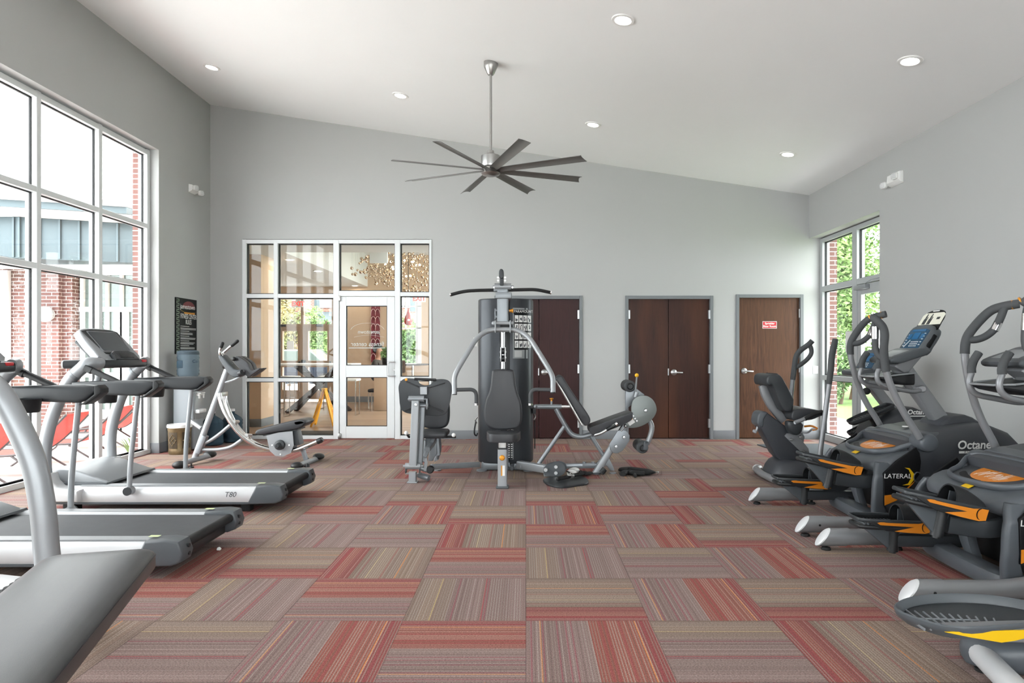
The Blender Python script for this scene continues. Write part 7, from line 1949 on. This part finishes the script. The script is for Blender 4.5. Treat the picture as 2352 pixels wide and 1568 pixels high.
part('console_shelf', MB().prism(sp2([(r(a, b).x, r(a, b).z) for a, b in ((1951, 858), (1955, 850), (1985, 846), (2000, 852), (1998, 862), (1960, 864))], 3), XY_ - .18, XY_ + .18, 'XZ', .015), M['mgrey'], sx_)
xh = part('cross_handle', MB().rod(r(1990, 898, XY_ + .25), r(1990, 898, XY_ - .25), .02, 12), M['arm_g'], sx_)
for dy in (-.27, .27): part('handle_end', MB().ell(r(1990, 898, XY_ + dy), (.035, .05, .035), 14, 8), M['rubber'], xh)
for dy, dz in ((-.16, 0), (.16, -.12)):
    a, b = r(1952, 970, XY_ + dy), r(2042, 932, XY_ + dy); a.z += dz; b.z += dz
    ol = [(0, -.04), (.03, -.07), (.2, -.085), (.42, -.08), (.45, -.03), (.45, .03), (.42, .08), (.2, .085), (.03, .07), (0, .04)]
    f_ = lambda: MB().frame(a, b - a, (0, 0, 1))
    pd_ = part('pedal', f_().prism(sp2(ol, 3), -.03, .0, 'XY', .01), M['blk'], sx_)
    rm_ = f_(); rm_.tube([V((u, v, .008)) for u, v in sp2(ol, 3)], .008, 8, .016, up=None, closed=True); part('pedal_rim', rm_, M['dgrey'], pd_)
    gg = f_()
    for i in range(12): gg.box((.04 + .03 * i, -.06, 0), (.052 + .03 * i, .06, .007))
    part('tread_ribs', gg, M['dgrey'], pd_)
    part('pedal_arm', MB().bar([a.lerp(b, .55) + V((0, 0, -.04)), (3.62, XY_ + dy, .5 + dz)], .05, .06, .012, up=(0, 1, 0)), M['blk'], sx_)
solo('floor_mat', MB().prism([(3.3, 9.42), (3.36, 8.5), (4.28, 8.3), (4.3, 9.5)], 0, .012, 'XY', .004), mat('charcoal_ribbed_mat', '4a5054', .9, var=.15, vs=30, bump=.4, bs=120), 'charcoal entrance mat on the carpet before the glazed exit door', 'mat')

# ---------------------------------------------------------------- elliptical trainer at the lower right corner
EY = 2.55
el = thing('elliptical_trainer', 'grey elliptical trainer at the lower right corner with yellow striped pedal', 'cross trainer', (2.6, EY, 0))
rb = []
for x, w_, z1 in ((1.87, .03, .06), (1.879, .06, .085), (1.905, .09, .105), (1.96, .125, .12), (2.05, .16, .14), (2.25, .19, .165), (2.5, .17, .18)):
    rb.append([(x, EY + .25 + a, z1 / 2 + .012 + c_) for a, c_ in rrect(2 * w_, z1, min(.05, z1 * .45), 4)])
part('rear_base', MB().loft(rb), M['hood'], el)
part('rear_cover', MB().prism(sp2([(2.05, EY + .18), (2.2, EY + .14), (2.45, EY + .14), (2.45, EY + .36), (2.2, EY + .36), (2.06, EY + .32)], 3), .13, .185, 'XY', .02), M['silver'], el)
part('rear_stabilizer', MB().rod((1.92, EY + .26, .062), (1.785, EY - .34, .055), .047, 20, True), M['silver_l'], el)
for y, x in ((EY + .2, 1.905), (EY - .3, 1.795)): part('leveller', MB().lathe([(0, 0), (.03, 0), (.03, .012), (0, .014)], 16, (x, y, 0)), M['rubber'], el)
for s in (-1, 1): part('roller_rail', MB().bar([(2.2, EY + .2 + .12 * s, .18), (3.3, EY + .2 + .12 * s, .24)], .045, .05, .01), M['arm_g'], el)
dsx = [(3.0, .16, .03, .35, .08), (3.2, .2, .03, .6, .1), (3.5, .22, .03, .72, .1), (3.8, .22, .03, .7, .1), (4.05, .2, .03, .5, .1), (4.2, .16, .03, .3, .08)]
part('drive_shell', MB().loft([[(x, EY + a, (z0 + z1) / 2 + c_) for a, c_ in rrect(2 * w_, z1 - z0, b, 4)] for x, w_, z0, z1, b in dsx]), M['shell'], el)
part('mast', MB().bar([(3.7, EY, .66), (3.4, EY, 1.3)], .11, .1, .02, up=(0, 1, 0)), M['arm_g'], el)
part('display_housing', MB().frame((3.32, EY, 1.3), (0, -1, 0), (.12, 0, .2)).prism(sp2([(-.18, -.03), (.18, -.03), (.2, .1), (.18, .24), (-.18, .24), (-.2, .1)], 3), 0, .08, 'XZ', .02), M['mgrey'], el)
for s in (-1, 1):
    a_ = part('moving_arm', MB().tube(spline([(3.45, EY + .27 * s, .6), (3.2, EY + .29 * s, .95), (3.05, EY + .28 * s, 1.25)], 6), .024, 14), M['arm_g'], el)
    part('arm_grip', MB().tube(spline([(3.05, EY + .28 * s, 1.25), (3.02, EY + .27 * s, 1.4), (3.08, EY + .24 * s, 1.55)], 6), .029, 14), M['foam'], a_)
def big_pedal(tip, z, up, lab):
    """long foot tray: tip at the rear, raised rim, sunken ribbed bed"""
    x0, y0 = tip
    ol = [(0, .02), (.05, .085), (.16, .13), (.32, .14), (.46, .115), (.58, .05), (.64, -.02), (.58, -.09), (.4, -.135), (.2, -.15), (.1, -.13), (.025, -.05)]
    o2 = sp2(ol, 4)
    f_ = lambda: MB().at((x0, y0, z), (4, up, 0))
    p_ = part('pedal', f_().prism([(.3 + (a - .3) * .86, b * .86) for a, b in o2], -.05, -.024, 'XY', .006), M['dgrey'], el)
    rm = f_(); n = len(o2); ri = []
    cx_, cy_ = .3, 0
    for (inn, h) in ((.86, -.05), (.97, -.022), (1.0, -.006), (1.0, .004), (.975, .009), (.93, .002), (.87, -.024)):
        ri.append([V((cx_ + (a - cx_) * inn, cy_ + (b - cy_) * inn, h)) for a, b in o2])
    rm.loft(ri, cap=False); part('pedal_rim', rm, M['mgrey'], p_)
    g_ = f_()
    for i in range(12): g_.bar([(.05 + .026 * i, -.1, -.024), (.04 + .03 * i, .07 - .009 * i, -.024)], .006, .01, .001)
    for i in range(2): g_.bar([(.05, -.05 + .04 * i, -.024), (.3, -.08 + .04 * i, -.024)], .005, .01, .001)
    part('tread_ribs', g_, M['silver_d'], p_)
    k = f_().prism([(.13, -.012), (.62, -.012), (.6, -.06), (.5, -.075), (.3, -.062)], -.142, -.06, 'XZ', .012)
    part('pedal_fairing', k, M['arm_g'], p_)
    ys_ = f_().prism([(.1, -.012), (.3, -.012), (.61, -.014), (.61, -.024), (.46, -.034), (.37, -.054), (.32, -.06), (.2, -.036)], -.1455, -.141, 'XZ')
    part('yellow_flash', ys_, M['yellow'], p_)
    part('pedal_link', MB().bar([(x0 + .45, y0, z - .08), (x0 + 1.6, y0, z + (.1 if lab else .25))], .045, .06, .012), M['arm_g'], el)
big_pedal((1.51, EY + .13), .272, -1.5, 1)
big_pedal((2.05, EY - .26), .36, 4, 0)
# ---------------------------------------------------------------- sky, camera
wd = bpy.data.worlds.new('overcast'); SC.world = wd; wd.use_nodes = True
nt = wd.node_tree; N, L = nt.nodes, nt.links
bg = N['Background']
tc = N.new('ShaderNodeTexCoord'); sx = N.new('ShaderNodeSeparateXYZ'); L.new(tc.outputs['Generated'], sx.inputs[0])
rp = ramp(N, [(.0, (.55, .57, .58, 1)), (.5, (.92, .96, 1, 1)), (.75, (1, 1, 1, 1))])
mr = N.new('ShaderNodeMapRange'); mr.inputs['From Min'].default_value = -1
L.new(sx.outputs['Z'], mr.inputs['Value']); L.new(mr.outputs[0], rp.inputs['Fac']); L.new(rp.outputs['Color'], bg.inputs['Color'])
bg.inputs['Strength'].default_value = 5.0
cam = bpy.data.cameras.new('camera'); co = bpy.data.objects.new('camera', cam); COL.objects.link(co)
co.location = (0, 0, CAMZ); co.rotation_euler = (R(90), 0, 0)
cam.sensor_width = 36; cam.sensor_fit = 'HORIZONTAL'; cam.lens = F / 2352 * 36
cam.shift_x = -(HX - 1176) / 2352; cam.shift_y = (HY - 784) / 2352
cam.clip_start = .05; cam.clip_end = 300
SC.camera = co
vs = SC.view_settings
vs.view_transform = 'Standard'; vs.look = 'None'; vs.gamma = 1; vs.use_curve_mapping = False; vs.exposure = 1.1
SC.cycles.use_denoising = True
SC.cycles.max_bounces = 7; SC.cycles.diffuse_bounces = 3; SC.cycles.glossy_bounces = 3; SC.cycles.use_adaptive_sampling = True; SC.cycles.adaptive_threshold = .06; SC.cycles.caustics_reflective = False; SC.cycles.caustics_refractive = False; SC.cycles.transparent_max_bounces = 12
